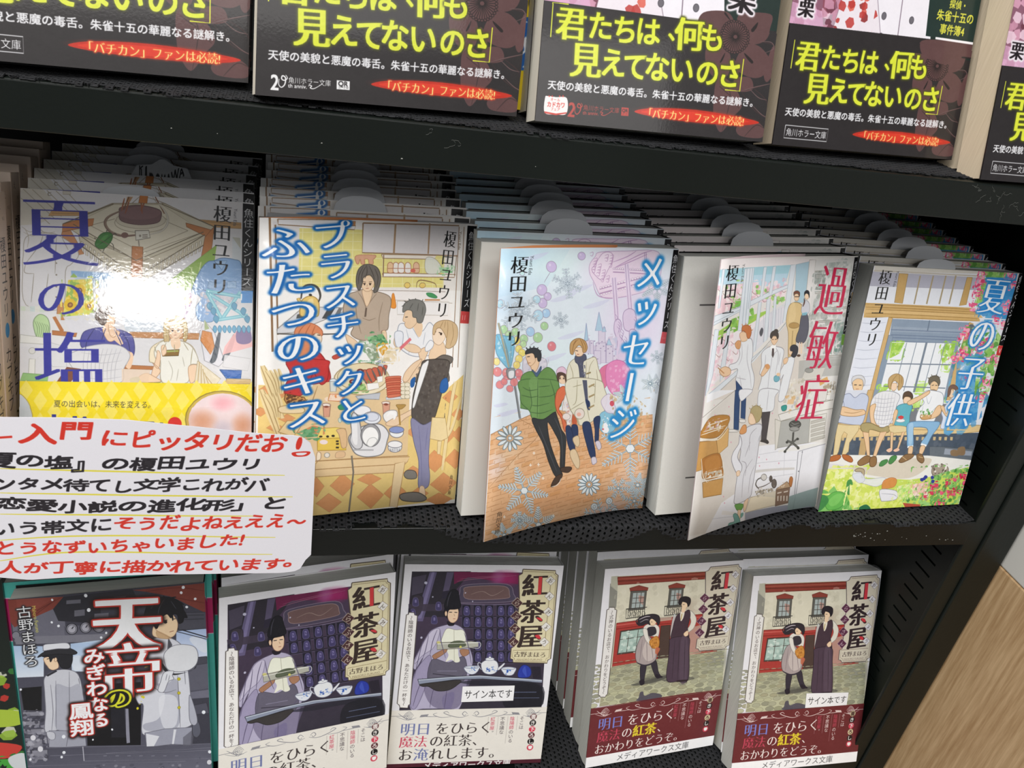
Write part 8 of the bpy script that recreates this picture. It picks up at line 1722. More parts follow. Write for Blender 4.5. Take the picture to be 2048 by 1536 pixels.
ART['art_tea_b'] = (105, 149, 7.5, 'e6e6ec', '''
P d0ccb8 9 - 0.325 58 58 786 66 974 90 1066 1032 63 1025
P dcd8c4 9 - 0.325 106 119 782 127 787 415 130 402
P 8c8c84 9 - 0.325 49 106 112 173 115 282 63 420
P b8b8a8 8 - 0.325 52 57 103 56 112 173 55 127
P 8c3c34 9 5c241c 0.39 99 65 786 72 794 127 109 124
L b06050 9 - 0.5 103 81 789 87
L 5c241c 9 - 0.52 105 97 791 105
G b8a898 6 - 0 667 342 815 350 681 443
N e8e4d4/c8c4b0/bcb8a4 3 80,91 2.2 107 130 771 132 775 414 130 402
P 8c4038 9 5c241c 0.325 199 155 265 139 338 162 336 183 207 180
P 5c5c58 9 34302c 0.39 211 178 329 181 336 325 216 325
P a8b4b4 9 - 0.325 230 194 314 196 320 314 234 315
P c07868 5 - 0.325 274 213 316 226 317 292 280 257
L 4c4844 9 - 0.455 259 193 263 316 | 291 194 295 318 | 233 233 317 235 | 233 271 320 272
P 3c3c38 9 - 0.325 193 307 352 307 349 313 194 315
P 50504c 9 - 0.325 202 379 350 375 351 382 201 386
L 44443f 9 - 0.39 196 310 200 382 | 211 310 216 383 | 226 311 231 383 | 242 312 246 384 | 257 313 262 385 | 272 313 277 386 | 288 314 292 387 | 303 315 308 387 | 318 316 323 388 | 334 317 339 389
C 44443f 9 - 0.39 211 352 222 330 236 353 227 369 216 354 | 246 354 257 332 272 355 262 371 251 356 | 281 355 293 334 307 357 298 373 286 358 | 317 357 328 336 343 359 333 375 322 360
P 8c4038 9 5c241c 0.325 488 158 548 141 618 163 616 185 496 182
P 5c5c58 9 34302c 0.39 500 180 608 183 617 329 506 329
P a8b4b4 9 - 0.325 519 196 594 197 601 317 524 318
P c07868 5 - 0.325 559 216 595 228 598 295 565 260
L 4c4844 9 - 0.455 545 195 550 320 | 574 197 580 321 | 522 236 597 237 | 523 274 600 275
P 3c3c38 9 - 0.325 482 311 633 310 629 316 483 319
P 50504c 9 - 0.325 492 383 631 379 632 386 491 391
L 44443f 9 - 0.39 485 313 490 386 | 501 314 506 387 | 516 315 522 388 | 532 316 537 389 | 548 316 553 389 | 563 317 569 390 | 579 318 585 391 | 595 319 600 392 | 611 319 616 393 | 626 320 632 394
C 44443f 9 - 0.39 500 356 512 334 527 357 517 373 506 358 | 537 358 548 336 563 359 553 375 542 360 | 573 360 584 338 600 361 590 377 578 362 | 609 361 621 340 636 363 626 379 614 364
P a83c38 9 5c1c18 0.39 131 407 810 400 924 422 957 728 747 732 132 736
L c86058 9 - 0.8 133 424 813 422
L 7c2420 9 - 0.52 130 451 610 450 | 134 709 744 709
P 4c4844 9 3c1c18 0.39 168 470 396 466 385 648 161 645
P a8c0b8 9 - 0.325 177 479 388 475 376 636 169 634
L 4c4844 9 - 0.5 238 474 234 644 | 309 478 305 648 | 170 535 381 531
N dce8e0/88a098/c8d8d0 6 36,92 1.4 188 493 375 487 371 636 182 629
P 4c3c38 9 2c1c18 0.39 479 465 551 463 577 738 493 738
P b8b0a0 7 - 0.325 434 396 553 392 552 425 439 430
P c0b8a8 6 - 0.325 702 500 810 483 830 709 733 720
H a4a48c/c4c4a4 9 y 0 131 731 1017 709 1053 1031 693 1044 63 1025 77 816
G 8c8c84 6 - 0 966 785 1119 795 981 889
Q a8a890/98987c/b8b898/a4a084/90907c 8 12,15 .25 131 731 1017 709 1053 1031 693 1044 63 1025 77 816
G 5c5c54 7 - 0 487 872 695 886 491 906
S 50504c 7 - 0.325 298 892 392 882 594 856 620 870 503 901 348 907
S 50504c 6 - 0.325 550 893 771 897 799 921 651 922
S 4c4858 8 - 0.325 372 1003 379 965 403 961 419 996 478 983 553 1006 545 1033 364 1028
S 34303c 9 1c1820 0.325 358 757 404 749 401 860 400 899 374 881 | 439 740 481 737 510 823 534 864 505 873 475 832
S 24202c 9 - 0.325 361 874 396 865 406 900 378 909 | 494 838 546 864 542 875 498 864
S a89c9c 9 4c4448 0.39 330 545 380 526 434 573 474 642 478 720 434 751 375 752 323 721 307 643
S c8bcb8 8 - 0.325 386 570 454 630 465 708 407 727 362 657
C 34303c 9 - 1.1 324 727 387 757 446 752 479 726
C 7c7074 9 - 0.39 349 557 347 723 | 383 548 409 738 | 425 595 454 719
S e0dcd4 9 8c8480 0.325 348 463 392 438 442 452 470 487 467 553 430 540 394 537 368 525
S 34303a 9 - 0.325 379 470 432 468 451 519 406 538 379 515
S e0dcd4 9 8c8480 0.325 345 480 375 481 394 537 425 595 415 605 373 558
S c88840 9 8c5420 0.39 410 572 454 541 483 576 484 631 443 635 417 605
N e0a858/a86c30 8 24,93 0.7 415 561 474 559 478 631 430 628
S c06c50 8 - 0.325 466 630 498 643 485 682 466 675
S eccfae 9 94705c 0.26 383 410 417 401 438 424 430 451 407 455 386 438
L 3a3430 9 - 0.325 397 427 409 428
S 2c2832 9 141218 0.39 296 422 303 384 348 370 407 367 451 386 465 431 455 458 439 430 399 400 384 421 394 449 369 437 335 448 304 439
C c0b8c0 9 - 0.7 305 400 350 383 385 383
C b0a8b0 9 - 0.5 314 423 353 405 377 410
C 2c2832 9 - 0.8 303 389 283 410 311 445 369 437
S c4c8c8 8 7c8080 0.325 561 403 576 382 597 449 599 549 580 582 561 536
S e0dcd0 9 8c8884 0.39 591 405 621 362 669 359 709 378 747 435 739 502 706 533 685 554 665 542 700 488 706 444 677 409 610 450
S 443440 9 241c24 0.39 585 404 617 373 647 369 679 359 695 410 689 499 708 589 580 582 573 492
S e8e0d0 9 - 0.325 613 373 644 368 642 418 626 440
L b09850 9 - 0.6 627 384 626 429
S 4c3c4c 9 241c24 0.455 572 570 706 572 730 680 759 919 676 922 588 901 576 726 568 625
S 5c4c5c 6 - 0.325 653 586 702 589 747 907 693 914
C 382c38 9 - 0.455 604 583 630 898 | 641 585 675 913 | 684 588 726 911
S eccfae 9 94705c 0.26 665 542 693 521 703 555 680 565
S ecd0b0 9 94705c 0.26 610 301 617 284 660 292 659 331 638 350 620 334
L 3a3430 9 - 0.325 621 312 636 313
S eccfae 9 - 0.325 620 334 649 341 647 369 625 373
S 24202a 9 141218 0.325 585 294 593 261 630 250 671 267 680 304 666 333 652 303 617 290 611 306 596 311
S 2c2028 9 - 0.325 675 913 755 916 750 927 677 926
P d6cebc 9 4c4448 0.6 793 37 1014 31 1020 50 1041 60 1049 671 1023 679 1015 698 813 694 800 675 781 670 779 596 800 586 786 237 759 71 782 60
L 8c7c70 9 - 0.325 803 50 1004 45 1011 61 1028 70 1035 660 1011 668 1006 686 820 682 814 665 795 657 792 596 1023 596
T 34282c 9 vmb 1.02 896 65 902 229 紅
P cc3c48 9 - 0.325 922 91 949 89 955 214 928 215
T 34282c 9 vmb 0.95 895 242 919 596 茶屋
S d03c44 9 - 0.325 927 361 959 366 969 391 943 384 | 930 501 961 503 971 526 949 525
P e4e2e6 9 8c7c7c 0.325 997 77 1034 110 1006 140 969 107
T 443844 9 vi 1 1002 92 1000 125 お
P e4e2e6 9 8c7c7c 0.325 995 185 1033 218 1005 248 968 215
T 443844 9 vi 1 1001 199 999 233 ん
P e4e2e6 9 8c7c7c 0.325 992 294 1030 327 1002 357 964 324
T 443844 9 vi 1 998 309 996 342 み
P e4e2e6 9 8c7c7c 0.325 993 397 1030 430 1002 460 965 427
T 443844 9 vi 1 999 412 996 445 ょ
P e4e2e6 9 8c7c7c 0.325 993 507 1031 540 1003 570 965 537
T 443844 9 vi 1 999 522 997 555 う
P 5c3048 9 b8a8b0 0.325 781 238 826 278 792 314 747 274
T d8c4cc 9 vi 1 788 256 786 296 ら
P 5c3048 9 b8a8b0 0.325 783 324 828 364 794 400 749 360
T d8c4cc 9 vi 1 789 342 787 382 ぶ
P 5c3048 9 b8a8b0 0.325 785 418 831 459 796 495 751 454
T d8c4cc 9 vi 1 792 436 790 477 さ
P 5c3048 9 b8a8b0 0.325 786 508 831 548 797 584 752 544
T d8c4cc 9 vi 1 792 526 791 566 ん
T 483c3c 9 m 1.0 804 631 1018 632 古野まほろ
T 8c7c74 9 p 1.0 824 669 993 671 MAHORO FURUNO
P e6e4e2 9 4c4440 0.585 45 298 59 296 62 282 102 287 107 303 122 309 118 938 108 945 102 959 64 953 58 941 46 933
T 5c5454 9 v 1.05 86 307 84 932 〜式神のいるお店で、おかわりをどうぞ〜
P 6c2c30 9 - 0.325 0 1030 1050 1030 1050 1500 0 1500
L e8d8d4 9 - 0.325 0 1073 120 1073 | 920 1073 1050 1073
C e8d8d4 9 - 0.364 903 1073 935 1041 967 1073 935 1105 909 1075 | 913 1073 935 1051 957 1073 935 1095 917 1075 | 924 1073 935 1062 946 1073 935 1084 926 1075
C e8d8d4 9 - 0.455 905 1097 955 1091 1005 1053
C e8d8d4 9 - 0.325 885 1088 945 1103 1015 1078
C e8d8d4 9 - 0.455 545 1068 565 1050 580 1067 565 1081 555 1069 | 537 1078 585 1093 645 1083 705 1057 685 1047 670 1061
C e8d8d4 9 - 0.39 655 1086 725 1089 775 1067 750 1055 | 745 1083 815 1081 855 1075
P e8d8d4 8 - 0.325 805 1063 855 1067 865 1085 815 1081
C e8d8d4 9 - 0.364 147 1073 115 1041 83 1073 115 1105 141 1075 | 137 1073 115 1051 93 1073 115 1095 133 1075 | 126 1073 115 1062 104 1073 115 1084 124 1075
C e8d8d4 9 - 0.455 145 1097 95 1091 45 1053
C e8d8d4 9 - 0.325 165 1088 105 1103 35 1078
C e8d8d4 9 - 0.455 505 1068 485 1050 470 1067 485 1081 495 1069 | 513 1078 465 1093 405 1083 345 1057 365 1047 380 1061
C e8d8d4 9 - 0.39 395 1086 325 1089 275 1067 300 1055 | 305 1083 235 1081 195 1075
P e8d8d4 8 - 0.325 245 1063 195 1067 185 1085 235 1081
T 7c88d8 9 m 1.0 65 1164 270 1164 明日
T f0e8e4 9 m 1.02 295 1165 690 1165 をひらく
T c84860 9 m 1.0 65 1262 255 1262 魔法
T f0e8e4 9 m 1.0 260 1262 350 1262 の
T e4d038 9 mb 1.0 350 1262 545 1262 紅茶
T f0e8e4 9 m 1.0 550 1262 640 1262 、
T f0e8e4 9 m 1.05 55 1358 780 1358 おかわりをどうぞ。
T f0e8e4 9 v 1.0 883 1096 883 1198 そこは
L b8888c 9 - 0.195 851 1094 851 1203
T c84860 9 v 1.0 816 1096 816 1198 陰陽師
T f0e8e4 9 v 1.0 816 1198 816 1300 のいる
L b8888c 9 - 0.195 784 1094 784 1305
T f0e8e4 9 v 1.0 749 1096 749 1232 不思議な
L b8888c 9 - 0.195 717 1094 717 1237
T c84860 9 v 1.0 682 1096 682 1198 紅茶屋
T f0e8e4 9 v 1.0 682 1198 682 1232 。
L b8888c 9 - 0.195 650 1094 650 1237
E d8c8a0 9 - 0.325 962 1102 985 1102 962 1125
T 4c3430 9 vb 1.0 962 1083 962 1121 書
E 2c2020 9 - 0.325 962 1150 985 1150 962 1173
T f0ece8 9 vb 1.0 962 1131 962 1169 き
E d0485c 9 - 0.325 962 1198 985 1198 962 1221
T f0ece8 9 vb 1.0 962 1179 962 1217 下
E d8c8a0 9 - 0.325 962 1246 985 1246 962 1269
T 4c3430 9 vb 1.0 962 1227 962 1265 ろ
E 2c2020 9 - 0.325 962 1294 985 1294 962 1317
T f0ece8 9 vb 1.0 962 1275 962 1313 し
E d0485c 9 - 0.325 962 1342 985 1342 962 1365
S f4f0ee 9 - 0.325 950 1331 976 1331 972 1353 954 1353
P fafafc 9 - 0.325 0 1409 1050 1409 1050 1500 0 1500
T 5c5c60 9 - 1.0 240 1449 840 1449 メディアワークス文庫
''')
ART['art_obi_c'] = (105, 149, 7.5, '8c5c70', '''
P b8a0b0 8 - 0.325 -13 916 1084 831 1052 971 -32 1034
N d8a0b8/8c4c5c/e8c8d8/6c3848/c890a8 8 260,101 3 0 600 1050 600 1050 1030 0 1030
P e8e0e8 9 8c7080 0.39 280 700 500 700 560 1030 220 1030
P ece8f0 9 8c7c8c 0.39 380 600 780 600 800 1030 520 1030
N b83c38/8c2c2c/d86050 8 26,102 2 220 800 400 760 440 1030 240 1030
L 8c7c8c 9 - 0.52 580 600 600 1030
E 6c6870 9 3c3840 0.26 500 880 513 880 500 896 | 500 970 513 970 500 986 | 660 880 673 880 660 896 | 660 970 673 970 660 986
P d8a8c8 7 - 0.325 0 880 160 900 200 1030 0 1030
P 1c2c28 9 - 0.325 740 600 1050 600 1050 1030 800 1030
P 2a2627 9 - 0.325 0 1020 1050 1020 1050 1500 0 1500
S 5c4040 9 - 0.325 696 984 791 967 834 990 848 1045 795 1091 728 1076 677 1037 | 858 976 1008 953 1017 1009 999 1063 941 1086 897 1063 | 744 1097 798 1108 842 1143 841 1224 783 1241 738 1200 723 1138 | 902 1096 969 1089 1030 1135 1037 1180 989 1220 920 1216 868 1180 | 857 1153 890 1195 882 1231 851 1200
E 5c4040 9 - 0.325 851 1065 923 1057 861 1132
L 241c1c 9 - 0.286 864 1063 911 1058
E 5c4040 9 241c1c 0.325 915 1058 921 1057 916 1063
L 241c1c 9 - 0.286 864 1065 912 1070
E 5c4040 9 241c1c 0.325 916 1070 922 1070 917 1075
L 241c1c 9 - 0.286 863 1066 910 1082
E 5c4040 9 241c1c 0.325 914 1083 920 1082 915 1088
L 241c1c 9 - 0.286 863 1068 906 1093
E 5c4040 9 241c1c 0.325 910 1095 916 1094 911 1100
L 241c1c 9 - 0.286 862 1069 900 1103
E 5c4040 9 241c1c 0.325 903 1105 909 1104 904 1110
L 241c1c 9 - 0.286 861 1071 892 1112
E 5c4040 9 241c1c 0.325 895 1114 901 1114 895 1119
L 241c1c 9 - 0.286 859 1071 882 1119
E 5c4040 9 241c1c 0.325 884 1121 890 1121 885 1126
L 241c1c 9 - 0.286 857 1072 872 1123
E 5c4040 9 241c1c 0.325 873 1126 879 1126 874 1131
L 241c1c 9 - 0.286 856 1072 860 1126
E 5c4040 9 241c1c 0.325 860 1129 866 1128 861 1134
L 241c1c 9 - 0.286 854 1073 848 1126
E 5c4040 9 241c1c 0.325 848 1129 854 1128 848 1134
L 241c1c 9 - 0.286 852 1072 836 1123
E 5c4040 9 241c1c 0.325 835 1127 841 1126 836 1132
L 241c1c 9 - 0.286 850 1072 825 1119
E 5c4040 9 241c1c 0.325 823 1122 829 1121 824 1127
L 241c1c 9 - 0.286 849 1071 815 1112
E 5c4040 9 241c1c 0.325 812 1115 818 1114 813 1120
L 241c1c 9 - 0.286 847 1070 806 1104
E 5c4040 9 241c1c 0.325 803 1106 809 1106 804 1111
L 241c1c 9 - 0.286 846 1068 799 1094
E 5c4040 9 241c1c 0.325 796 1096 801 1095 796 1101
L 241c1c 9 - 0.286 845 1067 794 1083
E 5c4040 9 241c1c 0.325 790 1084 796 1084 791 1089
L 241c1c 9 - 0.286 845 1066 791 1072
E 5c4040 9 241c1c 0.325 787 1072 793 1071 788 1077
L 241c1c 9 - 0.286 845 1064 791 1060
E 5c4040 9 241c1c 0.325 787 1059 793 1059 788 1064
L 241c1c 9 - 0.286 845 1063 793 1048
E 5c4040 9 241c1c 0.325 789 1047 795 1046 789 1052
L 241c1c 9 - 0.286 846 1061 797 1037
E 5c4040 9 241c1c 0.325 793 1036 799 1035 794 1041
L 241c1c 9 - 0.286 847 1060 803 1027
E 5c4040 9 241c1c 0.325 800 1025 805 1024 800 1030
L 241c1c 9 - 0.286 848 1058 811 1019
E 5c4040 9 241c1c 0.325 808 1016 814 1015 809 1021
L 241c1c 9 - 0.286 850 1058 820 1012
E 5c4040 9 241c1c 0.325 818 1009 824 1008 819 1014
L 241c1c 9 - 0.286 851 1057 831 1007
E 5c4040 9 241c1c 0.325 830 1004 835 1003 830 1009
L 241c1c 9 - 0.286 853 1057 842 1005
E 5c4040 9 241c1c 0.325 842 1001 848 1001 843 1006
L 241c1c 9 - 0.286 855 1056 854 1004
E 5c4040 9 241c1c 0.325 855 1001 860 1000 855 1006
L 241c1c 9 - 0.286 857 1057 866 1007
E 5c4040 9 241c1c 0.325 867 1003 873 1003 868 1008
L 241c1c 9 - 0.286 859 1057 877 1011
E 5c4040 9 241c1c 0.325 879 1008 885 1007 880 1013
L 241c1c 9 - 0.286 860 1058 887 1018
E 5c4040 9 241c1c 0.325 890 1015 896 1014 891 1020
L 241c1c 9 - 0.286 862 1059 896 1026
E 5c4040 9 241c1c 0.325 899 1023 905 1023 900 1028
L 241c1c 9 - 0.286 862 1061 903 1036
E 5c4040 9 241c1c 0.325 907 1034 913 1033 908 1039
L 241c1c 9 - 0.286 863 1062 908 1046
E 5c4040 9 241c1c 0.325 912 1045 918 1045 913 1050
S 241c1c 9 - 0.325 793 978 826 1003 818 992 798 972 | 926 1028 954 993 951 1017 934 1036 | 797 1171 815 1134 811 1158 801 1176 | 907 1125 952 1154 946 1164 916 1141
S 5c4040 9 - 0.325 791 1252 829 1236 889 1277 926 1344 892 1394 841 1464 799 1403 788 1322 | 882 1231 949 1224 969 1269 917 1286 874 1267 | 1036 1087 1066 1102 1059 1190 1032 1234 1012 1195 | 924 1427 988 1398 1048 1429 1041 1471 945 1473 914 1452
C 3c2c2c 9 - 0.39 832 1259 867 1314 847 1458 | 794 1321 867 1314 914 1357 | 808 1273 866 1308 | 904 1287 981 1262 1053 1238 | 968 1264 1028 1299 1054 1332 | 917 1286 981 1351 1056 1386 | 1048 1429 1006 1420 958 1472 | 979 1071 1035 1076 1051 1092
C 6c5454 9 - 0.325 904 1287 981 1259 1053 1238 | 955 1271 1001 1302 1044 1309 | 979 1339 1026 1371 1063 1385 | 973 1071 1027 1068 1044 1092 1006 1114
T d8e03c 9 vmb,g4c5018:.5:.5 0.97 118 1027 122 1164 君
T d8e03c 9 vb,g4c5018:.4:.5 0.97 243 1031 247 1148 た
T d8e03c 9 vb,g4c5018:.4:.5 0.97 350 1034 355 1152 ち
T d8e03c 9 vb,g4c5018:.4:.5 0.97 452 1028 457 1147 は
T d8e03c 9 vb,g4c5018:.4:.5 0.97 542 1071 545 1166 、
T d8e03c 9 vmb,g4c5018:.5:.5 0.97 636 1006 645 1149 何
T d8e03c 9 vb,g4c5018:.4:.5 0.97 744 1019 751 1140 も
T d8e03c 9 vmb,g4c5018:.5:.5 0.97 193 1155 199 1302 見
T d8e03c 9 vb,g4c5018:.4:.5 0.97 312 1165 317 1288 え
T d8e03c 9 vb,g4c5018:.4:.5 0.97 412 1170 417 1291 て
T d8e03c 9 vb,g4c5018:.4:.5 0.97 508 1161 514 1285 な
T d8e03c 9 vb,g4c5018:.4:.5 0.97 620 1162 627 1284 い
T d8e03c 9 vb,g4c5018:.4:.5 0.97 741 1164 748 1281 の
T d8e03c 9 vb,g4c5018:.4:.5 0.97 845 1155 854 1279 さ
L d8e03c 9 - 0.455 104 1023 37 1024 38 1157 | 907 1150 907 1284 836 1285
T e4e4e8 9 b 1.0 41 1341 1002 1326 天使の美貌と悪魔の毒舌。朱雀十五の華麗なる謎解き。
G d83c24 9 - 0 720 1407 1041 1378 724 1442
S c03020 9 - 0.325 429 1413 522 1390 716 1381 919 1392 1021 1407 924 1427 723 1433 526 1427
S dc3c28 8 - 0.325 460 1410 587 1393 784 1392 976 1408 788 1424 558 1421
T f4e890 9 m,ge04828:.3:.3 1.15 473 1413 976 1410 「バチカン」ファンは必読!
''')
ART['art_obi_b'] = (105, 149, 7.5, '8c5c70', ART['art_obi_c'][4].rstrip() + '''
T e8e8ea 9 pb 1.25 55 1438 82 1438 2
C e8e8ea 9 - 0.5 84 1424 83 1444 93 1454 105 1442 107 1419 96 1412 93 1423 103 1428 114 1419 107 1408
T e8e8ea 9 - 1.1 117 1425 276 1424 角川ホラー文庫
T e8e8ea 9 pb 1.0 117 1445 186 1444 th anniv.
C e8e8ea 9 - 0.39 192 1442 196 1437 204 1440 199 1447 214 1448 243 1429
P e8e8ea 9 - 0.325 297 1410 347 1410 348 1442 298 1443
T 2a2627 9 pb 1 304 1421 340 1421 QR
T 2a2627 9 - 1 303 1435 343 1435 コードW
''')
ART['art_obi_d'] = (105, 149, 7.5, '8c5c70', ART['art_obi_c'][4].rstrip() + '''
P 2a2627 9 - 0.325 -17 969 1093 941 1083 1012 -5 1036
S 5c4040 9 - 0.325 762 954 1047 947 1061 1001 987 1008 810 1040 739 1007 | 835 990 961 977 985 1036 849 1050
P 8c5c70 0 - 0.325 -15 937 265 929 746 923 1079 923 1081 932 751 947 303 954 -9 969
P f0ecf0 9 - 0.325 816 932 1053 936 1056 946 819 946
P 1c302c 9 - 0.325 741 755 1064 727 1091 935 822 938 758 938
L f0ecf0 9 - 0.9 818 940 1054 939
L c8c8cc 9 - 0.39 55 1400 290 1400 290 1456 55 1456 55 1400
T e4e4e8 9 - 1.15 62 1429 284 1429 角川ホラー文庫
T d8d448 9 b 1.15 865 782 975 779 探偵・
T d8d448 9 b 1.15 801 837 1027 833 朱雀十五の
T d8d448 9 b 1.15 832 896 1005 894 事件簿4
T 1c1418 9 vmb,ge8e0e8:.8:.3 1.0 76 852 76 939 栗
''')
ART['art_obi_e'] = (105, 149, 7.5, '8c5c70', ART['art_obi_c'][4].rstrip() + '''
T b04038 9 pb 1.25 139 1430 167 1431 2
C b04038 9 - 0.5 168 1416 167 1436 177 1447 189 1434 191 1412 180 1404 177 1416 187 1420 198 1411 191 1400
T b04038 9 - 1.1 202 1417 363 1416 角川ホラー文庫
T b04038 9 pb 1.0 202 1438 271 1436 th anniv.
C b04038 9 - 0.39 278 1435 281 1429 290 1432 284 1439 300 1440 329 1422
P b84038 9 - 0.325 371 1401 403 1401 405 1434 372 1435
T 2a2627 9 pb 1 375 1413 400 1413 QR
T 2a2627 9 - 1.0 375 1426 401 1426 コード
S f0e8e8 9 - 0.325 35 1393 46 1386 81 1387 128 1387 132 1448 87 1456 38 1453
P c84038 9 - 0.325 37 1448 87 1452 132 1443 132 1448 87 1459 38 1455
T c83830 9 b 1.25 45 1418 123 1416 カドカワ
T c83830 9 - 1.0 58 1398 100 1397 オール
T c83830 9 - 1.0 61 1436 103 1435 フェア
L c83830 9 - 0.52 51 1383 53 1389 | 64 1382 66 1388 | 95 1379 98 1385 | 110 1377 112 1384
T 1c1418 9 vmb,ge8e0e8:.8:.3 1.0 880 840 865 970 栗
''')
ART['art_card'] = (155, 105, 7.0, 'eceaf2', '''
C e6da50 9 - 0.9 180 318 502 317 836 323 1373 347 | 162 451 490 449 916 456 1412 476 | 146 571 650 567 1255 586 | 126 724 425 694 817 693 1336 724 | 109 849 372 795 723 794 1323 833
T d8382c 9 ibj 1 179 149 257 145 ー
T d8382c 9 ibj 0.75 283 123 578 105 入門
T d8382c 9 ibj 0.95 599 136 1378 170 にピッタリだお
C d8382c 9 - 2.6 1440 132 1428 200
S d8382c 9 - 0.325 1406 216 1483 212 1471 237 1416 239
S eceaf2 9 - 0.325 1424 220 1470 219 1457 232 1429 232
T 28242a 9 ibj 0.72 130 277 1281 271 夏の塩』の榎田ユウリ
T 28242a 9 ibj 0.85 137 402 1300 394 ンタメ待てし文学これがバ
T 28242a 9 ibj 0.62 138 514 1394 512 恋愛小説の進化形」と
T 28242a 9 ibj 0.85 103 648 611 627 いう帯文に
T d8382c 9 ibj 0.95 617 609 1483 629 そうだよねえええ〜
T d8382c 9 ibj 0.88 95 767 1265 732 とうなずいちゃいました!
T d8382c 9 ibj 0.78 96 884 1491 891 人が丁寧に描かれています。
''')
ART['art_page'] = (105, 149, 3, 'dcdcd6', '''
L 2c2c2c 9 - 0.6 120 260 400 260 | 160 1270 500 1270
''')
ART['art_slip'] = (27, 8, 14, 'dcdee2', '''
T 3c3c40 9 pb 1.0 35 44 235 44 KADOKAWA
''')
ART['art_sticker'] = (35, 10, 14, 'f2f2f4', '''
T 28282a 9 - 1.15 15 52 340 52 サイン本です
''')
ART['art_spine'] = (14, 149, 8, 'e0c8b4', '''
T 8c7464 9 v 1.0 50 40 50 80 え
T 8c7464 9 p 1.0 80 120 110 120 9-3
T 2c2420 9 v 1.05 70 200 70 580 榎田ユウリ
E 3c94cc 9 - 0.325 70 640 100 640 70 676
T 3c302c 9 v 1.1 70 720 70 1120 カブキブ!
T 3c302c 9 p 1.0 50 1150 90 1150 3
P c83c2c 9 - 0.325 0 1280 140 1280 140 1490 0 1490
T f0e8e0 9 v 1.0 70 1310 70 1460 文庫
''')
ART['art_spine_teal'] = (15, 149, 5, '54bcb2', '''
P b02460 9 - 0.325 0 100 150 220 150 480 0 400
L e0d0d8 9 - 0.5 0 100 150 220 | 0 400 150 480
''')
ART['art_yellow'] = (105, 149, 5, 'e8cc28', '''
T f4f4f4 9 vB,g282828:.8:.2 1.4 980 920 980 1060 円
P 2c6cb8 9 - 0.325 880 1120 1050 1100 1050 1320 840 1340
P f0f4f8 9 - 0.325 920 1260 1050 1140 1050 1200 940 1320
T f0f4f8 9 b 1.0 970 1130 1040 1120 ール
T 2c6cb8 9 b 1.3 940 1240 1050 1170 カド
T e8f0f8 9 p 1.0 940 1310 1040 1305 20146
P e07c2c 9 - 0.325 980 840 1050 840 1050 920 980 920
L 282828 9 - 0.8 950 1360 970 1490
''')
ART['art_green'] = (105, 149, 5, '1c2420', '''
N 94b83c/3c7c3c/c83c34/1c2420/d8d8c8 8 60,3 4 600 600 1050 600 1050 1490 600 1490
S a8c040 9 - 0.325 800 880 1050 920 1050 1020 840 1000
S c84038 9 - 0.325 840 1120 1040 1180 960 1260 840 1220
N 48a040/2c7c38 9 30,4 3 840 1250 1050 1280 1050 1490 840 1490
S d0d4d8 9 - 0.325 960 1260 1050 1240 1050 1360 980 1340
''')

IMG = {}
for _n, (_w, _h, _k, _base, _src) in ART.items():
    _i = Ink(_w, _h, _k, _base); _i.run(_src); IMG[_n] = _i.image(_n)
bpy.data.objects.remove(_fo)

COV = {'B1': ([[-64.16, 84.41, 140.55], [42.06, 86.68, 141.66], [44.7, 20.42, 8.28], [-63.13, 17.94, 6.79]], 0), 'B5': ([[378.02, 45.01, 148.99], [482.97, 49.3, 149.53], [482.9, 14.67, 3.19], [377.76, 10.08, 1.46]], 0), 'b1': ([[-87.71, 45.34, -87.24], [16.14, 50.95, -82.94], [20.27, 22.41, -229.39], [-84.95, 17.15, -231.58]], 0), 'b2': ([[25.19, 43.69, -89.16], [131.28, 60.93, -87.8], [132.69, 14.39, -229.48], [26.62, -2.68, -230.33]], 0), 'b3': ([[138.45, 70.68, -90.1], [246.61, 66.77, -90.84], [243.07, 17.24, -232.06], [133.93, 21.47, -230.5]], 0), 'b4': ([[274.45, 60.49, -89.04], [383.96, 68.35, -90.83], [378.97, 19.46, -231.05], [275.46, 10.72, -233.16]], 0), 'b5': ([[386.09, 54.4, -93.33], [493.75, 56.72, -93.48], [489.69, -4.03, -231.52], [382.64, -5.69, -229.91]], 0), 'A2': ([[49.24, 35.53, 359.34], [154.79, 52.85, 358.45], [153.52, 14.49, 214.42], [47.97, -2.83, 215.31]], 0), 'A3': ([[157.67, 48.51, 357.9], [264.61, 52.3, 358.96], [266.17, 7.13, 217.0], [159.23, 3.33, 215.93]], 0), 'A4': ([[273.4, 55.41, 357.8], [379.69, 67.63, 357.51], [379.27, 21.91, 215.69], [272.98, 9.7, 215.97]], 0), 'A1': ([[-60.29, 37.32, 360.24], [45.26, 54.64, 359.34], [43.99, 16.28, 215.31], [-61.56, -1.04, 216.21]], 0), 'A5': ([[381.96, 46.65, 354.33], [488.25, 58.86, 354.04], [487.84, 13.15, 212.22], [381.55, 0.93, 212.5]], 0), 'B2': ([[47.88, 33.28, 153.69], [153.53, 61.6, 148.59], [152.51, 15.96, 4.18], [48.6, -11.52, 14.74]], 0.3), 'B3': ([[156.35, 15.32, 154.23], [257.27, 42.23, 150.83], [260.93, 9.53, 5.27], [161.57, -22.55, 9.56]], 0.38), 'B4': ([[267.26, 13.62, 157.55], [366.52, 46.04, 153.43], [373.95, 8.97, 6.26], [274.91, -24.16, 9.93]], 0.38)}
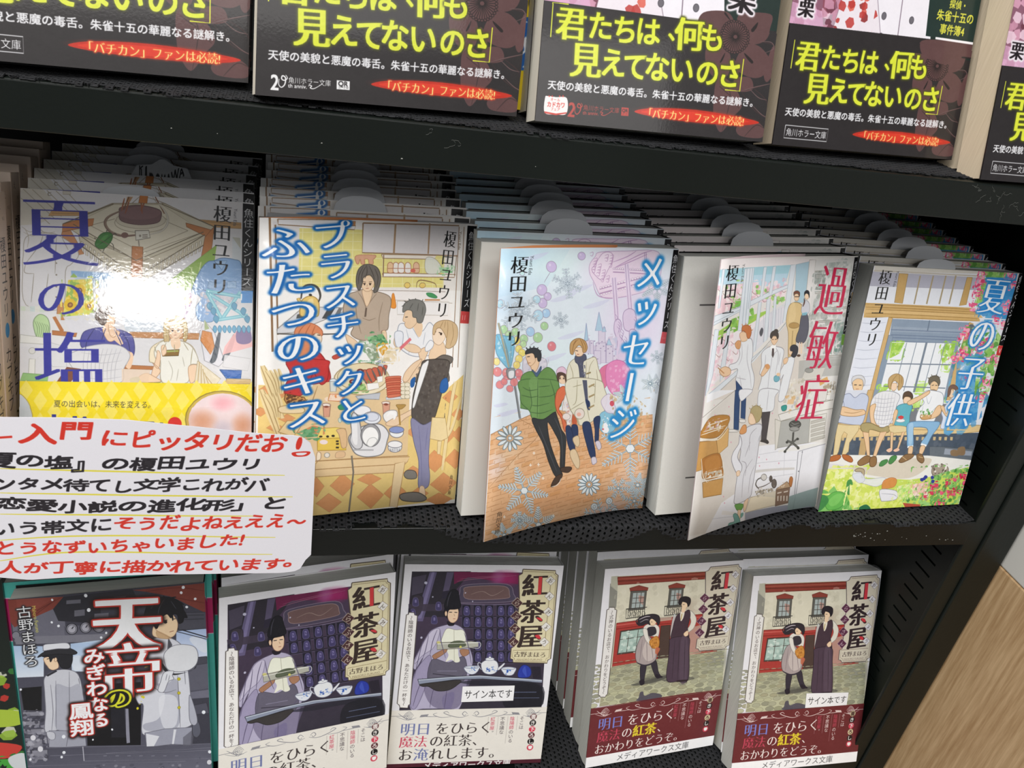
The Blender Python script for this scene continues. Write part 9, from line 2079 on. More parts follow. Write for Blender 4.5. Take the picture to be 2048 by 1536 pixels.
BLK = {'B1': [[-64.16, 84.41, 140.55], [42.06, 86.68, 141.66], [44.7, 20.42, 8.28], [-63.13, 17.94, 6.79]], 'B5': [[378.02, 45.01, 148.99], [482.97, 49.3, 149.53], [482.9, 14.67, 3.19], [377.76, 10.08, 1.46]], 'b1': [[-87.71, 45.34, -87.24], [16.14, 50.95, -82.94], [20.27, 22.41, -229.39], [-84.95, 17.15, -231.58]], 'b2': [[25.19, 43.69, -89.16], [131.28, 60.93, -87.8], [132.69, 14.39, -229.48], [26.62, -2.68, -230.33]], 'b3': [[138.45, 70.68, -90.1], [246.61, 66.77, -90.84], [243.07, 17.24, -232.06], [133.93, 21.47, -230.5]], 'b4': [[274.45, 60.49, -89.04], [383.96, 68.35, -90.83], [378.97, 19.46, -231.05], [275.46, 10.72, -233.16]], 'b5': [[386.09, 54.4, -93.33], [493.75, 56.72, -93.48], [489.69, -4.03, -231.52], [382.64, -5.69, -229.91]], 'A2': [[49.24, 35.53, 359.34], [154.79, 52.85, 358.45], [153.52, 14.49, 214.42], [47.97, -2.83, 215.31]], 'A3': [[157.67, 48.51, 357.9], [264.61, 52.3, 358.96], [266.17, 7.13, 217.0], [159.23, 3.33, 215.93]], 'A4': [[273.4, 55.41, 357.8], [379.69, 67.63, 357.51], [379.27, 21.91, 215.69], [272.98, 9.7, 215.97]], 'A1': [[-60.29, 37.32, 360.24], [45.26, 54.64, 359.34], [43.99, 16.28, 215.31], [-61.56, -1.04, 216.21]], 'A5': [[381.96, 46.65, 354.33], [488.25, 58.86, 354.04], [487.84, 13.15, 212.22], [381.55, 0.93, 212.5]], 'B2': [[46.23, 52.99, 147.01], [152.92, 61.11, 147.18], [153.18, 16.29, 5.09], [46.49, 8.18, 4.91]], 'B3': [[150.98, 36.96, 149.18], [257.84, 42.35, 151.24], [260.79, 9.68, 5.93], [153.92, 4.29, 3.86]], 'B4': [[259.82, 39.67, 148.46], [366.59, 45.98, 153.19], [373.39, 9.63, 8.94], [266.62, 3.31, 4.2]]}
OBI = {'A1': 0.6493, 'A2': 0.6493, 'A3': 0.6868, 'A4': 0.6493, 'A5': 0.6493, 'b2': 0.6971, 'b3': 0.7096, 'b4': 0.6797, 'b5': 0.6873}
STK = {'b3': [[182.72, 39.66, -174.08], [219.4, 38.29, -174.45], [219.25, 34.49, -185.27], [182.47, 35.79, -185.11]], 'b5': [[439.53, 18.53, -177.67], [476.09, 18.47, -179.63], [475.53, 14.48, -188.68], [439.54, 13.96, -188.06]]}
NETB = [(-75, 0.5), (60.4, 0.5), (81.6, 0.5), (93.0, 0.5), (98.7, -3.4), (108.2, -5.3), (110.2, 0.5), (112.5, -2.0), (127.1, -3.0), (137.6, -1.6), (148.6, 3.7), (157.4, 8.4), (165.8, 9.0), (177.1, 9.5), (198.7, 11.0), (235.5, 10.6), (255.9, 7.3), (263.8, 1.9), (267.9, 0.5), (277.7, 8.0), (287.6, 9.7), (302.5, 6.2), (322.0, 6.5), (347.0, 2.2), (361.0, -1.6), (370.7, 2.6), (380.1, 0.5), (397.2, 0.5), (411.2, -4.3), (426.2, 1.3), (447.2, 0.5), (465.4, 0.5), (486, -1.5)]
# ------------------------------------------------------------------ shared materials
metal = flat_mat('black_steel', '0d1310', .42, ('121815', 9, .45, .75), bump=.15, bscale=500, spec=.35)
metal_in = flat_mat('black_steel_inner', '0c0e0e', .5)
metal_dust = flat_mat('dusty_black_steel', '0c0f0e', .4, ('111514', 14, .5, .8), bump=.2, bscale=420, spec=.35)
net = flat_mat('black_rubber_net', '1c1d20', .8, ('26272b', 300, .4, .8))
pg_cream = pages_mat('page_edges_cream', 'd8d2c2', 'f0ebdd', (1, 60, 1), 30)
pg_white = pages_mat('page_edges_white', 'c6c8c4', 'dfe0da', (1, 60, 1), 30)
pg_beige = pages_mat('page_edges_beige', 'd2c0a4', 'e6d6bc', (1, 60, 1), 30)
pg_grey = pages_mat('page_edges_grey', 'bcbdb8', 'd6d7d0', (1, 60, 1), 30)
paper_w = flat_mat('white_paper', 'e4e6e8', .55)
paper_in = flat_mat('title_page_paper', 'dcdcd6', .6)
slip_m = flat_mat('slip_paper', 'c9ccd2', .55)
cov_black = flat_mat('cover_black', '121214', .3)
cov_white = flat_mat('cover_white', 'e0e0e2', .35)
cov_orange = flat_mat('cover_inner_orange', 'd08a5c', .5)
cov_grey = flat_mat('cover_inner_grey', 'a8a6a8', .5)
cov_brown = flat_mat('cover_inner_brown', '8a7464', .5)
cov_pink = flat_mat('cover_inner_pink', 'd8c4c8', .5)
teal = flat_mat('teal_board', '54bcb2', .4)
crimson = flat_mat('crimson_band', '9c1c50', .4)
gold = flat_mat('gold_edge', 'b8a040', .4)
PM = {}
for _n in IMG:
    kw = dict(rough=.42, coat=.25, crough=.12, bump=.03)
    if _n in ('art_salt',): kw = dict(rough=.6, coat=1.0, crough=.06, bump=.08, bscale=500)
    if _n.startswith('art_obi'): kw = dict(rough=.4, coat=.45, crough=.06, bump=.03)
    if _n.startswith('art_card'): kw = dict(rough=.45, coat=.15, crough=.2, bump=.02)
    PM[_n] = print_mat(_n, IMG[_n], **kw)

# ------------------------------------------------------------------ the bookcase
ZT, HF, Z1, Z3 = 192.35, 18.64, 210.99, -235.67     # underside of the upper fascia, fascia height, upper and lower shelf levels
XR, XO = 500.0, 524.46
case = empty('bookcase', (XR, 150, Z3-60), 'black steel shop bookcase with three shelves and a slotted right side', 'bookcase')
CO = tuple(Vector((XR, 150, Z3-60)))
def cpart(name, vf, mat, **k):
    return mesh_obj(name, vf[0], vf[1], mat, case, origin=CO, **k)
XL = -420.0
def shelf(ztop, lab):
    # folded sheet: a tray with front fascia and a small return lip below
    prof = [(0, ztop), (0, ztop-HF), (5, ztop-HF), (5, ztop-HF+1.6), (1.6, ztop-HF+1.6), (1.6, ztop-2), (262, ztop-2), (262, ztop)]
    n = len(prof); V = [(XL, y, z) for y, z in prof]+[(XR-13, y, z) for y, z in prof]
    F = [(i, (i+1) % n, n+(i+1) % n, n+i) for i in range(n)]+[tuple(range(n))[::-1], tuple(range(n, 2*n))]
    o = cpart('shelf', (V, F), metal if ztop > 0 else metal_dust); bevel(o, .9, 3); tag(o, lab); return o
shelf(Z1, 'upper shelf board with dusty front edge'); shelf(0, 'middle shelf board'); shelf(Z3, 'lower shelf board')
o = cpart('back_panel', boxv(XL, 262, Z3-60, XR, 266, 460), metal_in)
o = cpart('upright_post', boxv(XR, -1, Z3-60, XO, 30, 460), metal); bevel(o, 1.5, 3)
# flange in front of the slotted side
o = cpart('side_flange', boxv(XR-13, .8, Z3-60, XR-.2, 3.2, 460), metal); bevel(o, .6)
# slotted side panel, real openings
sl = [(76.8+21.0, 66.3+21.0)]
parts = []; y0s, y1s = 20.4, 36.4
zs = [z for z in np.arange(-235, 455, 10.55)]
parts.append(boxv(XR-3, 3, Z3-60, XR-1, y0s, 460)); parts.append(boxv(XR-3, y1s, Z3-60, XR-1, 200, 460))
prev = Z3-60
for z in zs:
    parts.append(boxv(XR-3, y0s, prev, XR-1, y1s, z-.8)); prev = z+.8
parts.append(boxv(XR-3, y0s, prev, XR-1, y1s, 460)); parts.append(boxv(XR-3, 200, Z3-60, XR-1, 262, 460))
V, F = join(parts); o = cpart('side_panel', (V, F), metal); tag(o, 'side panel with rows of short slots')
o = cpart('slot_backing', boxv(XR-.8, 10, Z3-60, XR-.2, 60, 460), metal_in)
# ------------------------------------------------------------------ neighbouring counter right of the bookcase
wood, nt, b = new_mat('oak_veneer')
tc = nt.nodes.new('ShaderNodeTexCoord'); mp = nt.nodes.new('ShaderNodeMapping'); mp.inputs['Scale'].default_value = (1, 26, 1.6)
n1 = nt.nodes.new('ShaderNodeTexNoise'); n1.inputs['Scale'].default_value = 14; n1.inputs['Detail'].default_value = 7; n1.inputs['Roughness'].default_value = .65
r1 = nt.nodes.new('ShaderNodeValToRGB'); r1.color_ramp.elements[0].position = .32; r1.color_ramp.elements[1].position = .72
r1.color_ramp.elements[0].color = srgb('b08c62')+(1,); r1.color_ramp.elements[1].color = srgb('dcbc92')+(1,)
nt.links.new(tc.outputs['Object'], mp.inputs[0]); nt.links.new(mp.outputs[0], n1.inputs[0]); nt.links.new(n1.outputs[0], r1.inputs[0]); nt.links.new(r1.outputs[0], b.inputs[0])
b.inputs['Roughness'].default_value = .5
cnt = empty('display_counter', (XO+120, -230, Z3-80), 'oak veneered counter side with a white upper box, right of the bookcase', 'counter')
kO = (XO+120, -230, Z3-80)
o = mesh_obj('wood_side', *boxv(XO+1, -460, Z3-80, XO+240, 4, -38.5), wood, cnt, origin=kO); tag(o, 'oak veneer side panel'); bevel(o, .8)
o = mesh_obj('upper_box', *boxv(XO+1.2, -460, -38, XO+240, 4, 180), flat_mat('white_laminate', 'd8d6d0', .4), cnt, origin=kO); tag(o, 'white laminate upper box'); bevel(o, 1.2)

# ------------------------------------------------------------------ books
V3 = Vector
def frame(q):
    TL, TR, BR, BL = (V3(p) for p in q)
    U = (BR-BL+TR-TL).normalized(); V = (TL-BL+TR-BR).normalized(); N = U.cross(V).normalized()
    return TL, TR, BR, BL, U, V, N
def block(parent, q, T, mat, org, inset=.5, front=.35, name='page_block'):
    TL, TR, BR, BL, U, V, N = frame(q)
    a = -N*front; b_ = -N*(T-.35); i = U*inset; j = V*inset
    f = [TL+a+i-j, TR+a-i-j, BR+a-i+j, BL+a+i+j]; g = [p-a+b_ for p in f]
    return mesh_obj(name, *box8(*f, *g), mat, parent, origin=org)
def cover(parent, q, T, mats, org, name='cover', u0=0, t0=0, t1=1, off=0., spine=True, back=True, bend=0, blk=None, seg=1, tseg=1, uvq=(0, 1, 0, 1), wrapl=0, vshift=0.):
    """front sheet (uv 0..1 over the front), spine on the right and back sheet, one folded piece of card"""
    TL, TR, BR, BL, U, V, N = frame(q)
    if blk: Ub = frame(blk)[4]; Nb = frame(blk)[6]
    else: Ub, Nb = U, N
    seg = 18 if bend else seg; verts = []; uvs = []; fm = []; F = []
    us = [i/seg for i in range(seg+1)]
    rows = [t0+(t1-t0)*j/tseg for j in range(tseg+1)]
    cols = len(us)+(1 if spine else 0)+(1 if spine and back else 0)+(1 if wrapl else 0)
    for t in rows:
        L = TL.lerp(BL, t); R = TR.lerp(BR, t); row = []
        if wrapl: row.append((L-N*wrapl+N*off-U*off, 0))
        for u in us:
            if bend:
                s_ = 1-u; P1 = R-Ub*105*bend; p = R*(1-s_)**2+P1*2*s_*(1-s_)+L*s_*s_
            else: p = L.lerp(R, u)
            row.append((p+N*off, u))
        if spine: row.append((R-Nb*T+Ub*off, 1))
        if spine and back: row.append((R-Nb*T-Ub*103, 1))
        for p, u in row:
            verts.append(p); uvs.append((uvq[0]+(uvq[1]-uvq[0])*u, 1-vshift/149-(uvq[2]+(uvq[3]-uvq[2])*((t-t0)/(t1-t0) if uvq != (0, 1, 0, 1) else t))))
    for j in range(tseg):
        for i in range(cols-1):
            F.append((j*cols+i, (j+1)*cols+i, (j+1)*cols+i+1, j*cols+i+1))
            k = i-(1 if wrapl else 0)
            fm.append(0 if 0 <= k < seg else 1)
    o = mesh_obj(name, verts, F, mats, parent, uvs, fm, smooth=bool(bend), origin=org)
    solid(o, .25, 1 if not bend else 0)
    return o
def slip(parent, q, T, org, u=.47, w=27, h=7.5, d=.4, mat=None, shape=0, uvs=None):
    TL, TR, BR, BL, U, V, N = frame(q)
    c = TL.lerp(TR, u)-N*(T*d); P = []; uv = []
    K = [(-1, -8), (-1, .0), (-.93, .45), (-.7, .8), (-.35, .97), (0, 1), (.35, .97), (.7, .8), (.93, .45), (1, 0), (1, -8)] if shape == 0 else \
        [(-1, -8), (-1, .1), (-.82, .62), (-.35, .7), (-.05, 1), (.1, 1), (.4, .72), (.85, .62), (1, .1), (1, -8)]
    for x, y in K:
        P.append(c+U*(x*w/2)+V*(y*h if y > 0 else y*3)); uv.append((x*.5+.5, max(y, 0)))
    o = mesh_obj('sales_slip', P, [tuple(range(len(P)))[::-1]], mat or slip_m, parent, uv, origin=org)
    solid(o, .25); return o
def copy_thing(root, off, label, group, jit=0):
    r = root.copy(); COL.objects.link(r); r.location = root.location+V3(off)*MM; r['label'] = label; r['group'] = group
    r.rotation_euler = (0, 0, jit)
    for ch in list(root.children):
        c = ch.copy(); COL.objects.link(c); c.parent = r; c.matrix_parent_inverse = ch.matrix_parent_inverse
    return r
wrap_m, _nt, _b = new_mat('shrink_film'); _b.inputs['Base Color'].default_value = (.8, .82, .84, 1); _b.inputs['Roughness'].default_value = .12; _b.inputs['Alpha'].default_value = .16
def film(parent, q, org, T):
    """crinkled clear film gathered over the top of a wrapped book"""
    TL, TR, BR, BL, U, V, N = frame(q); g = random.Random(int(org[0])); P = []; n, m = 26, 6
    for j in range(m+1):
        for i in range(n+1):
            e = 0 if j in (0, m) else 1
            P.append(TL.lerp(TR, i/n)-N*(T*j/m)+V*(.35+e*g.uniform(.2, 1.5))+U*g.uniform(-.4, .4)*(0 < i < n))
    F = [(j*(n+1)+i, j*(n+1)+i+1, (j+1)*(n+1)+i+1, (j+1)*(n+1)+i) for j in range(m) for i in range(n)]
    o = mesh_obj('shrink_film', P, F, wrap_m, parent, origin=org); o['label'] = 'crinkled clear film over the top'; return o
ORD = ['', 'second', 'third', 'fourth', 'fifth', 'sixth', 'seventh', 'eighth', 'ninth', 'tenth', 'eleventh', 'twelfth']
rnd = random.Random(4)
def stack(key, art, spine_m, paper, T, n, desc, group, inner=cov_grey, slips=True, front_parts=None, step=None, jx=1.6, page_art=None, spread=0, lastlab='', ktop=1.0):
    q = BLK[key]; org = tuple(BLK[key][3]); TL, TR, BR, BL, U, V, N = frame(q)
    cosl = abs(N.y); step = step or (T+.6)/cosl
    # the book facing the shop
    r = empty('paperback', org, desc+', front of its stack', 'book', group)
    cq, bend = COV[key]
    tl = frame(cq)
    block(r, q, T, paper, org)
    if bend:
        cv = cover(r, cq, T, [PM[art], spine_m], org, bend=bend, blk=q, tseg=6)
        # the folded-in flap behind the loose cover
        a, b_, c, d, U2, V2, N2 = frame(cq)
        P = []; m_ = 8; fw = .62; bq = [V3(p) for p in q]
        for t in (0, .5, 1):
            L = a.lerp(d, t); R = b_.lerp(c, t); Nb = N
            for i in range(m_+1):
                s_ = 1-i/m_*fw; u = 1-s_
                P1 = R-U*105*bend; s2 = 1-u; p = R*(1-s2)**2+P1*2*s2*(1-s2)+L*s2*s2
                gap = math.sin(math.pi*min(1, i/m_*.62))*3.4
                lim = -.45-gap
                P.append(p+N2*lim+V2*(.9 if t == 0 else -.6 if t == 1 else 0)*min(1, i/2))
        F = [(j*(m_+1)+i, j*(m_+1)+i+1, (j+1)*(m_+1)+i+1, (j+1)*(m_+1)+i) for j in (0, 1) for i in range(m_)]
        o = mesh_obj('cover_flap', P, F, inner, cv, smooth=True, origin=org); solid(o, .2)
        pq = [p+N*.02 for p in bq]
        o = mesh_obj('title_page', [p-N*.1+U*s1*.7+V*s2*.7 for p, s1, s2 in zip(pq, (1, -1, -1, 1), (-1, -1, 1, 1))], [(3, 2, 1, 0)], page_art or paper_in, r, [(0, 1), (1, 1), (1, 0), (0, 0)], origin=org)
    else:
        cover(r, cq, T, [PM[art], spine_m], org)
        if n > 0 and slips: slip(r, q, T, org, .45, h=5)
    if front_parts: front_parts(r, cq, org, T)
    # the copies behind it
    if n:
        p = empty('paperback', org, 'x', 'book', group)
        block(p, q, T, paper, org)
        cover(p, q, T, [PM[art], spine_m], org)
        if slips: slip(p, q, T, org, .47, h=7.5)
        p.location = V3(org)*MM+V3((rnd.uniform(-jx, jx), step, 0))*MM
        p['label'] = f'{desc}, second from the front of its stack'+(', last of its stack' if n == 1 else '')
        base = p.location.copy()
        for k in range(2, n+1):
            off = V3((rnd.uniform(-jx, jx)+spread*(k-1), step*(k-1), 0))
            c = copy_thing(p, off, f'{desc}, {ORD[k]} from the front of its stack', group, rnd.uniform(-.006, .006))
    return r

OBI_T = {k: ({'A4': 97.6, 'A1': 97.6, 'A5': 97.6}.get(k, 103.) if k[0] == 'A' else {'b2': 101.5, 'b3': 105.5}.get(k, 103.))/149 for k in OBI}
VSH = {'b2': 4.0}
# middle shelf, five stacks
def band_front(art, t0, T0, name='paper_band', lab=None, off=.45, wr=True, spine=None):
    def f(r, cq, org, T):
        o = cover(r, cq, T, [PM[art], spine or PM[art]], org, name=name, t0=t0, t1=1.0, off=off, back=False, spine=wr)
        if lab: o['label'] = lab
    return f
stack('B1', 'art_salt', cov_white, pg_white, 13.5, 5, 'laundry-cover paperback with big blue title', 'laundry-cover paperbacks at the left of the middle shelf',
      front_parts=band_front('art_salt', 104.6/149, 13.5, lab='yellow diamond-patterned paper band'))
for o in [x for x in COL.objects if x.get('label', '').startswith('laundry-cover paperback with big blue title, second')]:
    for ch in [c for c in o.children if c.name.startswith('sales_slip')]: bpy.data.objects.remove(ch)
for o in list(COL.objects):
    if o.get('label', '') == 'laundry-cover paperback with big blue title, third from the front of its stack':
        for ch in o.children:
            if ch.name.startswith('sales_slip'): bpy.data.objects.remove(ch)
        q0 = [V3(p) for p in BLK['B1']]
        s_ = slip(o, q0, 13.5, tuple(q0[3]), u=.56, w=30, h=10, mat=PM['art_slip'], shape=1); s_['label'] = 'lettered hat-shaped sales slip'; break
stack('B2', 'art_kiss', cov_white, pg_white, 13.5, 7, 'kitchen-dinner-cover paperback with blue-glow title', 'kitchen-cover paperbacks on the middle shelf', inner=cov_orange)
stack('B3', 'art_snow', cov_black, pg_white, 13.2, 8, 'pale blue snowflake-and-balloon-cover paperback', 'snowflake-cover paperbacks on the middle shelf', inner=cov_orange)
stack('B4', 'art_lab', cov_black, pg_white, 13.2, 8, 'red-titled lab-coat-cover paperback', 'lab-coat-cover paperbacks on the middle shelf', inner=cov_pink, page_art=PM['art_page'])
stack('B5', 'art_garden', cov_white, pg_white, 13.2, 7, 'veranda-family-cover paperback with garden flowers', 'veranda-cover paperbacks at the right of the middle shelf', jx=2.2)

# upper shelf, five stacks with dark bands
for key, art, n, dsc in (('A1', 'art_obi_d', 2, 'black-banded paperback furthest left on upper shelf'),
                    ('A2', 'art_obi_b', 2, 'black-banded paperback with white anniversary logo'),
                    ('A3', 'art_obi_e', 3, 'black-banded paperback with red anniversary logo'),
                    ('A4', 'art_obi_d', 2, 'black-banded paperback with green corner and boxed imprint'),
                    ('A5', 'art_obi_d', 3, 'black-banded paperback at upper shelf right end')):
    stack(key, art, cov_black, pg_beige if key in ('A4', 'A5') else pg_cream, 15.0, n, dsc, 'black-banded paperbacks on the upper shelf', slips=False, jx=.5,
          front_parts=band_front(art, OBI_T[key], 15, lab='black paper band', off=.5))
# lower shelf
stack('b1', 'art_tentei', cov_black, pg_grey, 12, 0, 'dark paperback with two boys in white naval uniform', 'paperbacks on the lower shelf', slips=False)
for key, art, n, nm, inner in (('b2', 'art_tea_a', 3, 'black-hatted-server paperback without sticker, cover ajar', cov_brown),
                         ('b3', 'art_tea_a', 3, 'black-hatted-server paperback in the stack with sticker', cov_brown),
                         ('b4', 'art_tea_b', 5, 'girl-and-waiter paperback in the stack without sticker', cov_grey),
                         ('b5', 'art_tea_b', 3, 'girl-and-waiter paperback in the stack with sticker', cov_grey)):
    def fp(r, cq, org, T, key=key, art=art):
        cover(r, cq, T, [PM[art], gold], org, name='paper_band', t0=OBI_T[key], t1=1.0, off=.45, back=False, vshift=VSH.get(key, 0))['label'] = 'printed paper band'
        if key in ('b3', 'b5'):
            TL, TR, BR, BL, U, V, N = frame(cq); s = STK[key]
            P = [V3(p)+N*.75 for p in s]
            film(r, cq, org, 15.5)
            o = mesh_obj('sticker', P, [(3, 2, 1, 0)], PM['art_sticker'], r, [(0, 1), (1, 1), (1, 0), (0, 0)], origin=org); solid(o, .12, -1); o['label'] = 'white signed-copy sticker'
    stack(key, art, cov_white, pg_grey, 15.5, n, nm, 'tea-shop paperbacks on the lower shelf', inner=inner, front_parts=fp, slips=False, jx=.8, spread=-1.5 if key == 'b4' else 0)
# ------------------------------------------------------------------ stack at the far left, seen along its spines
TL0, TR0, BR0, BL0 = V3((-175, 75, 146)), V3((-68.5, 75, 146)), V3((-67.5, 33, 3)), V3((-174, 33, 3))
qL = [p-V3((0, 28, 0)) for p in (TL0, TR0, BR0, BL0)]
def spine_part(r, q, T, mat, org, off=.35):
    TL, TR, BR, BL, U, V, N = frame(q)
    P = [TR+U*off, TR-N*T+U*off, BR-N*T+U*off, BR+U*off]
    o = mesh_obj('spine', P, [(3, 2, 1, 0)], mat, r, [(0, 1), (1, 1), (1, 0), (0, 0)], origin=org); solid(o, .12, -1); return o
orgL = tuple(qL[3])
pb = empty('paperback', orgL, 'beige spined paperback, front of the stack at the far left', 'book', 'beige spined paperbacks at the far left')
block(pb, qL, 13, pg_beige, orgL); cover(pb, qL, 13, [flat_mat('cover_beige', 'dcc8b8', .4)]*2, orgL); spine_part(pb, qL, 13, PM['art_spine'], orgL)
for k in range(1, 8):
    copy_thing(pb, (rnd.uniform(-1.2, 1.2), 13.9*k, 0), f'beige spined paperback, {ORD[k]} from the front of the stack at the far left' if k < 7 else 'beige spined paperback, last of the stack at the far left', 'beige spined paperbacks at the far left', rnd.uniform(-.01, .01))

# ------------------------------------------------------------------ yellow booklet squeezed between two upper stacks
def shift(q, d): return [V3(p)+V3(d) for p in q]
qy = shift(COV['A2'][0], (9.5, 17.5, -.5)); oy = tuple(qy[3])
r = empty('yellow_paperback', oy, 'yellow paperback with blue patch behind the upper shelf books, thin strip showing', 'book')
block(r, qy, 9, pg_white, oy); cover(r, qy, 9, [PM['art_yellow'], cov_white], oy)
# ------------------------------------------------------------------ teal and crimson bound books behind the naval cover
qb = COV['b1'][0]; r0 = bpy.data.objects['paperback']
for o in list(COL.objects):
    if o.get('label', '').startswith('dark paperback with two boys'): spine_part(o, qb, 12, PM['art_spine_teal'], tuple(qb[3]))
qt = shift([V3(p)+V3((d, 0, 0)) for p, d in zip(qb, (-9, 2.5, 2.5, -9))], (0, 13.2, 0)); ot = tuple(qt[3])
r = empty('teal_paperback', ot, 'teal and crimson bound paperback behind the naval uniform one', 'book', 'teal bound paperbacks')
block(r, qt, 14, pg_grey, ot); cover(r, qt, 14, [PM['art_spine_teal'], teal], ot, wrapl=0); spine_part(r, qt, 14, PM['art_spine_teal'], ot)
copy_thing(r, (1, 15.5, 0), 'teal and crimson bound paperback, furthest back behind the naval uniform one', 'teal bound paperbacks')
# dark green illustrated book cut off at the lower left corner
qg = shift(qb, (-110, 6, 0)); og = tuple(qg[3])
r = empty('green_paperback', og, 'dark paperback with green and red picture, cut off at lower left corner', 'book')
block(r, qg, 12, pg_grey, og); cover(r, qg, 12, [PM['art_green'], cov_black], og)

# ------------------------------------------------------------------ anti-slip net mats
def net_mat(name, bound, ztop, sback, label, cx=3.3, cy=3.7, hang=1.4, seed=1, y0=0.0):
    """bound: (x, s) list; s<0 lies on the shelf, s>0 hangs down over the front edge"""
    rg = random.Random(seed); bx = [b[0] for b in bound]; bs = [b[1] for b in bound]
    V = []; F = []; idx = {}
    def pos(x, s):
        wv = .35*math.sin(x*.21+s*.3)+.25*math.sin(x*.53+1.3*s)
        if s < -1.5: return (x, y0-s+.0, ztop+.7+.3*wv)
        if s < 1.5: a = (s+1.5)/3*math.pi/2; return (x, y0+1.5-(1.5+hang)*math.sin(a), ztop+.7-1.5+1.5*math.cos(a)+.2*wv)
        return (x, y0-hang-.35*abs(wv), ztop-.8-(s-1.5)*.98)
    nx = int((bx[-1]-bx[0])/cx)
    ci = 0
    for i in range(nx):
        x0 = bx[0]+i*cx; lim = np.interp(x0+cx/2, bx, bs)+rg.uniform(-.9, .9)
        j = 0
        while sback+j*cy+cy*.6 < lim:
            s0 = sback+j*cy+(cy*.5 if i % 2 else 0); s1 = min(s0+cy, lim+.5)
            hw = cx*(.21+.09*rg.random()); hh = (s1-s0)*(.30+.10*rg.random()); mx = x0+cx/2+rg.uniform(-.25, .25); ms = (s0+s1)/2
            sk = rg.uniform(-.5, .5)
            outer = [(x0, s0), (x0+cx/2, s0), (x0+cx, s0), (x0+cx, ms), (x0+cx, s1), (x0+cx/2, s1), (x0, s1), (x0, ms)]
            inner = [(mx-hw*.6+sk*.3, ms-hh*.7), (mx+sk*.4, ms-hh), (mx+hw*.7+sk*.3, ms-hh*.6), (mx+hw, ms), (mx+hw*.6-sk*.3, ms+hh*.7), (mx-sk*.4, ms+hh), (mx-hw*.7-sk*.3, ms+hh*.6), (mx-hw, ms)]
            b0 = len(V); V += [pos(*p) for p in outer]+[tuple(np.array(pos(*p))+np.array((0, 0, -.25 if p[1] < 0 else 0))) for p in inner]
            for k in range(8): F.append((b0+k, b0+(k+1) % 8, b0+8+(k+1) % 8, b0+8+k))
            j += 1
    # loose torn fibres along the edge
    for _ in range(int((bx[-1]-bx[0])*.8)):
        x = rg.uniform(bx[0], bx[-1]); s = np.interp(x, bx, bs)+.2; a = rg.uniform(-.8, .8); L = rg.uniform(.6, 2.2)
        b0 = len(V); V += [pos(x, s-.8), pos(x+.28, s-.8), pos(x+a*L+.1, s+L*.6)]; F.append((b0, b0+1, b0+2))
    o = mesh_obj(name, V, F, net); solid(o, .55, 0)
    return tag(o, label, 'mat')
net_mat('anti_slip_mat', NETB, 0, -112, 'torn black rubber net mat under the middle shelf books')
net_mat('anti_slip_mat', [(225, -3), (300, -2), (385, -1), (480, -2)], Z3, -100, 'black rubber net mat on the lower shelf between the tea-shop stacks', seed=3)
net_mat('anti_slip_mat', [(-70, -2), (20, -1), (60, -4), (170, -1), (300, -3), (400, -6)], Z1, -60, 'black rubber net mat under the upper shelf books', seed=5, cx=2.6, cy=3)

# lint fibres caught on the upper fascia
rg = random.Random(8); V = []; F = []
for cxm, czm, nn in ((392, ZT+13, 10), (440, ZT+12, 12), (405, ZT+8, 6), (120, ZT+13, 3)):
    for _ in range(nn):
        x, z, a = cxm+rg.gauss(0, 9), czm+rg.gauss(0, 3), rg.random()*6.28; pts = []
        for _ in range(14): pts.append((x, z)); a += rg.gauss(0, .7); x += .55*math.cos(a); z += .45*math.sin(a)
        for p_, q_ in zip(pts, pts[1:]):
            if not (ZT+.5 < p_[1] < Z1-.5 and ZT+.5 < q_[1] < Z1-.5): continue
            b0 = len(V); V += [(p_[0], -.12, p_[1]), (q_[0], -.12, q_[1]), (q_[0], -.12, q_[1]+.1), (p_[0], -.12, p_[1]+.1)]; F.append((b0, b0+1, b0+2, b0+3))
o = mesh_obj('lint', V, F, flat_mat('lint_fibre', '6a6c68', .9), case, origin=CO); o['kind'] = 'stuff'; solid(o, .08, -1)

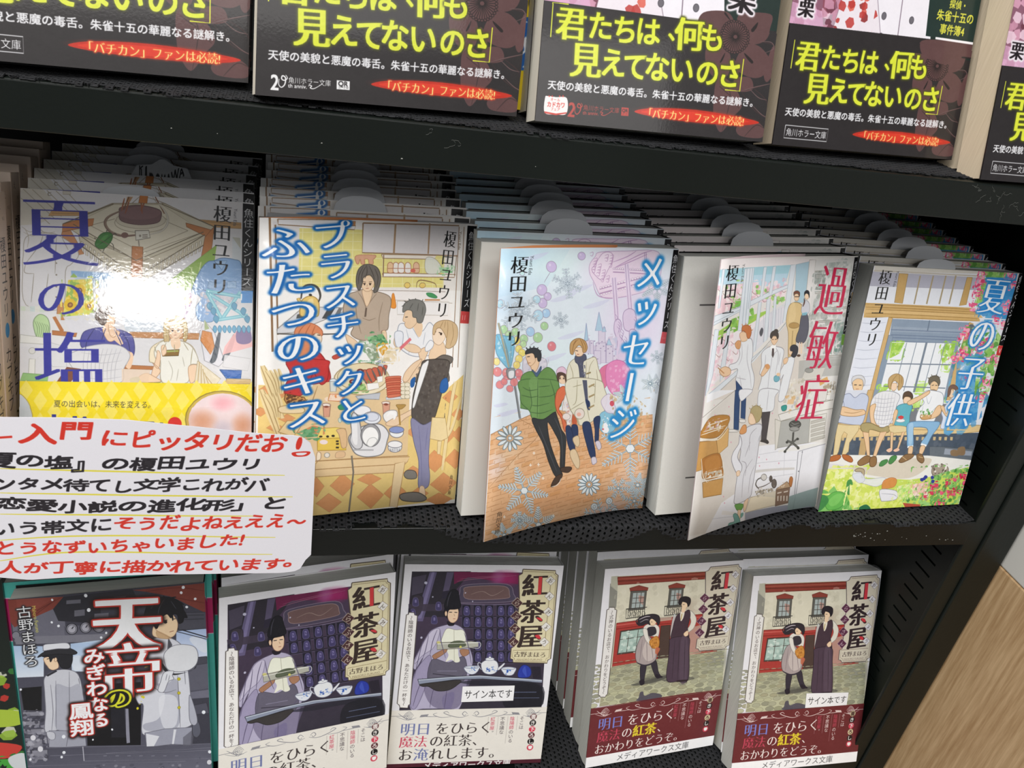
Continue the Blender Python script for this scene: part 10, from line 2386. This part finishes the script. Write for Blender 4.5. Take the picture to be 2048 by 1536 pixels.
V = []; F = []
for cxm, czm, nn, sd in ((415, -9, 14, 9), (440, -12, 5, 16), (150, ZT+6, 5, 90), (470, -14, 5, 6)):
    for _ in range(nn):
        x, z, a = cxm+rg.gauss(0, sd), czm+rg.gauss(0, 2), rg.uniform(.15, .5)
        if not (-HF+1 < z < -1 or ZT+1 < z < Z1-1) or x > XR-16: continue
        b0 = len(V); V += [(x-a, -.15, z-a*.5), (x+a, -.15, z-a*.4), (x+a*.7, -.15, z+a*.5), (x-a*.6, -.15, z+a*.4)]; F.append((b0, b0+1, b0+2, b0+3))
o = mesh_obj('dust_crumbs', V, F, flat_mat('dust_crumb', 'a8a8a2', .9), case, origin=CO); o['kind'] = 'stuff'; solid(o, .1, -1)

# ------------------------------------------------------------------ handwritten card
CARD_T, CARD_B = [(-57.3, 74.9), (-53.5, 74.8), (-30.3, 75.8), (-4.7, 75.7), (25.7, 72.4), (46.8, 69.4), (59.9, 68.2), (67.6, 67.6), (72.1, 65.3), (75.0, 61.6), (75.8, 58.2), (76.05, 55.2)], [(-69.6, -14.6), (-65.4, -15.2), (-52.8, -16.6), (-37.4, -15.0), (0.4, -13.5), (34.9, -14.5), (61.2, -15.9), (68.0, -15.4), (71.2, -13.6), (73.0, -8.7), (76.05, -4.699999999999999)]
def card_y(x): return -14-2.2*math.sin((x+70)/46)
xs = np.linspace(-74.5, CARD_T[-1][0], 60); V = []; uv = []
for x in xs:
    zt = np.interp(x, [p[0] for p in CARD_T], [p[1] for p in CARD_T]); zb = np.interp(x, [p[0] for p in CARD_B], [p[1] for p in CARD_B])
    for k in range(5):
        z = zt+(zb-zt)*k/4; V.append((x, card_y(x), z)); uv.append(((x+75)/155, (z+25)/105))
F = [(i*5+k+1, i*5+k+6, i*5+k+5, i*5+k) for i in range(59) for k in range(4)]
r = empty('handwritten_card', (0, -14, 0), 'white handwritten recommendation card with red and black marker lettering', 'card')
o = mesh_obj('card_sheet', V, F, PM['art_card'], r, uv, origin=(0, -14, 0)); solid(o, .5, -1)
o = mesh_obj('card_clip', *join([boxv(-6, -12.0, -14, 6, -.3, -12.6), boxv(-6, -1.2, -16, 6, -.2, -4), boxv(-6, card_y(0)+.9, -14, 6, card_y(0)+2.6, 0)]), flat_mat('clear_plastic_clip', 'b8bcc0', .25), r, origin=(0, -14, 0))

# shop floor far below and in front, outside the picture
fl = mesh_obj('floor', [(-3000, -5000, -1100), (3000, -5000, -1100), (3000, 300, -1100), (-3000, 300, -1100)], [(0, 1, 2, 3)], flat_mat('pale_floor', 'b8b4ac', .4)); fl['kind'] = 'structure'
